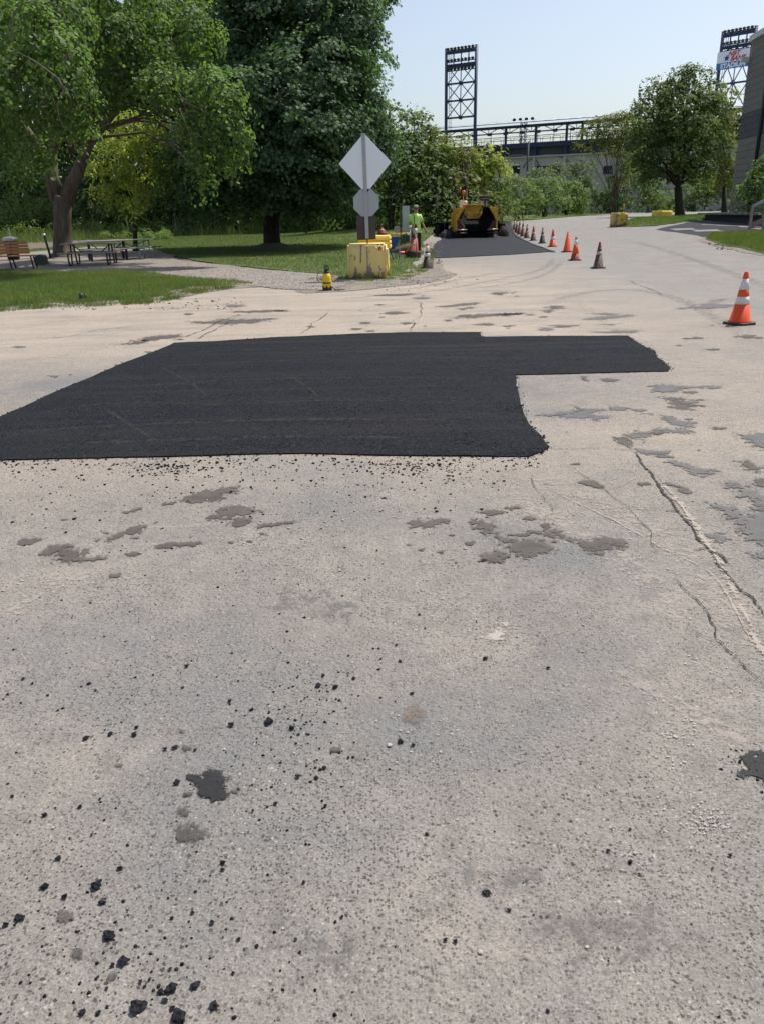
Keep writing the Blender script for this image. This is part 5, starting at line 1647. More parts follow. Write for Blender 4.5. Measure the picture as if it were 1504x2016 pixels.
# stack of nested cones: the top one shows its body, the others their bases
gS, hS = at_h(813, 508, 452)
for k in range(4):
    z = k * 0.055
    lab = ('lowest cone of the leaning nested stack beside the wheelbarrow', 'second lowest cone of the leaning nested stack beside the wheelbarrow', 'cone directly under the topmost of the nested stack beside the wheelbarrow', 'topmost cone of the leaning nested stack beside the wheelbarrow')[k]
    segs = [(0, .5, 'orange_old'), (.5, .62, 'maroon'), (.62, .85, 'band_old'), (.85, 1, 'maroon')] if k == 3 else [(0, .12, 'maroon')]
    make_cone(lab, (gS.x - k * 0.004, gS.y + 0.1 + 0.004 * k, z), segs, 'rubber', 0.1 + 0.12 * k, 'nested cones beside the wheelbarrow', min(1.45, hS), (0.0, math.radians(5 + k)))
bs = thing('broom', 'wooden handle standing against the nested cones', 'broom', (0, 0, 0))
MB().tube([PT(821, 507, gS.y - 0.12), PT(817, 456, gS.y + 0.1)], 0.02, 8).build('handle', M['wood_brown'], bs)
MB().box(PT(821, 508, gS.y - 0.12), (0.10, 0.28, 0.06)).build('head', M['dark_steel'], bs)
gO = G(797, 506)
ol = thing('fallen_cone', 'orange cone lying on its side left of the nested cones', 'traffic cone', (gO.x + 0.15, gO.y, 0.12), 0.2, 'traffic cones along the roadworks', 0, math.radians(-82))
ol.scale = (0.85, 0.85, 0.6)
MB().lathe([(0.13, 0.0), (0.03, 0.66), (0.02, 0.70)], 20).build('cone_body', M['orange'], ol)
MB().box((0, 0, -0.01), (0.30, 0.30, 0.03)).build('base', M['orange_old'], ol)

# ================================================================== sprayer
gp = G(644.5, 573)
kk_ = (48 / PPM(gp)) / 0.56
sp = thing('pump_sprayer', 'yellow and black hand pump sprayer standing on the gravel with hose', 'sprayer', (gp.x, gp.y + 0.1, 0))
sp.scale = (kk_ * 1.05, kk_ * 1.05, kk_)
MB().lathe([(0.095, 0.0), (0.105, 0.01), (0.105, 0.07)], 24).build('foot', M['black_plastic'], sp)
tk = MB().lathe([(0.102, 0.07), (0.108, 0.10), (0.108, 0.20), (0.098, 0.24), (0.100, 0.28), (0.085, 0.34), (0.055, 0.385), (0.048, 0.39)], 28).build('tank', M['spray_yellow'], sp)
for k in range(3):
    a = -math.pi / 2 + (k - 1) * 0.9
    MB().box((0.104 * math.cos(a), 0.104 * math.sin(a), 0.085), (0.05, 0.02, 0.055), Matrix.Rotation(a + math.pi / 2, 3, 'Z'), 0.5).build('foot_tab', M['black_plastic'], sp)
MB().lathe([(0.055, 0.375), (0.06, 0.385), (0.06, 0.425), (0.05, 0.43), (0.035, 0.44), (0.03, 0.45)], 20).build('collar', M['black_plastic'], sp)
hd = MB()
hd.box((0, 0, 0.46), (0.105, 0.045, 0.022)).box((0, 0, 0.55), (0.105, 0.045, 0.022)).box((-0.045, 0, 0.505), (0.018, 0.04, 0.10)).box((0.045, 0, 0.505), (0.018, 0.04, 0.10)).box((0, 0, 0.505), (0.028, 0.03, 0.08))
hd.build('pump_handle', M['black_plastic'], sp, bevel=0.004)
hs = []
for k in range(17):
    a = math.pi * 0.42 + (math.pi * 1.22) * k / 16
    hs.append((-0.135 + 0.075 * math.cos(a), 0.0, 0.30 + 0.12 * math.sin(a)))
MB().tube([(-0.03, 0, 0.41)] + hs + [(-0.09, -0.03, 0.17)], 0.0075, 6).build('hose', M['black_plastic'], sp)
MB().tube([(0.10, -0.03, 0.09), (0.15, -0.05, 0.05), (0.20, -0.05, 0.02), (0.30, -0.04, 0.012), (0.37, 0.0, 0.012), (0.38, 0.05, 0.012), (0.33, 0.08, 0.012), (0.22, 0.05, 0.02)], 0.009, 6).build('hose', M['black_plastic'], sp)
MB().tube([(0.16, -0.10, 0.02), (0.28, -0.12, 0.02)], 0.014, 8).build('spray_grip', M['black_plastic'], sp)
tx = text('lettering', 'Round', 0.062, (-0.075, -0.112, 0.162), M['black_plastic'], tk, 0.0, 0.003, 0.002)

# ================================================================== picnic furniture
def plank(b0, b1, w, t, mat, parent, name='plank'):
    return MB().bar(b0, b1, w, t).build(name, mat, parent, bevel=0.005)
def picnic(label, loc, rz, mat, frame, tube_r=0.03, L=2.05, style='loop'):
    t = thing('picnic_table', label, 'picnic table', loc, rz, 'picnic tables on the gravel')
    for k in range(5):
        y = (k - 2) * 0.148
        plank((-L / 2, y, 0.75), (L / 2, y, 0.75), 0.138, 0.04, mat, t, 'top_plank')
    for sy in (-1, 1):
        for k in range(2):
            y = sy * (0.62 + 0.145 * k)
            plank((-L / 2, y, 0.45), (L / 2, y, 0.45), 0.135, 0.04, mat, t, 'seat_plank')
    for sx in (-1, 1):
        x = sx * L * 0.33
        f = MB()
        if style == 'loop':
            for sy in (-1, 1):
                f.tube([(x, sy * 0.22, 0.72), (x, sy * 0.26, 0.55), (x, sy * 0.30, 0.30), (x, sy * 0.36, 0.08), (x, sy * 0.42, 0.02), (x, sy * 0.66, 0.02), (x, sy * 0.74, 0.08), (x, sy * 0.78, 0.25), (x, sy * 0.78, 0.43)], tube_r, 8)
            f.tube([(x, -0.34, 0.73), (x, 0.34, 0.73)], tube_r, 8).tube([(x, -0.76, 0.42), (x, 0.76, 0.42)], tube_r * 0.8, 8)
            f.tube([(x, 0, 0.72), (x - sx * 0.35, 0, 0.44)], tube_r * 0.7, 6)
        else:
            for sy in (-1, 1):
                f.tube([(x, sy * 0.25, 0.73), (x, sy * 0.30, 0.02), (x, sy * 0.78, 0.02), (x, sy * 0.74, 0.43)], tube_r, 8)
                f.tube([(x, sy * 0.25, 0.43), (x, sy * 0.78, 0.43)], tube_r, 8)
            f.tube([(x, -0.30, 0.73), (x, 0.30, 0.73)], tube_r, 8)
            f.tube([(x, 0, 0.72), (0, 0, 0.50)], tube_r * 0.8, 6)
        f.build('frame', frame, t)
    return t
gt = G(172, 524)
picnic('weathered grey wooden picnic table with black loop legs, nearest of three', (gt.x, gt.y + 0.75, 0), math.radians(6), M['wood_grey'], M['dark_steel'])
gt = G(210, 516)
picnic('weathered grey wooden picnic table half hidden behind the nearest one', (gt.x - 0.35, gt.y + 1.35, 0), math.radians(24), M['wood_grey'], M['dark_steel'])
gt = G(245, 513)
picnic('green grey picnic table with pale metal tube frame, rightmost of three', (gt.x, gt.y + 1.3, 0), math.radians(-8), M['green_table'], M['galv'], 0.028, 1.95, 'square')

gbn = G(30, 531)
bn = thing('park_bench', 'orange brown slatted park bench with black legs cut by the left edge', 'bench', (gbn.x - 0.35, gbn.y + 0.35, 0), math.radians(8))
for k in range(4):
    plank((-0.95, -0.18 + k * 0.115, 0.44 + (0.0 if k else -0.01)), (1.0, -0.18 + k * 0.115, 0.44), 0.10, 0.035, M['wood_orange'], bn, 'seat_slat')
for k in range(4):
    plank((-0.95, 0.25 + k * 0.045, 0.54 + k * 0.105), (0.72 - 0.02 * k, 0.25 + k * 0.045, 0.54 + k * 0.105), 0.03, 0.092, M['wood_orange'], bn, 'back_slat')
for x in (-0.7, 0.1, 0.82):
    MB().tube([(x + .06, -0.22, 0.0), (x, -0.12, 0.42), (x, 0.22, 0.42), (x + .06, 0.30, 0.0)], 0.026, 8).build('leg', M['dark_steel'], bn)
    if x < .5: MB().bar((x, 0.20, 0.40), (x, 0.42, 0.92), 0.035, 0.04).build('back_support', M['dark_steel'], bn)

gq = G(4, 516)
bin_ = thing('litter_bin', 'dark litter bin with pale lid behind the slatted bench', 'litter bin', (gq.x, gq.y + 1.2, 0))
MB().lathe([(0.24, 0.05), (0.28, 0.62), (0.29, 0.80)], 20).build('body', M['dark_steel'], bin_)
MB().lathe([(0.31, 0.80), (0.32, 0.86), (0.27, 0.93), (0.06, 0.97), (0.0, 0.97)], 20).build('lid', M['galv'], bin_)
MB().box((0.02, 0, 1.1), (0.05, 0.05, 0.42), None, 0.6).build('lid_handle', M['galv'], bin_)
gq = G(80, 524)
ut = thing('utility_box', 'rounded dark green utility box between bench and picnic table', 'utility box', (gq.x, gq.y + 0.2, 0))
MB().prism([(-0.20, 0), (0.20, 0), (0.19, 0.30), (0.14, 0.38), (0.0, 0.41), (-0.14, 0.38), (-0.19, 0.30)], -0.15, 0.15).build('cabinet', M['green_box'], ut, bevel=0.02)
MB().box((0, 0, 0.02), (0.44, 0.34, 0.04)).build('plinth', M['concrete_bare'], ut)
gq = G(76, 512)
vp = thing('vent_post', 'short leaning vent pipe with a cap behind the utility box', 'post', (gq.x, gq.y + 1.4, 0), 0, None, 0, math.radians(-8))
MB().tube([(0, 0, 0), (0, 0, 0.95)], 0.05, 10).build('shaft', M['dark_steel'], vp)
MB().lathe([(0.09, 0.93), (0.10, 1.0), (0.04, 1.05)], 12).build('cap', M['galv'], vp)
gq = G(162, 592)
sb = thing('cut_post', 'short cut off black post stub in the grass edge', 'post', (gq.x, gq.y, 0.0))
MB().tube([(0, 0, 0), (0, 0, 0.15)], 0.045, 8).build('stub', M['dark_steel'], sb)
MB().tube([(0.08, 0.02, 0), (0.08, 0.02, 0.13)], 0.025, 8).build('second_stub', M['dark_steel'], sb)
gq = G(840, 457.5)
mh = thing('drain_cover', 'dark round drain cover set in dirt beside the worker', 'drain cover', (gq.x, gq.y, 0.03))
MB().lathe([(0.42, 0), (0.42, 0.05), (0.36, 0.07), (0.0, 0.07)], 20).build('cover', M['dark_steel'], mh)

# ================================================================== paver
gv = G(937, 469)
PX = PPM(gv)
pv = thing('asphalt_paver', 'yellow asphalt paver with open black hopper standing on the new strip', 'paver', (gv.x, gv.y, 0.03), math.radians(2))
u = 1 / PX
pv.scale = (0.93, 1.0, 0.97)
def X_(px): return (px - 936.5) * u
def Z_(py): return (469.5 - py) * u
def poly(b, pts, y0, y1): return b.prism([(X_(a), Z_(c)) for a, c in pts], y0, y1)
# tracks
for sx in (-1, 1):
    t_ = MB()
    x0 = sx * 1.0
    t_.prism([(0.0, 0.12), (0.15, 0.0), (3.2, 0.0), (3.4, 0.15), (3.4, 0.5), (3.2, 0.66), (0.15, 0.66), (0.0, 0.5)], x0 - 0.2, x0 + 0.2, 'x')
    tk_ = t_.build('crawler_track', M['rubber'], pv, (0, 0.45, 0), bevel=0.03)
    for k in range(5): MB().tube([(x0 - 0.22, 0.75 + k * 0.65, 0.33), (x0 + 0.22, 0.75 + k * 0.65, 0.33)], 0.17, 14).build('track_roller', M['dark_steel'], pv)
    g_ = MB()
    for k in range(12): g_.box((x0, 0.42, 0.05 + k * 0.05), (0.42, 0.06, 0.022))
    g_.build('track_grouser', M['dark_steel'], pv)
# body behind the hopper
MB().box((0, 2.7, 1.0), (2.2, 2.6, 1.0)).build('body', M['paver_yellow'], pv, bevel=0.04)
MB().box((0, 1.9, 0.55), (1.7, 3.2, 0.6)).build('chassis', M['hopper_black'], pv)
# rear wall of the hopper (yellow trapezoid), steel strips at its sides
b = MB(); poly(b, [(914, 407), (959, 406), (952, 414), (945, 425), (923, 425), (917, 415)], 1.55, 1.62); b.build('hopper_rear_wall', M['paver_yellow'], pv)
b = MB(); b.bar((X_(913), 1.50, Z_(408)), (X_(923.5), 1.40, Z_(426)), 0.05, 0.05); b.build('hopper_strip', M['worn_steel'], pv)
b = MB(); b.bar((X_(958), 1.50, Z_(407)), (X_(947), 1.40, Z_(425)), 0.05, 0.05); b.build('hopper_strip', M['worn_steel'], pv)
b = MB(); b.bar((X_(900), 0.02, Z_(432)), (X_(911), 0.02, Z_(448)), 0.06, 0.05); b.build('hopper_strip', M['worn_steel'], pv)
b = MB(); b.box((0, 1.50, Z_(405.5)), (X_(959) - X_(914), 0.10, 0.06)); b.build('hopper_top_rail', M['paver_yellow'], pv, bevel=0.01)
# wings: outer yellow skins with real thickness, black inside plates sloping to the conveyor
for sx, nm in ((-1, 'l'), (1, 'r')):
    q = (lambda px: px) if sx < 0 else (lambda px: 1873 - px)
    b = MB(); poly(b, [(q(892), 413), (q(898), 410.5), (q(911), 410), (q(905), 420), (q(900), 424), (q(898), 432), (q(892.5), 434)], 0.0, 0.10); b.build('wing_front', M['paver_yellow'], pv, bevel=0.01)
    b = MB()
    xo_, xi_ = X_(q(892.5)), X_(q(899))
    b.box(((xo_ + xi_) / 2, 0.95, (Z_(456) + Z_(414)) / 2), (abs(xi_ - xo_) * 0.35, 1.75, Z_(414) - Z_(456)))
    b.build('wing_side', M['paver_yellow'], pv, bevel=0.02)
    b = MB(); poly(b, [(q(892), 434), (q(895), 434), (q(896), 456), (q(893), 458)], -0.02, 0.09); b.build('wing_post', M['paver_yellow'], pv, bevel=0.01)
    b = MB(); poly(b, [(q(895), 434), (q(899), 432), (q(911), 449), (q(911), 452), (q(895), 452)], 0.03, 0.09); b.build('wing_lower_panel', M['maroon'], pv)
    # inner sloping plate
    a_ = [(X_(q(911)), 0.02, Z_(410)), (X_(q(899)), 0.02, Z_(432)), (X_(q(914)), 0.02, Z_(450)), (X_(q(916)), 1.5, Z_(408)), (X_(q(917)), 1.5, Z_(420)), (X_(q(924)), 1.5, Z_(430)), (X_(q(918)), 1.2, Z_(448))]
    b = MB(); b.add(a_ + [(p[0] - sx * 0.04 * -1, p[1], p[2] - 0.03) for p in a_], [(0, 1, 4, 3), (1, 2, 5, 4), (2, 6, 5), (7, 10, 11, 8), (8, 11, 12, 9), (9, 12, 13)]); b.build('hopper_wing', M['hopper_black'], pv)
    # push rollers
    b = MB(); xa = X_(q(893)); xb = X_(q(915))
    b.tube([(xa, -0.22, Z_(452.5)), (xb, -0.22, Z_(452.5))], 0.055, 12); b.build('push_roller', M['worn_steel'], pv)
    b = MB(); b.tube([(xa, -0.16, Z_(458.5)), (xb, -0.16, Z_(458.5))], 0.045, 12); b.build('push_roller', M['dark_steel'], pv)
    MB().box(((xa + xb) / 2, 0.05, Z_(455.5)), (abs(xb - xa), 0.35, 0.16)).build('roller_bracket', M['hopper_black'], pv)
# hopper floor and front apron
b = MB(); b.add([(X_(914), 0.0, Z_(452)), (X_(959), 0.0, Z_(452)), (X_(950), 1.5, Z_(430)), (X_(923), 1.5, Z_(430)), (X_(914), 0.0, Z_(454)), (X_(959), 0.0, Z_(454)), (X_(950), 1.5, Z_(432)), (X_(923), 1.5, Z_(432))],
                  [(0, 1, 2, 3), (7, 6, 5, 4), (0, 4, 5, 1), (1, 5, 6, 2), (2, 6, 7, 3), (3, 7, 4, 0)]); b.build('hopper_floor', M['hopper_black'], pv)
b = MB(); poly(b, [(912, 443), (961, 443), (958, 456), (915, 456)], -0.03, 0.03); b.build('hopper_apron', M['hopper_black'], pv, bevel=0.01)
b = MB(); poly(b, [(922, 424), (951, 424), (955, 444), (917, 444)], 1.52, 1.56); b.build('conveyor_gate', M['hopper_black'], pv)
for k in range(4):
    MB().box((0, 0.3 + 0.35 * k, Z_(449 - 4.4 * k) + 0.02), (0.95 - 0.08 * k, 0.05, 0.04)).build('conveyor_bar', M['dark_steel'], pv)
MB().box((0, 0.2, 0.2), (1.5, 0.3, 0.3)).build('lower_beam', M['hopper_black'], pv)
# deck furniture
MB().tube([(X_(919.5), 2.4, Z_(406)), (X_(919.5), 2.4, Z_(382))], 0.035, 8).build('beacon_mast', M['orange_flag'], pv)
MB().lathe([(0.10, 0), (0.12, 0.05), (0.12, 0.16), (0.06, 0.20)], 14, (X_(920), 2.4, Z_(383))).build('beacon', M['orange_flag'], pv)
b = MB(); b.box((X_(917), 2.5, Z_(402)), (0.30, 0.3, 0.42)); b.build('console', M['white_plastic'], pv, bevel=0.03)
b = MB(); b.lathe([(0.0, -0.12), (0.10, -0.08), (0.13, 0.0), (0.10, 0.08), (0.0, 0.12)], 12, (X_(925), 2.4, Z_(400))); b.build('work_lamp', M['white_plastic'], pv)
MB().box((X_(933), 2.3, Z_(402)), (0.12, 0.2, 0.42)).build('lever_box', M['black_plastic'], pv)
b = MB(); b.box((X_(966), 2.6, Z_(391)), (0.50, 0.45, 0.22)); b.build('seat_back', M['black_plastic'], pv, bevel=0.05)
b = MB(); b.box((X_(966), 2.5, Z_(395)), (0.42, 0.5, 0.14)); b.build('seat', M['black_plastic'], pv, bevel=0.05)
b = MB(); b.box((X_(965), 2.55, Z_(402)), (0.42, 0.3, 0.34)); b.build('seat_console', M['alu_grey'], pv, bevel=0.02)
MB().box((X_(967), 2.3, Z_(401)), (0.09, 0.12, 0.45)).build('control_post', M['black_plastic'], pv)
for px in (897, 976): MB().tube([(X_(px), 0.3, Z_(412)), (X_(px), 0.3, Z_(406))], 0.02, 6).build('guide_pin', M['worn_steel'], pv)
MB().box((X_(979), 0.06, Z_(438)), (0.07, 0.05, 0.32)).build('reflector', M['orange_flag'], pv)
# screed and its extensions
MB().box((0.05, 4.2, 0.35), (4.6, 0.9, 0.35)).build('screed', M['hopper_black'], pv, bevel=0.02)
b = MB(); b.box((X_(876), 3.2, Z_(448) + 0.0), (X_(893) - X_(862), 0.08, 0.55)); b.box((X_(862), 2.2, 0.40), (0.06, 2.2, 0.78)); b.build('screed_plate', M['hopper_black'], pv, bevel=0.01)
b = MB(); b.box((X_(993), 3.2, Z_(444)), (X_(1007) - X_(982), 0.08, 0.42)); b.box((X_(1005), 2.4, 0.42), (0.06, 2.2, 0.80)); b.build('screed_plate', M['hopper_black'], pv, bevel=0.01)
MB().tube([(X_(877), 2.1, 0.2), (X_(878), 2.1, Z_(433))], 0.025, 6).build('sensor_post', M['dark_steel'], pv)
# heaps of asphalt in front of the screed extensions
def heap(px0, px1, pyt, Yoff, label, seed):
    x0 = G(px0, 466).x; x1 = G(px1, 466).x
    cx = (x0 + x1) / 2; w = (x1 - x0)
    pts, sz = [], []
    r = random.Random(seed)
    h = (466 - pyt) * u
    bm = bmesh.new()
    bmesh.ops.create_icosphere(bm, subdivisions=5, radius=1.0)
    from mathutils import noise as mn
    for v in bm.verts:
        p = v.co.copy()
        k = 1 + 0.12 * mn.noise(p * 2 + Vector((seed, 0, 0))) + 0.05 * mn.noise(p * 9) + 0.03 * mn.noise(p * 22)
        zz = max(0, p.z)
        v.co = Vector((p.x * w * 0.56 * k, p.y * 1.0 * k, (zz ** 1.15) * h * k))
    me = bpy.data.meshes.new('asphalt_heap')
    bm.to_mesh(me); bm.free()
    me.materials.append(M['heap'])
    o = link('asphalt_heap', me, None, (cx, gv.y + Yoff, 0.02))
    return tag(o, label, 'asphalt heap', 'asphalt heaps beside the paver')
heap(984, 1004, 444, 1.3, 'heap of loose asphalt right of the paver beside the cones', 4)
heap(864, 891, 449, 1.3, 'heap of loose asphalt left of the paver behind the screed plate', 9)

# ================================================================== worker
gw_ = G(820, 487)
WY = 33.0
foot = PT(820, 487, WY)
zt_ = PT(817, 404.5, WY).z
K = zt_ / 1.80
def wx(px): return PT(px, 440, WY).x
ox = wx(818)
J = {  # body joints, metres for a 1.80 m figure, x to the right of the picture, y away
    'pelvis': (0.02, 0.02, 0.96), 'spine': (0.00, 0.0, 1.18), 'chest': (-0.02, 0.0, 1.36), 'neck': (-0.01, -0.01, 1.53), 'head': (0.0, -0.03, 1.68),
    'shl': (-0.20, 0.0, 1.43), 'ell': (-0.245, 0.03, 1.14), 'wrl': (-0.15, -0.16, 0.94), 'shr': (0.165, 0.0, 1.43), 'elr': (0.26, 0.03, 1.16), 'wrr': (0.37, -0.05, 0.93),
    'hpl': (-0.08, 0.02, 0.92), 'knl': (-0.10, -0.04, 0.50), 'anl': (-0.11, 0.04, 0.09), 'tol': (-0.13, -0.14, 0.035),
    'hpr': (0.11, 0.02, 0.92), 'knr': (0.13, 0.02, 0.50), 'anr': (0.14, 0.12, 0.09), 'tor': (0.16, -0.07, 0.035)}
def skin_body(name, joints, edges, radii, mat, root=0, sub=2):
    me = bpy.data.meshes.new(name)
    me.from_pydata(joints, edges, [])
    o = link(name, me)
    me.materials.append(mat)
    sk = o.modifiers.new('skin', 'SKIN')
    sk.use_smooth_shade = True
    for i, r in enumerate(radii):
        me.skin_vertices[0].data[i].radius = r if isinstance(r, tuple) else (r, r)
    me.skin_vertices[0].data[root].use_root = True
    ss = o.modifiers.new('sub', 'SUBSURF'); ss.levels = sub; ss.render_levels = sub
    bpy.context.view_layer.update()
    dg = bpy.context.evaluated_depsgraph_get()
    m2 = bpy.data.meshes.new_from_object(o.evaluated_get(dg))
    bpy.data.objects.remove(o)
    m2.name = name
    return m2
def chain(defs):
    names = []; pts = []; rad_ = []; edges = []
    for nm, p, r, par in defs:
        names.append(nm); pts.append(p); rad_.append(r)
        if par is not None: edges.append((names.index(par), len(names) - 1))
    return pts, edges, rad_
defs = [('pelvis', J['pelvis'], (.15, .11), None), ('spine', J['spine'], (.14, .10), 'pelvis'), ('chest', J['chest'], (.16, .11), 'spine'), ('neck', J['neck'], .06, 'chest'),
        ('jaw', (0.0, -0.03, 1.61), .065, 'neck'), ('head', J['head'], (.082, .095), 'jaw'), ('crown', (0.0, -0.02, 1.75), .07, 'head')]
for s in ('l', 'r'):
    defs += [('sh' + s, J['sh' + s], .062, 'chest'), ('el' + s, J['el' + s], .044, 'sh' + s), ('wr' + s, J['wr' + s], .029, 'el' + s),
             ('hp' + s, J['hp' + s], .095, 'pelvis'), ('kn' + s, J['kn' + s], .062, 'hp' + s), ('an' + s, J['an' + s], .043, 'kn' + s), ('to' + s, J['to' + s], .035, 'an' + s)]
    w = Vector(J['wr' + s]); e = Vector(J['el' + s]); d = (w - e).normalized()
    pal = w + d * 0.07
    defs.append(('pa' + s, tuple(pal), (.036, .020), 'wr' + s))
    sidev = d.cross(Vector((0, 1, 0))).normalized()
    for k in range(4):
        a = pal + d * 0.035 + sidev * (k - 1.5) * 0.020
        L = (0.062, 0.072, 0.068, 0.052)[k]
        defs.append((f'f{s}{k}a', tuple(a), .0095, 'pa' + s))
        defs.append((f'f{s}{k}b', tuple(a + d * L * 0.5 + Vector((0, -0.012, 0))), .009, f'f{s}{k}a'))
        defs.append((f'f{s}{k}c', tuple(a + d * L * 0.9 + Vector((0, -0.035, 0))), .008, f'f{s}{k}b'))
    th = pal - d * 0.03 - sidev * 0.035
    defs.append((f't{s}a', tuple(th), .012, 'pa' + s)); defs.append((f't{s}b', tuple(th + d * 0.045 - sidev * 0.02 + Vector((0, -0.015, 0))), .0095, f't{s}a'))
pts, edges, rad_ = chain(defs)
pme = skin_body('person', pts, edges, rad_, M['skin'])
per = link('person', pme, None, (ox, WY, 0.0))
per.scale = (K, K, K)
per.rotation_euler = (0, 0, math.radians(4))
tag(per, 'worker in lime yellow shirt, patterned cap and dark trousers walking beside the cones', 'person')
# nose and ears, eyes
fb = MB()
fb.tube([(0, -0.115, 1.70), (0, -0.142, 1.665), (0, -0.118, 1.655)], [0.008, 0.017, 0.012], 8)
for sx in (-1, 1): fb.tube([(sx * 0.083, -0.03, 1.70), (sx * 0.095, -0.02, 1.675), (sx * 0.083, -0.03, 1.645)], [0.01, 0.018, 0.008], 8)
fb.build('nose_and_ears', M['skin'], per)
MB().box((0, -0.128, 1.70), (0.15, 0.02, 0.038)).box((-0.078, -0.07, 1.705), (0.01, 0.12, 0.012)).box((0.078, -0.07, 1.705), (0.01, 0.12, 0.012)).build('sunglasses', M['black_plastic'], per, bevel=0.004)
MB().box((0, -0.118, 1.625), (0.045, 0.012, 0.012)).build('mouth', M['maroon'], per, bevel=0.004)
cp_ = MB(); cp_.lathe([(0.100, 1.715), (0.106, 1.74), (0.098, 1.785), (0.06, 1.815), (0.0, 1.822)], 20, (0, -0.025, 0))
cp_.prism([(-0.085, -0.10), (0.085, -0.10), (0.07, -0.20), (0.0, -0.225), (-0.07, -0.20)], 1.715, 1.728, 'z')
cp_.build('cap', M['cap'], per)
def loft(name, rings, mat, parent, n=20):
    b = MB(); vs = []; fs = []
    for (c, a_, b_, tw) in rings:
        for k in range(n):
            t = 2 * math.pi * k / n
            w_ = 1 + 0.04 * math.sin(3 * t + tw * 5)
            vs.append((c[0] + a_ * math.cos(t) * w_, c[1] + b_ * math.sin(t) * w_, c[2] + 0.012 * math.sin(2 * t + tw)))
    for i in range(len(rings) - 1):
        for k in range(n):
            fs.append((i * n + k, i * n + (k + 1) % n, (i + 1) * n + (k + 1) % n, (i + 1) * n + k))
    b.add(vs, fs, True)
    return b.build(name, mat, parent)
shirt = loft('shirt', [((0.02, 0.0, 0.80), .205, .155, 0), ((0.02, 0.0, 0.86), .20, .152, 1), ((0.01, 0, 1.00), .185, .145, 2), ((0, 0, 1.16), .18, .14, 3), ((-0.01, 0, 1.30), .195, .145, 4), ((-0.015, 0, 1.42), .205, .13, 5), ((-0.015, 0, 1.475), .15, .10, 5), ((-0.01, 0, 1.51), .075, .075, 6)], M['lime'], per)
for s, q in (('l', -1), ('r', 1)):
    a = Vector(J['sh' + s]) + Vector((-q * 0.03, 0, 0.02)); e = Vector(J['el' + s])
    b = MB(); m_ = a.lerp(e, 0.35); e2 = a.lerp(e, 0.82)
    b.tube([a, m_, e2], [0.078, 0.080, 0.082], 14); b.build('sleeve', M['lime'], per)
MB().tube([(-0.10, -0.135, 1.46), (-0.07, -0.168, 1.30), (-0.10, -0.16, 1.10), (-0.17, -0.10, 0.95)], 0.014, 6).build('strap', M['dark_steel'], per)
tb = MB()
for s in ('l', 'r'):
    h, k_, a = Vector(J['hp' + s]), Vector(J['kn' + s]), Vector(J['an' + s])
    tb.tube([h + Vector((0, 0, 0.04)), h.lerp(k_, 0.5), k_, k_.lerp(a, 0.5), a + Vector((0, 0, 0.0))], [0.112, 0.100, 0.082, 0.075, 0.075], 16)
    MB().tube([Vector(J['an' + s]) + Vector((0, 0.05, -0.03)), Vector(J['an' + s]) + Vector((0, -0.05, -0.04)), Vector(J['to' + s]) + Vector((0, -0.04, 0.005))], [0.055, 0.056, 0.042], 12).build('boot', M['wood_brown'], per)
tb.lathe([(0.13, 0.86), (0.155, 0.90), (0.15, 1.0)], 18, (0.015, 0.02, 0))
tb.build('trousers', M['trouser'], per)
MB().tube([(0.385, -0.085, 0.87), (0.40, -0.09, 0.76)], 0.022, 8).build('glove', M['black_plastic'], per)

# ================================================================== trees and bushes
def star(lobes=5, r0=0.38, r1=1.0):
    v = []
    for k in range(lobes * 2):
        a = math.pi * 2 * k / (lobes * 2)
        r = r1 if k % 2 == 0 else r0
        v.append((r * math.sin(a), r * math.cos(a), 0.0))
    return np.array(v)
TEMPL = {
    'quad': np.array([(0, -1, 0), (0.55, -0.05, 0.10), (0, 1, 0), (-0.55, -0.05, 0.10)], float),
    'slim': np.array([(0, -1.2, 0), (0.30, 0.0, 0.08), (0, 1.2, -0.1), (-0.30, 0.0, 0.08)], float),
    'heart': np.array([(0, -0.75, 0), (0.62, -0.55, 0.05), (0.75, 0.05, 0.08), (0, 1.05, -0.05), (-0.75, 0.05, 0.08), (-0.62, -0.55, 0.05)], float),
    'maple': star(5, 0.46, 1.0) * np.array([1.0, 1.0, 1.0]),
}
def leaf_object(name, P, N, S, templ, mat, parent, tint=None, seed=0):
    r = np.random.default_rng(seed)
    n = len(P)
    N = N / np.maximum(1e-6, np.linalg.norm(N, axis=1))[:, None]
    A = r.normal(size=(n, 3)); A[:, 2] -= 0.9          # leaf tips hang
    A = A - N * (A * N).sum(1)[:, None]
    A /= np.maximum(1e-6, np.linalg.norm(A, axis=1))[:, None]
    B = np.cross(N, A)
    T = TEMPL[templ]
    m = len(T)
    s = S * r.uniform(0.7, 1.25, n)
    V = P[:, None, :] + (B[:, None, :] * T[None, :, 0:1] + A[:, None, :] * T[None, :, 1:2] + N[:, None, :] * T[None, :, 2:3]) * (s[:, None, None] * 0.5)
    if tint is None: tint = r.random(n)
    me = np_mesh(name, V.reshape(-1, 3), np.arange(n * m), np.full(n, m), mat, {'tint': ('FACE', tint)})
    return link(name, me, parent)

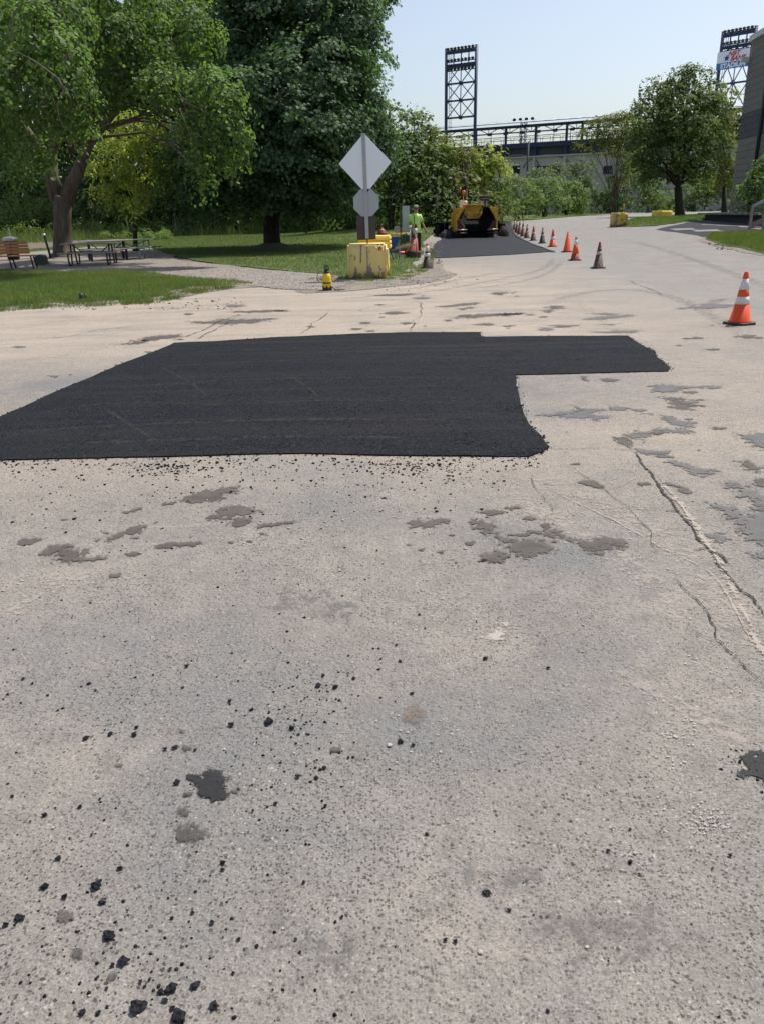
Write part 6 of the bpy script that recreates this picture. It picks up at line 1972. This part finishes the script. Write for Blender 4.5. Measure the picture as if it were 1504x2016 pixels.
def sprays(blobs, spray_r, per, seed, droop=0.35, up=0.55, inner=0.45, dens=1.0):
    """sprays of leaves: little drooping shelves set through the outer part of every bough volume"""
    r = np.random.default_rng(seed)
    P, N, T, CC = [], [], [], []
    for (c, rx, ry, rz) in blobs:
        area = 4 * math.pi * ((rx * ry) ** 1.6 / 3 + (rx * rz) ** 1.6 / 3 + (ry * rz) ** 1.6 / 3) ** (1 / 1.6)
        k = max(3, int(area / (spray_r ** 2 * 1.5) * dens))
        d = r.normal(size=(k, 3)); d /= np.linalg.norm(d, axis=1)[:, None]
        rad_ = r.uniform(inner, 1.0, k) ** 0.6
        # lumpy outline
        lump = 1 + 0.16 * np.sin(d[:, 0] * 5 + seed) * np.sin(d[:, 2] * 6 + seed * 2) + 0.10 * np.sin(d[:, 1] * 9) 
        C = np.array(c)[None] + d * np.array([rx, ry, rz])[None] * (rad_ * lump)[:, None]
        up_ = d * (1 - up) + np.array([0, 0, up])[None] + r.normal(0, 0.18, (k, 3))
        up_ /= np.linalg.norm(up_, axis=1)[:, None]
        for i in range(k):
            m = int(per * r.uniform(0.6, 1.4))
            sr = spray_r * r.uniform(0.6, 1.35)
            a = r.uniform(0, 2 * np.pi, m); q = sr * np.sqrt(r.random(m))
            u_ = up_[i]; x = np.cross(u_, [0.3, 1, 0.1]); x /= np.linalg.norm(x); y = np.cross(u_, x)
            off = x[None] * (q * np.cos(a))[:, None] + y[None] * (q * np.sin(a))[:, None]
            p = C[i][None] + off + u_[None] * r.normal(0, sr * 0.16, m)[:, None]
            p[:, 2] -= droop * q ** 2 / sr
            nn = u_[None] + off / sr * 0.55 + r.normal(0, 0.38, (m, 3))
            P.append(p); N.append(nn)
            T.append(np.clip(r.normal(r.uniform(0.25, 0.75), 0.2, m), 0, 1))
        CC.append(C)
    return np.concatenate(P), np.concatenate(N), np.concatenate(T), CC

def limbs(mb, fork, blobs, CC, r0, seed, sub=5, n=7):
    rr = random.Random(seed)
    for (c, rx, ry, rz), C in zip(blobs, CC):
        c = Vector(c); f = Vector(fork)
        L = (c - f).length
        k0 = min(r0, 0.02 + r0 * min(1.0, (rx + rz) / 3.0) * 0.7)
        mid = f.lerp(c, 0.5) + Vector((rr.uniform(-.06, .06) * L, rr.uniform(-.06, .06) * L, 0.10 * L))
        mb.tube([f, f.lerp(mid, 0.5) + Vector((0, 0, 0.02 * L)), mid, mid.lerp(c, 0.5) + Vector((0, 0, 0.03 * L)), c], [k0, k0 * .85, k0 * .68, k0 * .5, k0 * .3], n)
        for _ in range(sub):
            e = Vector(C[rr.randrange(len(C))])
            s = mid.lerp(c, rr.uniform(0.1, 0.9))
            m2 = s.lerp(e, 0.5) + Vector((0, 0, 0.08 * (e - s).length))
            mb.tube([s, m2, e], [k0 * .32, k0 * .2, k0 * .07], 5)

def B(px, py, rpx, rpy, Y, ryf=0.9, yo=0.0):
    """a bough: picture place and half size, distance; depth radius as a share of its width"""
    c = PT(px, py, Y)
    s = PPM(c)
    return ((c.x, c.y + yo, c.z), rpx / s, rpx / s * ryf, rpy / s)

def tree(name, label, cat, base, trunk, blobs, templ, leaf, mat, bark, spray_r, per, seed, dens=1.0, fork=None, r_l=0.12, droop=0.35, up=0.55, inner=0.45, group=None, sub=5, flare=True, extra_trunk=None):
    t = thing(name, label, cat, base, 0, group)
    b0 = Vector(base)
    P, N, T, CC = sprays(blobs, spray_r, per, seed, droop, up, inner, dens)
    P = P - np.array(base)[None]
    leaf_object('crown', P, N, leaf, templ, mat, t, T, seed)
    tb_ = MB()
    if trunk:
        pts = [Vector(p) - b0 for p, r in trunk]; rs = [r for p, r in trunk]
        if flare:
            pts = [pts[0] + Vector((0, 0, -0.15)), pts[0] + Vector((0, 0, 0.12))] + [pts[0].lerp(pts[1], 0.18)] + pts[1:]
            rs = [rs[0] * 1.55, rs[0] * 1.25, rs[0]] + rs[1:]
        tb_.tube(pts, rs, 14)
        fk = pts[-1] if fork is None else Vector(fork) - b0
        lb = [((c[0] - b0.x, c[1] - b0.y, c[2] - b0.z), rx, ry, rz) for c, rx, ry, rz in blobs]
        limbs(tb_, fk, lb, [C - np.array(base)[None] for C in CC], r_l, seed, sub)
        for (ps, rs2) in (extra_trunk or []):
            tb_.tube([Vector(p) - b0 for p in ps], rs2, 10)
        tb_.build('trunk', bark, t)
    return t

M['leaf_maple'] = leaf_mat('maple_leaves', (0.040, 0.080, 0.042), (0.130, 0.205, 0.105), 0.32)
M['leaf_cotton'] = leaf_mat('cottonwood_leaves', (0.052, 0.098, 0.032), (0.180, 0.255, 0.095), 0.38)
M['leaf_wood'] = leaf_mat('woodland_leaves', (0.046, 0.086, 0.034), (0.135, 0.195, 0.075), 0.38)
M['leaf_mid'] = leaf_mat('mid_green_leaves', (0.070, 0.115, 0.042), (0.185, 0.240, 0.095), 0.38)
M['leaf_street'] = leaf_mat('dull_green_leaves', (0.050, 0.080, 0.030), (0.150, 0.190, 0.070), 0.36)
M['leaf_lime'] = leaf_mat('yellow_green_leaves', (0.160, 0.195, 0.050), (0.370, 0.390, 0.120), 0.45)
M['leaf_olive'] = leaf_mat('olive_leaves', (0.080, 0.098, 0.030), (0.200, 0.205, 0.075), 0.36)
M['leaf_grey'] = leaf_mat('grey_green_leaves', (0.075, 0.105, 0.065), (0.170, 0.205, 0.130), 0.34)
M['bark_dark'] = bark_mat('dark_bark', (0.070, 0.056, 0.045))
M['bark_grey'] = bark_mat('grey_brown_bark', (0.16, 0.125, 0.098))
M['bark_twig'] = bark_mat('pale_twig_bark', (0.22, 0.19, 0.16))

# --- the maple on the lawn
mY = G(537, 489).y
mb0 = G(537, 489)
mo = mY
maple_blobs = [B(540, 60, 130, 90, mo - .5), B(650, 40, 115, 75, mo - 1), B(720, 90, 55, 55, mo), B(455, 90, 80, 90, mo - 1), B(600, 140, 130, 70, mo - 3), B(690, 165, 65, 50, mo - 1), B(700, 220, 60, 45, mo - 1),
                B(510, 190, 120, 70, mo - 4), B(600, 235, 110, 60, mo - 4.5), B(420, 230, 70, 70, mo - 2), B(480, 290, 110, 60, mo - 4.5), B(660, 275, 90, 55, mo - 3), B(735, 235, 45, 38, mo + 1), B(740, 285, 50, 50, mo + 1),
                B(570, 320, 110, 50, mo - 4.5), B(400, 320, 85, 60, mo - 3), B(660, 345, 70, 45, mo - 2.5), B(450, 358, 90, 42, mo - 3.5), B(560, 372, 80, 32, mo - 3.5), B(640, 380, 60, 28, mo - 2.5), B(465, 395, 55, 24, mo - 3), B(390, 380, 50, 36, mo - 1),
                B(590, -40, 150, 70, mo), B(690, -10, 80, 60, mo + 1), B(470, -30, 110, 70, mo), B(530, 130, 130, 110, mo + 3), B(620, 250, 130, 90, mo + 3.5), B(440, 280, 110, 90, mo + 3), B(560, 360, 120, 45, mo + 2), B(705, 130, 60, 60, mo + 3), B(590, 412, 40, 14, mo - 2)]
t_top = PT(543, 385, mY)
tree('maple_tree', 'large dark green maple with dense layered crown on the lawn behind the sign', 'tree', (mb0.x, mb0.y, 0),
     [((mb0.x, mb0.y, 0), 0.44), ((mb0.x + .02, mb0.y, 1.2), 0.40), ((t_top.x, mb0.y, t_top.z), 0.36), ((t_top.x + .1, mb0.y, t_top.z + 2.5), 0.28)],
     maple_blobs, 'maple', 0.21, M['leaf_maple'], M['bark_dark'], 0.62, 46, 3, 1.05, (t_top.x, mb0.y, t_top.z + 1.2), 0.18, 0.30, 0.6, 0.5)
# mulch mound at its foot
bmh = MB(); bmh.lathe([(1.6, -0.02), (1.1, 0.06), (0.7, 0.16), (0.42, 0.26), (0.0, 0.3)], 24, (mb0.x, mb0.y, 0.02))
tag(bmh.build('root_mound', M['soil']), 'low bare earth mound round the foot of the maple', 'mound')

# --- the cottonwood at the left
cb = G(128, 506)
cY = cb.y
def TP(px, py, dy=0.0): 
    p = PT(px, py, cY + dy)
    return (p.x, p.y, p.z)
cot_blobs = [B(60, 60, 95, 75, 25), B(30, 150, 75, 60, 24), B(120, 120, 75, 60, 24.5), B(150, 200, 50, 55, 25), B(70, 225, 65, 50, 25), B(10, 260, 50, 50, 26), B(100, 30, 90, 50, 27), B(-50, 120, 70, 110, 26), B(165, 250, 30, 35, 26), B(75, 290, 40, 28, 26),
             B(215, 60, 80, 60, 30), B(290, 90, 80, 60, 31), B(370, 60, 80, 60, 32), B(250, 150, 80, 50, 31), B(340, 170, 85, 50, 29), B(420, 170, 70, 45, 28), B(445, 225, 55, 40, 27.5), B(400, 235, 60, 40, 28), B(470, 270, 32, 40, 27.5), B(455, 310, 35, 30, 27.5), B(395, 290, 32, 35, 28), B(200, 180, 45, 40, 30),
             B(300, 20, 70, 40, 33), B(200, -20, 120, 50, 31), B(60, -40, 130, 60, 29), B(360, -20, 60, 50, 34), B(400, 350, 22, 35, 28), B(40, 335, 40, 30, 31), B(10, 60, 70, 80, 31), B(130, 190, 60, 60, 33)]
tr_ = [(TP(127, 506), 0.48), (TP(124, 470), 0.40), (TP(124, 430), 0.37), (TP(124, 385), 0.40)]
tree('cottonwood_tree', 'spreading cottonwood with forked grey brown trunk and hanging leaves behind the picnic tables', 'tree', (cb.x, cb.y, 0), tr_, cot_blobs, 'heart', 0.140, M['leaf_cotton'], M['bark_grey'], 0.42, 28, 8, 0.80,
     TP(140, 300, -1), 0.16, 0.75, 0.35, 0.35, sub=4,
     extra_trunk=[([TP(118, 392), TP(105, 350), TP(103, 320), TP(60, 270), TP(20, 215), TP(-20, 150)], [0.34, 0.24, 0.26, 0.24, 0.21, 0.16]),
                  ([TP(128, 392), TP(150, 350), TP(165, 310), TP(178, 280), TP(172, 240), TP(150, 200), TP(140, 165)], [0.36, 0.28, 0.22, 0.20, 0.16, 0.10, 0.07]),
                  ([TP(112, 392), TP(100, 345), TP(98, 310), TP(115, 260), TP(135, 190), TP(140, 60)], [0.3, 0.26, 0.22, 0.18, 0.16, 0.13]),
                  ([TP(165, 300), TP(230, 215, 1), TP(300, 150, 2), TP(345, 52, 3), TP(350, 0, 3)], [0.18, 0.15, 0.13, 0.10, 0.08])])
# bare pale twigs hanging in front of the leaves
ctree = bpy.data.objects.get('cottonwood_tree')
def tw_(pts, r0_, Y):
    q = [PT(a, b_, Y - 0.4) for a, b_ in pts]
    k = len(q)
    o = MB().tube([v - Vector((cb.x, cb.y, 0)) for v in q], [r0_ * (1 - 0.75 * i / (k - 1)) for i in range(k)], 6).build('twig', M['bark_twig'], ctree)
tw_([(126, 176), (115, 155), (100, 143), (80, 128), (60, 115), (45, 108), (20, 92)], 0.035, 23.2)
tw_([(26, 82), (23, 55), (28, 25), (45, 8), (65, 2), (88, 8)], 0.03, 23.4)
tw_([(88, 8), (100, 4), (118, 14), (130, 35), (137, 65)], 0.022, 23.4)
tw_([(128, 176), (118, 190), (113, 210), (118, 235), (130, 258)], 0.014, 23.3)
tw_([(128, 172), (145, 180), (152, 192)], 0.012, 23.3)
tw_([(133, 174), (140, 195), (143, 235)], 0.010, 23.3)
tw_([(72, 130), (55, 120), (40, 135), (38, 165)], 0.010, 23.2)
tw_([(300, 150), (330, 130), (355, 135)], 0.012, 26.5)
tw_([(352, 185), (375, 205), (425, 230)], 0.014, 26.6)
tw_([(355, 215), (365, 240), (378, 275), (382, 300)], 0.012, 26.6)
tw_([(385, 330), (395, 345), (400, 365)], 0.010, 27)
tw_([(445, 60), (465, 57), (486, 63)], 0.02, 33)
# --- locust with yellow green leaves in the gap
def simple(name, label, px, pyb, blobs, templ, leaf, mat, spray_r, per, seed, dens=1.0, tw_r=0.12, group=None, bark='bark_dark', fork_py=None, multi=0, cat='tree', Y=None, **k):
    g = G(px, pyb)
    if Y is None and abs(g.y - blobs[-1][0][1]) > 3: Y = blobs[-1][0][1]
    if Y is not None:
        q = PT(px, pyb, Y); g = Vector((q.x, Y, H(q.x, Y)))
    fp = PT(px + random.uniform(-3, 3), fork_py if fork_py else pyb - 60, g.y)
    ex = []
    for i in range(multi):
        bl = blobs[i % len(blobs)][0]
        a = Vector((g.x + random.uniform(-.4, .4), g.y + random.uniform(-.3, .3), g.z))
        bb = Vector(bl)
        ex.append(([a, a.lerp(bb, 0.35) + Vector((random.uniform(-.2, .2), 0, 0.3)), a.lerp(bb, 0.7), bb], [tw_r * .55, tw_r * .42, tw_r * .3, tw_r * .12]))
    return tree(name, label, cat, (g.x, g.y, g.z), [((g.x, g.y, g.z), tw_r), ((fp.x, g.y, fp.z), tw_r * .8)], blobs, templ, leaf, mat, M[bark], spray_r, per, seed, dens, (fp.x, g.y, fp.z), tw_r * .5, group=group, extra_trunk=ex, **k)
simple('locust_tree', 'yellow green sunlit young tree in the gap between cottonwood and maple', 265, 470,
       [B(265, 250, 60, 45, 41), B(300, 285, 45, 40, 40.5), B(220, 300, 40, 35, 40), B(270, 330, 60, 40, 40.5), B(195, 345, 32, 35, 40), B(250, 380, 60, 35, 40), B(320, 335, 28, 40, 41), B(215, 250, 30, 30, 42)],
       'slim', 0.26, M['leaf_lime'], 0.6, 30, 21, 0.75, 0.12, 'trees at the edge of the woods', fork_py=390, droop=0.5)
# --- dense trees behind, one by one
WG = 'trees of the woods behind the lawn'
back = [
 ('dark tree filling the far left edge behind the bench', 20, 474, [(10, 330, 90, 80, 47), (-30, 250, 90, 100, 48), (60, 400, 60, 50, 46), (0, 440, 70, 40, 46)], 'leaf_wood', 31),
 ('tall dark tree between the cottonwood limbs', 170, 470, [(150, 120, 120, 110, 50), (170, 260, 90, 80, 50), (110, 400, 60, 60, 48), (180, 400, 70, 60, 47), (140, 20, 100, 80, 52)], 'leaf_wood', 32),
 ('dark tree behind the yellow green locust', 300, 466, [(300, 130, 120, 110, 54), (290, 260, 100, 90, 54), (310, 380, 90, 70, 53), (250, 40, 120, 80, 55)], 'leaf_wood', 33),
 ('dark tree behind the left half of the maple', 420, 462, [(420, 120, 110, 120, 54), (400, 270, 100, 90, 53), (400, 380, 90, 70, 52), (430, 0, 100, 90, 55)], 'leaf_wood', 34),
 ('dark tree behind the middle of the maple', 560, 458, [(560, 260, 110, 100, 54), (560, 380, 110, 70, 52), (640, 400, 70, 55, 51)], 'leaf_wood', 35),
 ('dark bushy tree behind the octagon sign', 690, 454, [(690, 300, 90, 80, 52), (690, 390, 90, 60, 50), (740, 330, 60, 80, 51)], 'leaf_wood', 36),
 ('dark green tree with rounded top right of the diamond sign', 770, 450, [(765, 225, 32, 28, 52), (760, 285, 55, 50, 51), (775, 350, 55, 55, 50), (800, 400, 50, 40, 49)], 'leaf_wood', 37),
 ('mid green tree whose tip stands against the sky above the worker', 815, 448, [(815, 235, 24, 24, 54), (820, 280, 50, 45, 54), (835, 330, 50, 50, 53), (845, 390, 50, 45, 52), (790, 300, 30, 40, 54)], 'leaf_mid', 38),
 ('olive tree left of the first light tower foot', 855, 446, [(850, 265, 28, 24, 56), (870, 300, 40, 36, 56), (865, 350, 50, 45, 55), (880, 400, 45, 35, 54)], 'leaf_olive', 39),
 ('olive green tree in front of the light tower foot', 915, 442, [(905, 300, 36, 28, 58), (915, 335, 50, 38, 57), (900, 380, 50, 40, 56), (940, 400, 45, 32, 55)], 'leaf_olive', 40),
 ('bright yellow green tree left of the cream stadium wall', 965, 440, [(965, 308, 32, 20, 58), (985, 322, 22, 16, 58), (960, 345, 40, 28, 58), (935, 325, 26, 22, 59)], 'leaf_lime', 41),
]
for lab, px, pyb, bl, mt, sd in back:
    Yb = G(px, pyb - 3).y + 2.0
    print('wood', px, pyb, round(Yb, 1))
    Yb = min(Yb, 82)
    k_ = Yb / 52.0
    bl = [(b[0], b[1], b[2], b[3], b[4] - bl[0][4] + Yb) for b in bl]
    simple('woodland_tree', lab, px, pyb, [B(*b) for b in bl], 'quad', 0.30 * k_, M[mt], 0.85 * k_, 34, sd, 0.95, 0.18, WG, fork_py=pyb - 70, multi=3, sub=3)
# --- shrubs along the far verge
SG = 'shrubs along the far verge'
shr = [
 ('low bushy shrub directly left of the paver', 845, 446, [(850, 420, 36, 26, 52)], 'leaf_wood', 0.22, 51),
 ('green shrub directly behind the paver', 900, 443, [(905, 400, 46, 36, 54), (930, 420, 36, 18, 52)], 'leaf_mid', 0.22, 52),
 ('green shrub at the right shoulder of the paver', 975, 438, [(975, 385, 42, 34, 56), (985, 412, 42, 22, 55)], 'leaf_mid', 0.22, 53),
 ('broad green shrub below the left end of the cream wall', 1020, 433, [(1015, 375, 36, 28, 60), (1030, 400, 44, 26, 59)], 'leaf_mid', 0.24, 54),
 ('green shrub below the pair of stadium windows', 1070, 428, [(1065, 375, 40, 24, 63), (1075, 398, 46, 24, 62)], 'leaf_mid', 0.24, 55),
 ('low mid green shrub right of the windows', 1115, 424, [(1115, 385, 42, 26, 66), (1120, 405, 44, 16, 65)], 'leaf_mid', 0.24, 56),
 ('grey green tall shrub in front of the cream wall', 1140, 421, [(1142, 340, 32, 24, 70), (1130, 365, 36, 24, 69), (1150, 385, 34, 26, 69)], 'leaf_grey', 0.24, 57),
 ('dark shrub at the foot of the flat topped tree', 1215, 416, [(1215, 372, 22, 34, 74), (1205, 398, 34, 16, 73), (1190, 390, 26, 20, 73)], 'leaf_wood', 0.24, 58),
 ('green shrub left of the street tree trunk', 1275, 414, [(1270, 375, 36, 32, 82), (1290, 395, 34, 16, 80), (1250, 350, 26, 30, 83)], 'leaf_mid', 0.26, 59),
 ('low shrub right of the street tree trunk', 1365, 411, [(1360, 385, 34, 24, 90), (1395, 375, 30, 30, 92)], 'leaf_mid', 0.28, 60),
 ('grey leafed bush against the sky end of the wall', 1075, 426, [(1060, 350, 30, 14, 72), (1100, 345, 22, 20, 74)], 'leaf_grey', 0.24, 61),
 ('dark shrub mass at the far right below the brick wing', 1425, 410, [(1420, 380, 26, 30, 95), (1440, 350, 26, 34, 95)], 'leaf_mid', 0.28, 62),
]
for lab, px, pyb, bl, mt, lf, sd in shr:
    Yg = G(px, pyb).y
    print('shrub', px, pyb, round(Yg, 1), bl[0][4])
    Yb = min(Yg + 1.5, 122)
    k_ = Yb / bl[0][4]
    bl = [(b[0], b[1] - 9, b[2], b[3] * 0.8, b[4] - bl[0][4] + Yb) for b in bl]
    lf *= k_
    simple('shrub', lab, px, pyb, [B(*b) for b in bl], 'quad', lf, M[mt], 0.62 * k_, 26, sd, 1.0, 0.06 * k_, SG, fork_py=pyb - 14, multi=3, sub=3, cat='shrub', Y=bl[-1][4])
# --- flat topped tree with bare stems
simple('umbrella_tree', 'flat topped tree with bare fanned stems beside the street tree', 1207, 416,
       [B(1185, 240, 34, 9, 102), B(1225, 232, 36, 10, 102), B(1215, 255, 40, 9, 101), B(1165, 262, 28, 8, 102), B(1195, 275, 30, 8, 101), B(1240, 270, 34, 14, 102), B(1150, 285, 18, 7, 102), B(1215, 300, 30, 10, 103), B(1240, 320, 24, 26, 103), B(1220, 345, 24, 20, 103), B(1250, 240, 20, 12, 103)],
       'slim', 0.46, M['leaf_olive'], 1.05, 24, 101, 1.1, 0.10, None, 'bark_grey', fork_py=395, multi=9, sub=4, up=0.85, droop=0.2)
# --- street tree on the island
sg_ = G(1337, 425)
sY = sg_.y
print('street tree', sg_, PPM(sg_))
simple('street_tree', 'rounded street tree with a single dark trunk on the grass island', 1337, 425.5,
       [B(1342, 150, 40, 26, sY), B(1297, 180, 42, 28, sY), B(1377, 160, 30, 30, sY), B(1342, 200, 62, 36, sY - 1), B(1272, 205, 26, 20, sY), B(1392, 200, 40, 30, sY), B(1292, 235, 56, 34, sY - 1.5), B(1362, 245, 66, 36, sY - 2), B(1417, 245, 24, 32, sY),
        B(1272, 285, 48, 30, sY - 1.5), B(1332, 290, 66, 36, sY - 2.5), B(1397, 285, 40, 34, sY - 1), B(1257, 315, 32, 20, sY), B(1312, 330, 54, 22, sY - 2), B(1367, 325, 44, 24, sY - 1.5), B(1342, 230, 70, 60, sY + 3), B(1282, 345, 30, 12, sY), B(1377, 350, 30, 12, sY)],
       'quad', 0.30, M['leaf_street'], 0.75, 30, 81, 0.80, 0.36, None, 'bark_dark', fork_py=368, multi=0, sub=6, inner=0.35)
simple('rear_street_tree', 'smaller tree with crooked trunk between the street tree and the grey building', 1425, 419,
       [B(1430, 190, 26, 26, sY + 12), B(1438, 240, 24, 34, sY + 12), B(1425, 295, 34, 30, sY + 11), B(1415, 335, 34, 22, sY + 11), B(1440, 330, 22, 30, sY + 11), B(1405, 230, 26, 26, sY + 13)],
       'quad', 0.32, M['leaf_olive'], 0.8, 26, 82, 0.8, 0.28, None, 'bark_dark', fork_py=370, multi=0, sub=5, Y=sY + 12)
# --- small tree leaning in at the right edge, by the steps
simple('dogwood_tree', 'leafy branch of a green tree overhanging the wooden steps at the right edge', 1560, 460,
       [B(1492, 350, 26, 26, 36, 0.8), B(1502, 318, 14, 14, 36), B(1474, 378, 24, 16, 36, 0.8), B(1500, 392, 26, 18, 36, 0.8), B(1456, 388, 16, 8, 36, 0.8), B(1530, 350, 36, 50, 37, 0.8), B(1458, 408, 12, 6, 36, 0.7), B(1466, 362, 12, 8, 36)],
       'heart', 0.13, M['leaf_cotton'], 0.36, 26, 91, 0.85, 0.12, None, 'bark_dark', fork_py=400, multi=2, sub=4, Y=37)

# --- woods closing the view behind everything, and tall weeds at their edge
r9 = np.random.default_rng(99)
fb_ = []
for px in range(-260, 960, 75):
    top = 60 if px < 700 else (290 if px < 860 else 350)
    y = 440
    while y > top:
        fb_.append(B(px + r9.uniform(-15, 15), y, 70, 60, 98 + r9.uniform(-3, 3), 0.5)); y -= 75
for px in range(960, 1440, 60):
    fb_.append(B(px, 402, 46, 16, 132 + r9.uniform(-3, 3), 0.5))
P, N, T, CC = sprays(fb_, 2.2, 26, 99, 0.3, 0.4, 0.1, 1.1)
wd = leaf_object('woods', P, N, 0.92, 'quad', M['leaf_wood'], None, T, 99)
tag(wd, 'deep mass of woodland closing the view behind the nearer trees', 'woods', kind='stuff')

# understory along the wood edge
ub = []
for px in range(-60, 860, 34):
    yb_ = 478 - (px + 60) * 0.033
    g = G(px, yb_)
    ub.append(B(px, yb_ - 16 + r9.uniform(-4, 4), 24, 18 + r9.uniform(0, 10), g.y + 0.8, 0.7))
    ub.append(B(px + 17, yb_ - 62 + r9.uniform(-6, 6), 28, 30, g.y + 5.0, 0.8))
P, N, T, CC = sprays(ub, 0.5, 22, 101, 0.3, 0.35, 0.2, 0.9)
M['leaf_under'] = leaf_mat('undergrowth_leaves', (0.10, 0.155, 0.055), (0.24, 0.30, 0.12), 0.42)
us = leaf_object('undergrowth', P, N, 0.15, 'quad', M['leaf_under'], None, T, 101)
tag(us, 'leafy undergrowth along the edge of the woods', 'undergrowth', kind='stuff')
wpoly = GP([(-200, 490), (0, 482), (170, 474), (250, 468), (420, 464), (620, 456), (860, 440), (860, 433), (620, 446), (420, 452), (170, 462), (-200, 478)])
w1 = blades('tall_weeds', wpoly, 26000, 0.35, 1.15, 0.022, M['weed'], 0.0, 12, 0.22)
tag(w1, 'tall weeds and grasses standing along the edge of the woods', 'weeds')
wpoly2 = GP([(860, 437), (1000, 425), (1120, 418), (1250, 413.2), (1430, 410), (1430, 409), (1250, 410.5), (1000, 417), (860, 430)])
w2 = blades('tall_weeds', wpoly2, 16000, 0.3, 1.0, 0.035, M['weed'], 0.0, 13, 0.25)
tag(w2, 'tall weeds and reeds below the shrubs on the far verge', 'weeds')
# bright leafy weeds just right of the tables
wb_ = [B(r9.uniform(205, 330), 0 + 466 + r9.uniform(-10, 4), r9.uniform(7, 14), r9.uniform(6, 12), G(250, 474).y + r9.uniform(0.5, 4), 0.8) for _ in range(22)]
P, N, T, CC = sprays(wb_, 0.26, 14, 111, 0.2, 0.5, 0.1, 0.8)
o = leaf_object('leafy_weeds', P, N, 0.13, 'slim', M['leaf_under'], None, T, 111)
tag(o, 'bright yellow green weeds at the wood edge behind the green table', 'weeds', kind='stuff')
# thin bare stems standing in the undergrowth
for i, (px, pyb, pyt, dx, lab) in enumerate(((405, 462, 400, 1, 'upright pale stem between the locust and the maple trunk'), (345, 466, 420, -2, 'short pale stem at the right foot of the locust'), (868, 440, 340, 22, 'tall pale stem leaning right behind the left wing of the paver'), (880, 440, 345, -14, 'pale stem leaning left behind the paver'),
        (860, 440, 350, -8, 'pale stem leaning left just right of the worker'), (905, 436, 370, 6, 'pale stem rising behind the paver beacon'), (895, 438, 365, 10, 'pale stem leaning right close behind the paver beacon'), (470, 460, 430, 3, 'short stem left of the maple trunk'), (252, 470, 430, -3, 'short stem behind the green picnic table'), (420, 462, 425, 2, 'short stem in the weeds left of the maple'))):
    g = G(px, pyb)
    t_ = PT(px + dx, pyt, g.y)
    m_ = (g + t_) / 2 + Vector((0.1, 0, 0))
    s_ = MB().tube([g, m_, t_], [0.05, 0.04, 0.02], 6).build('bare_stem', M['bark_twig'])
    tag(s_, lab, 'sapling', 'bare stems at the wood edge')
print('objects', len(bpy.data.objects), 'polys', sum(len(m.polygons) for m in bpy.data.meshes))
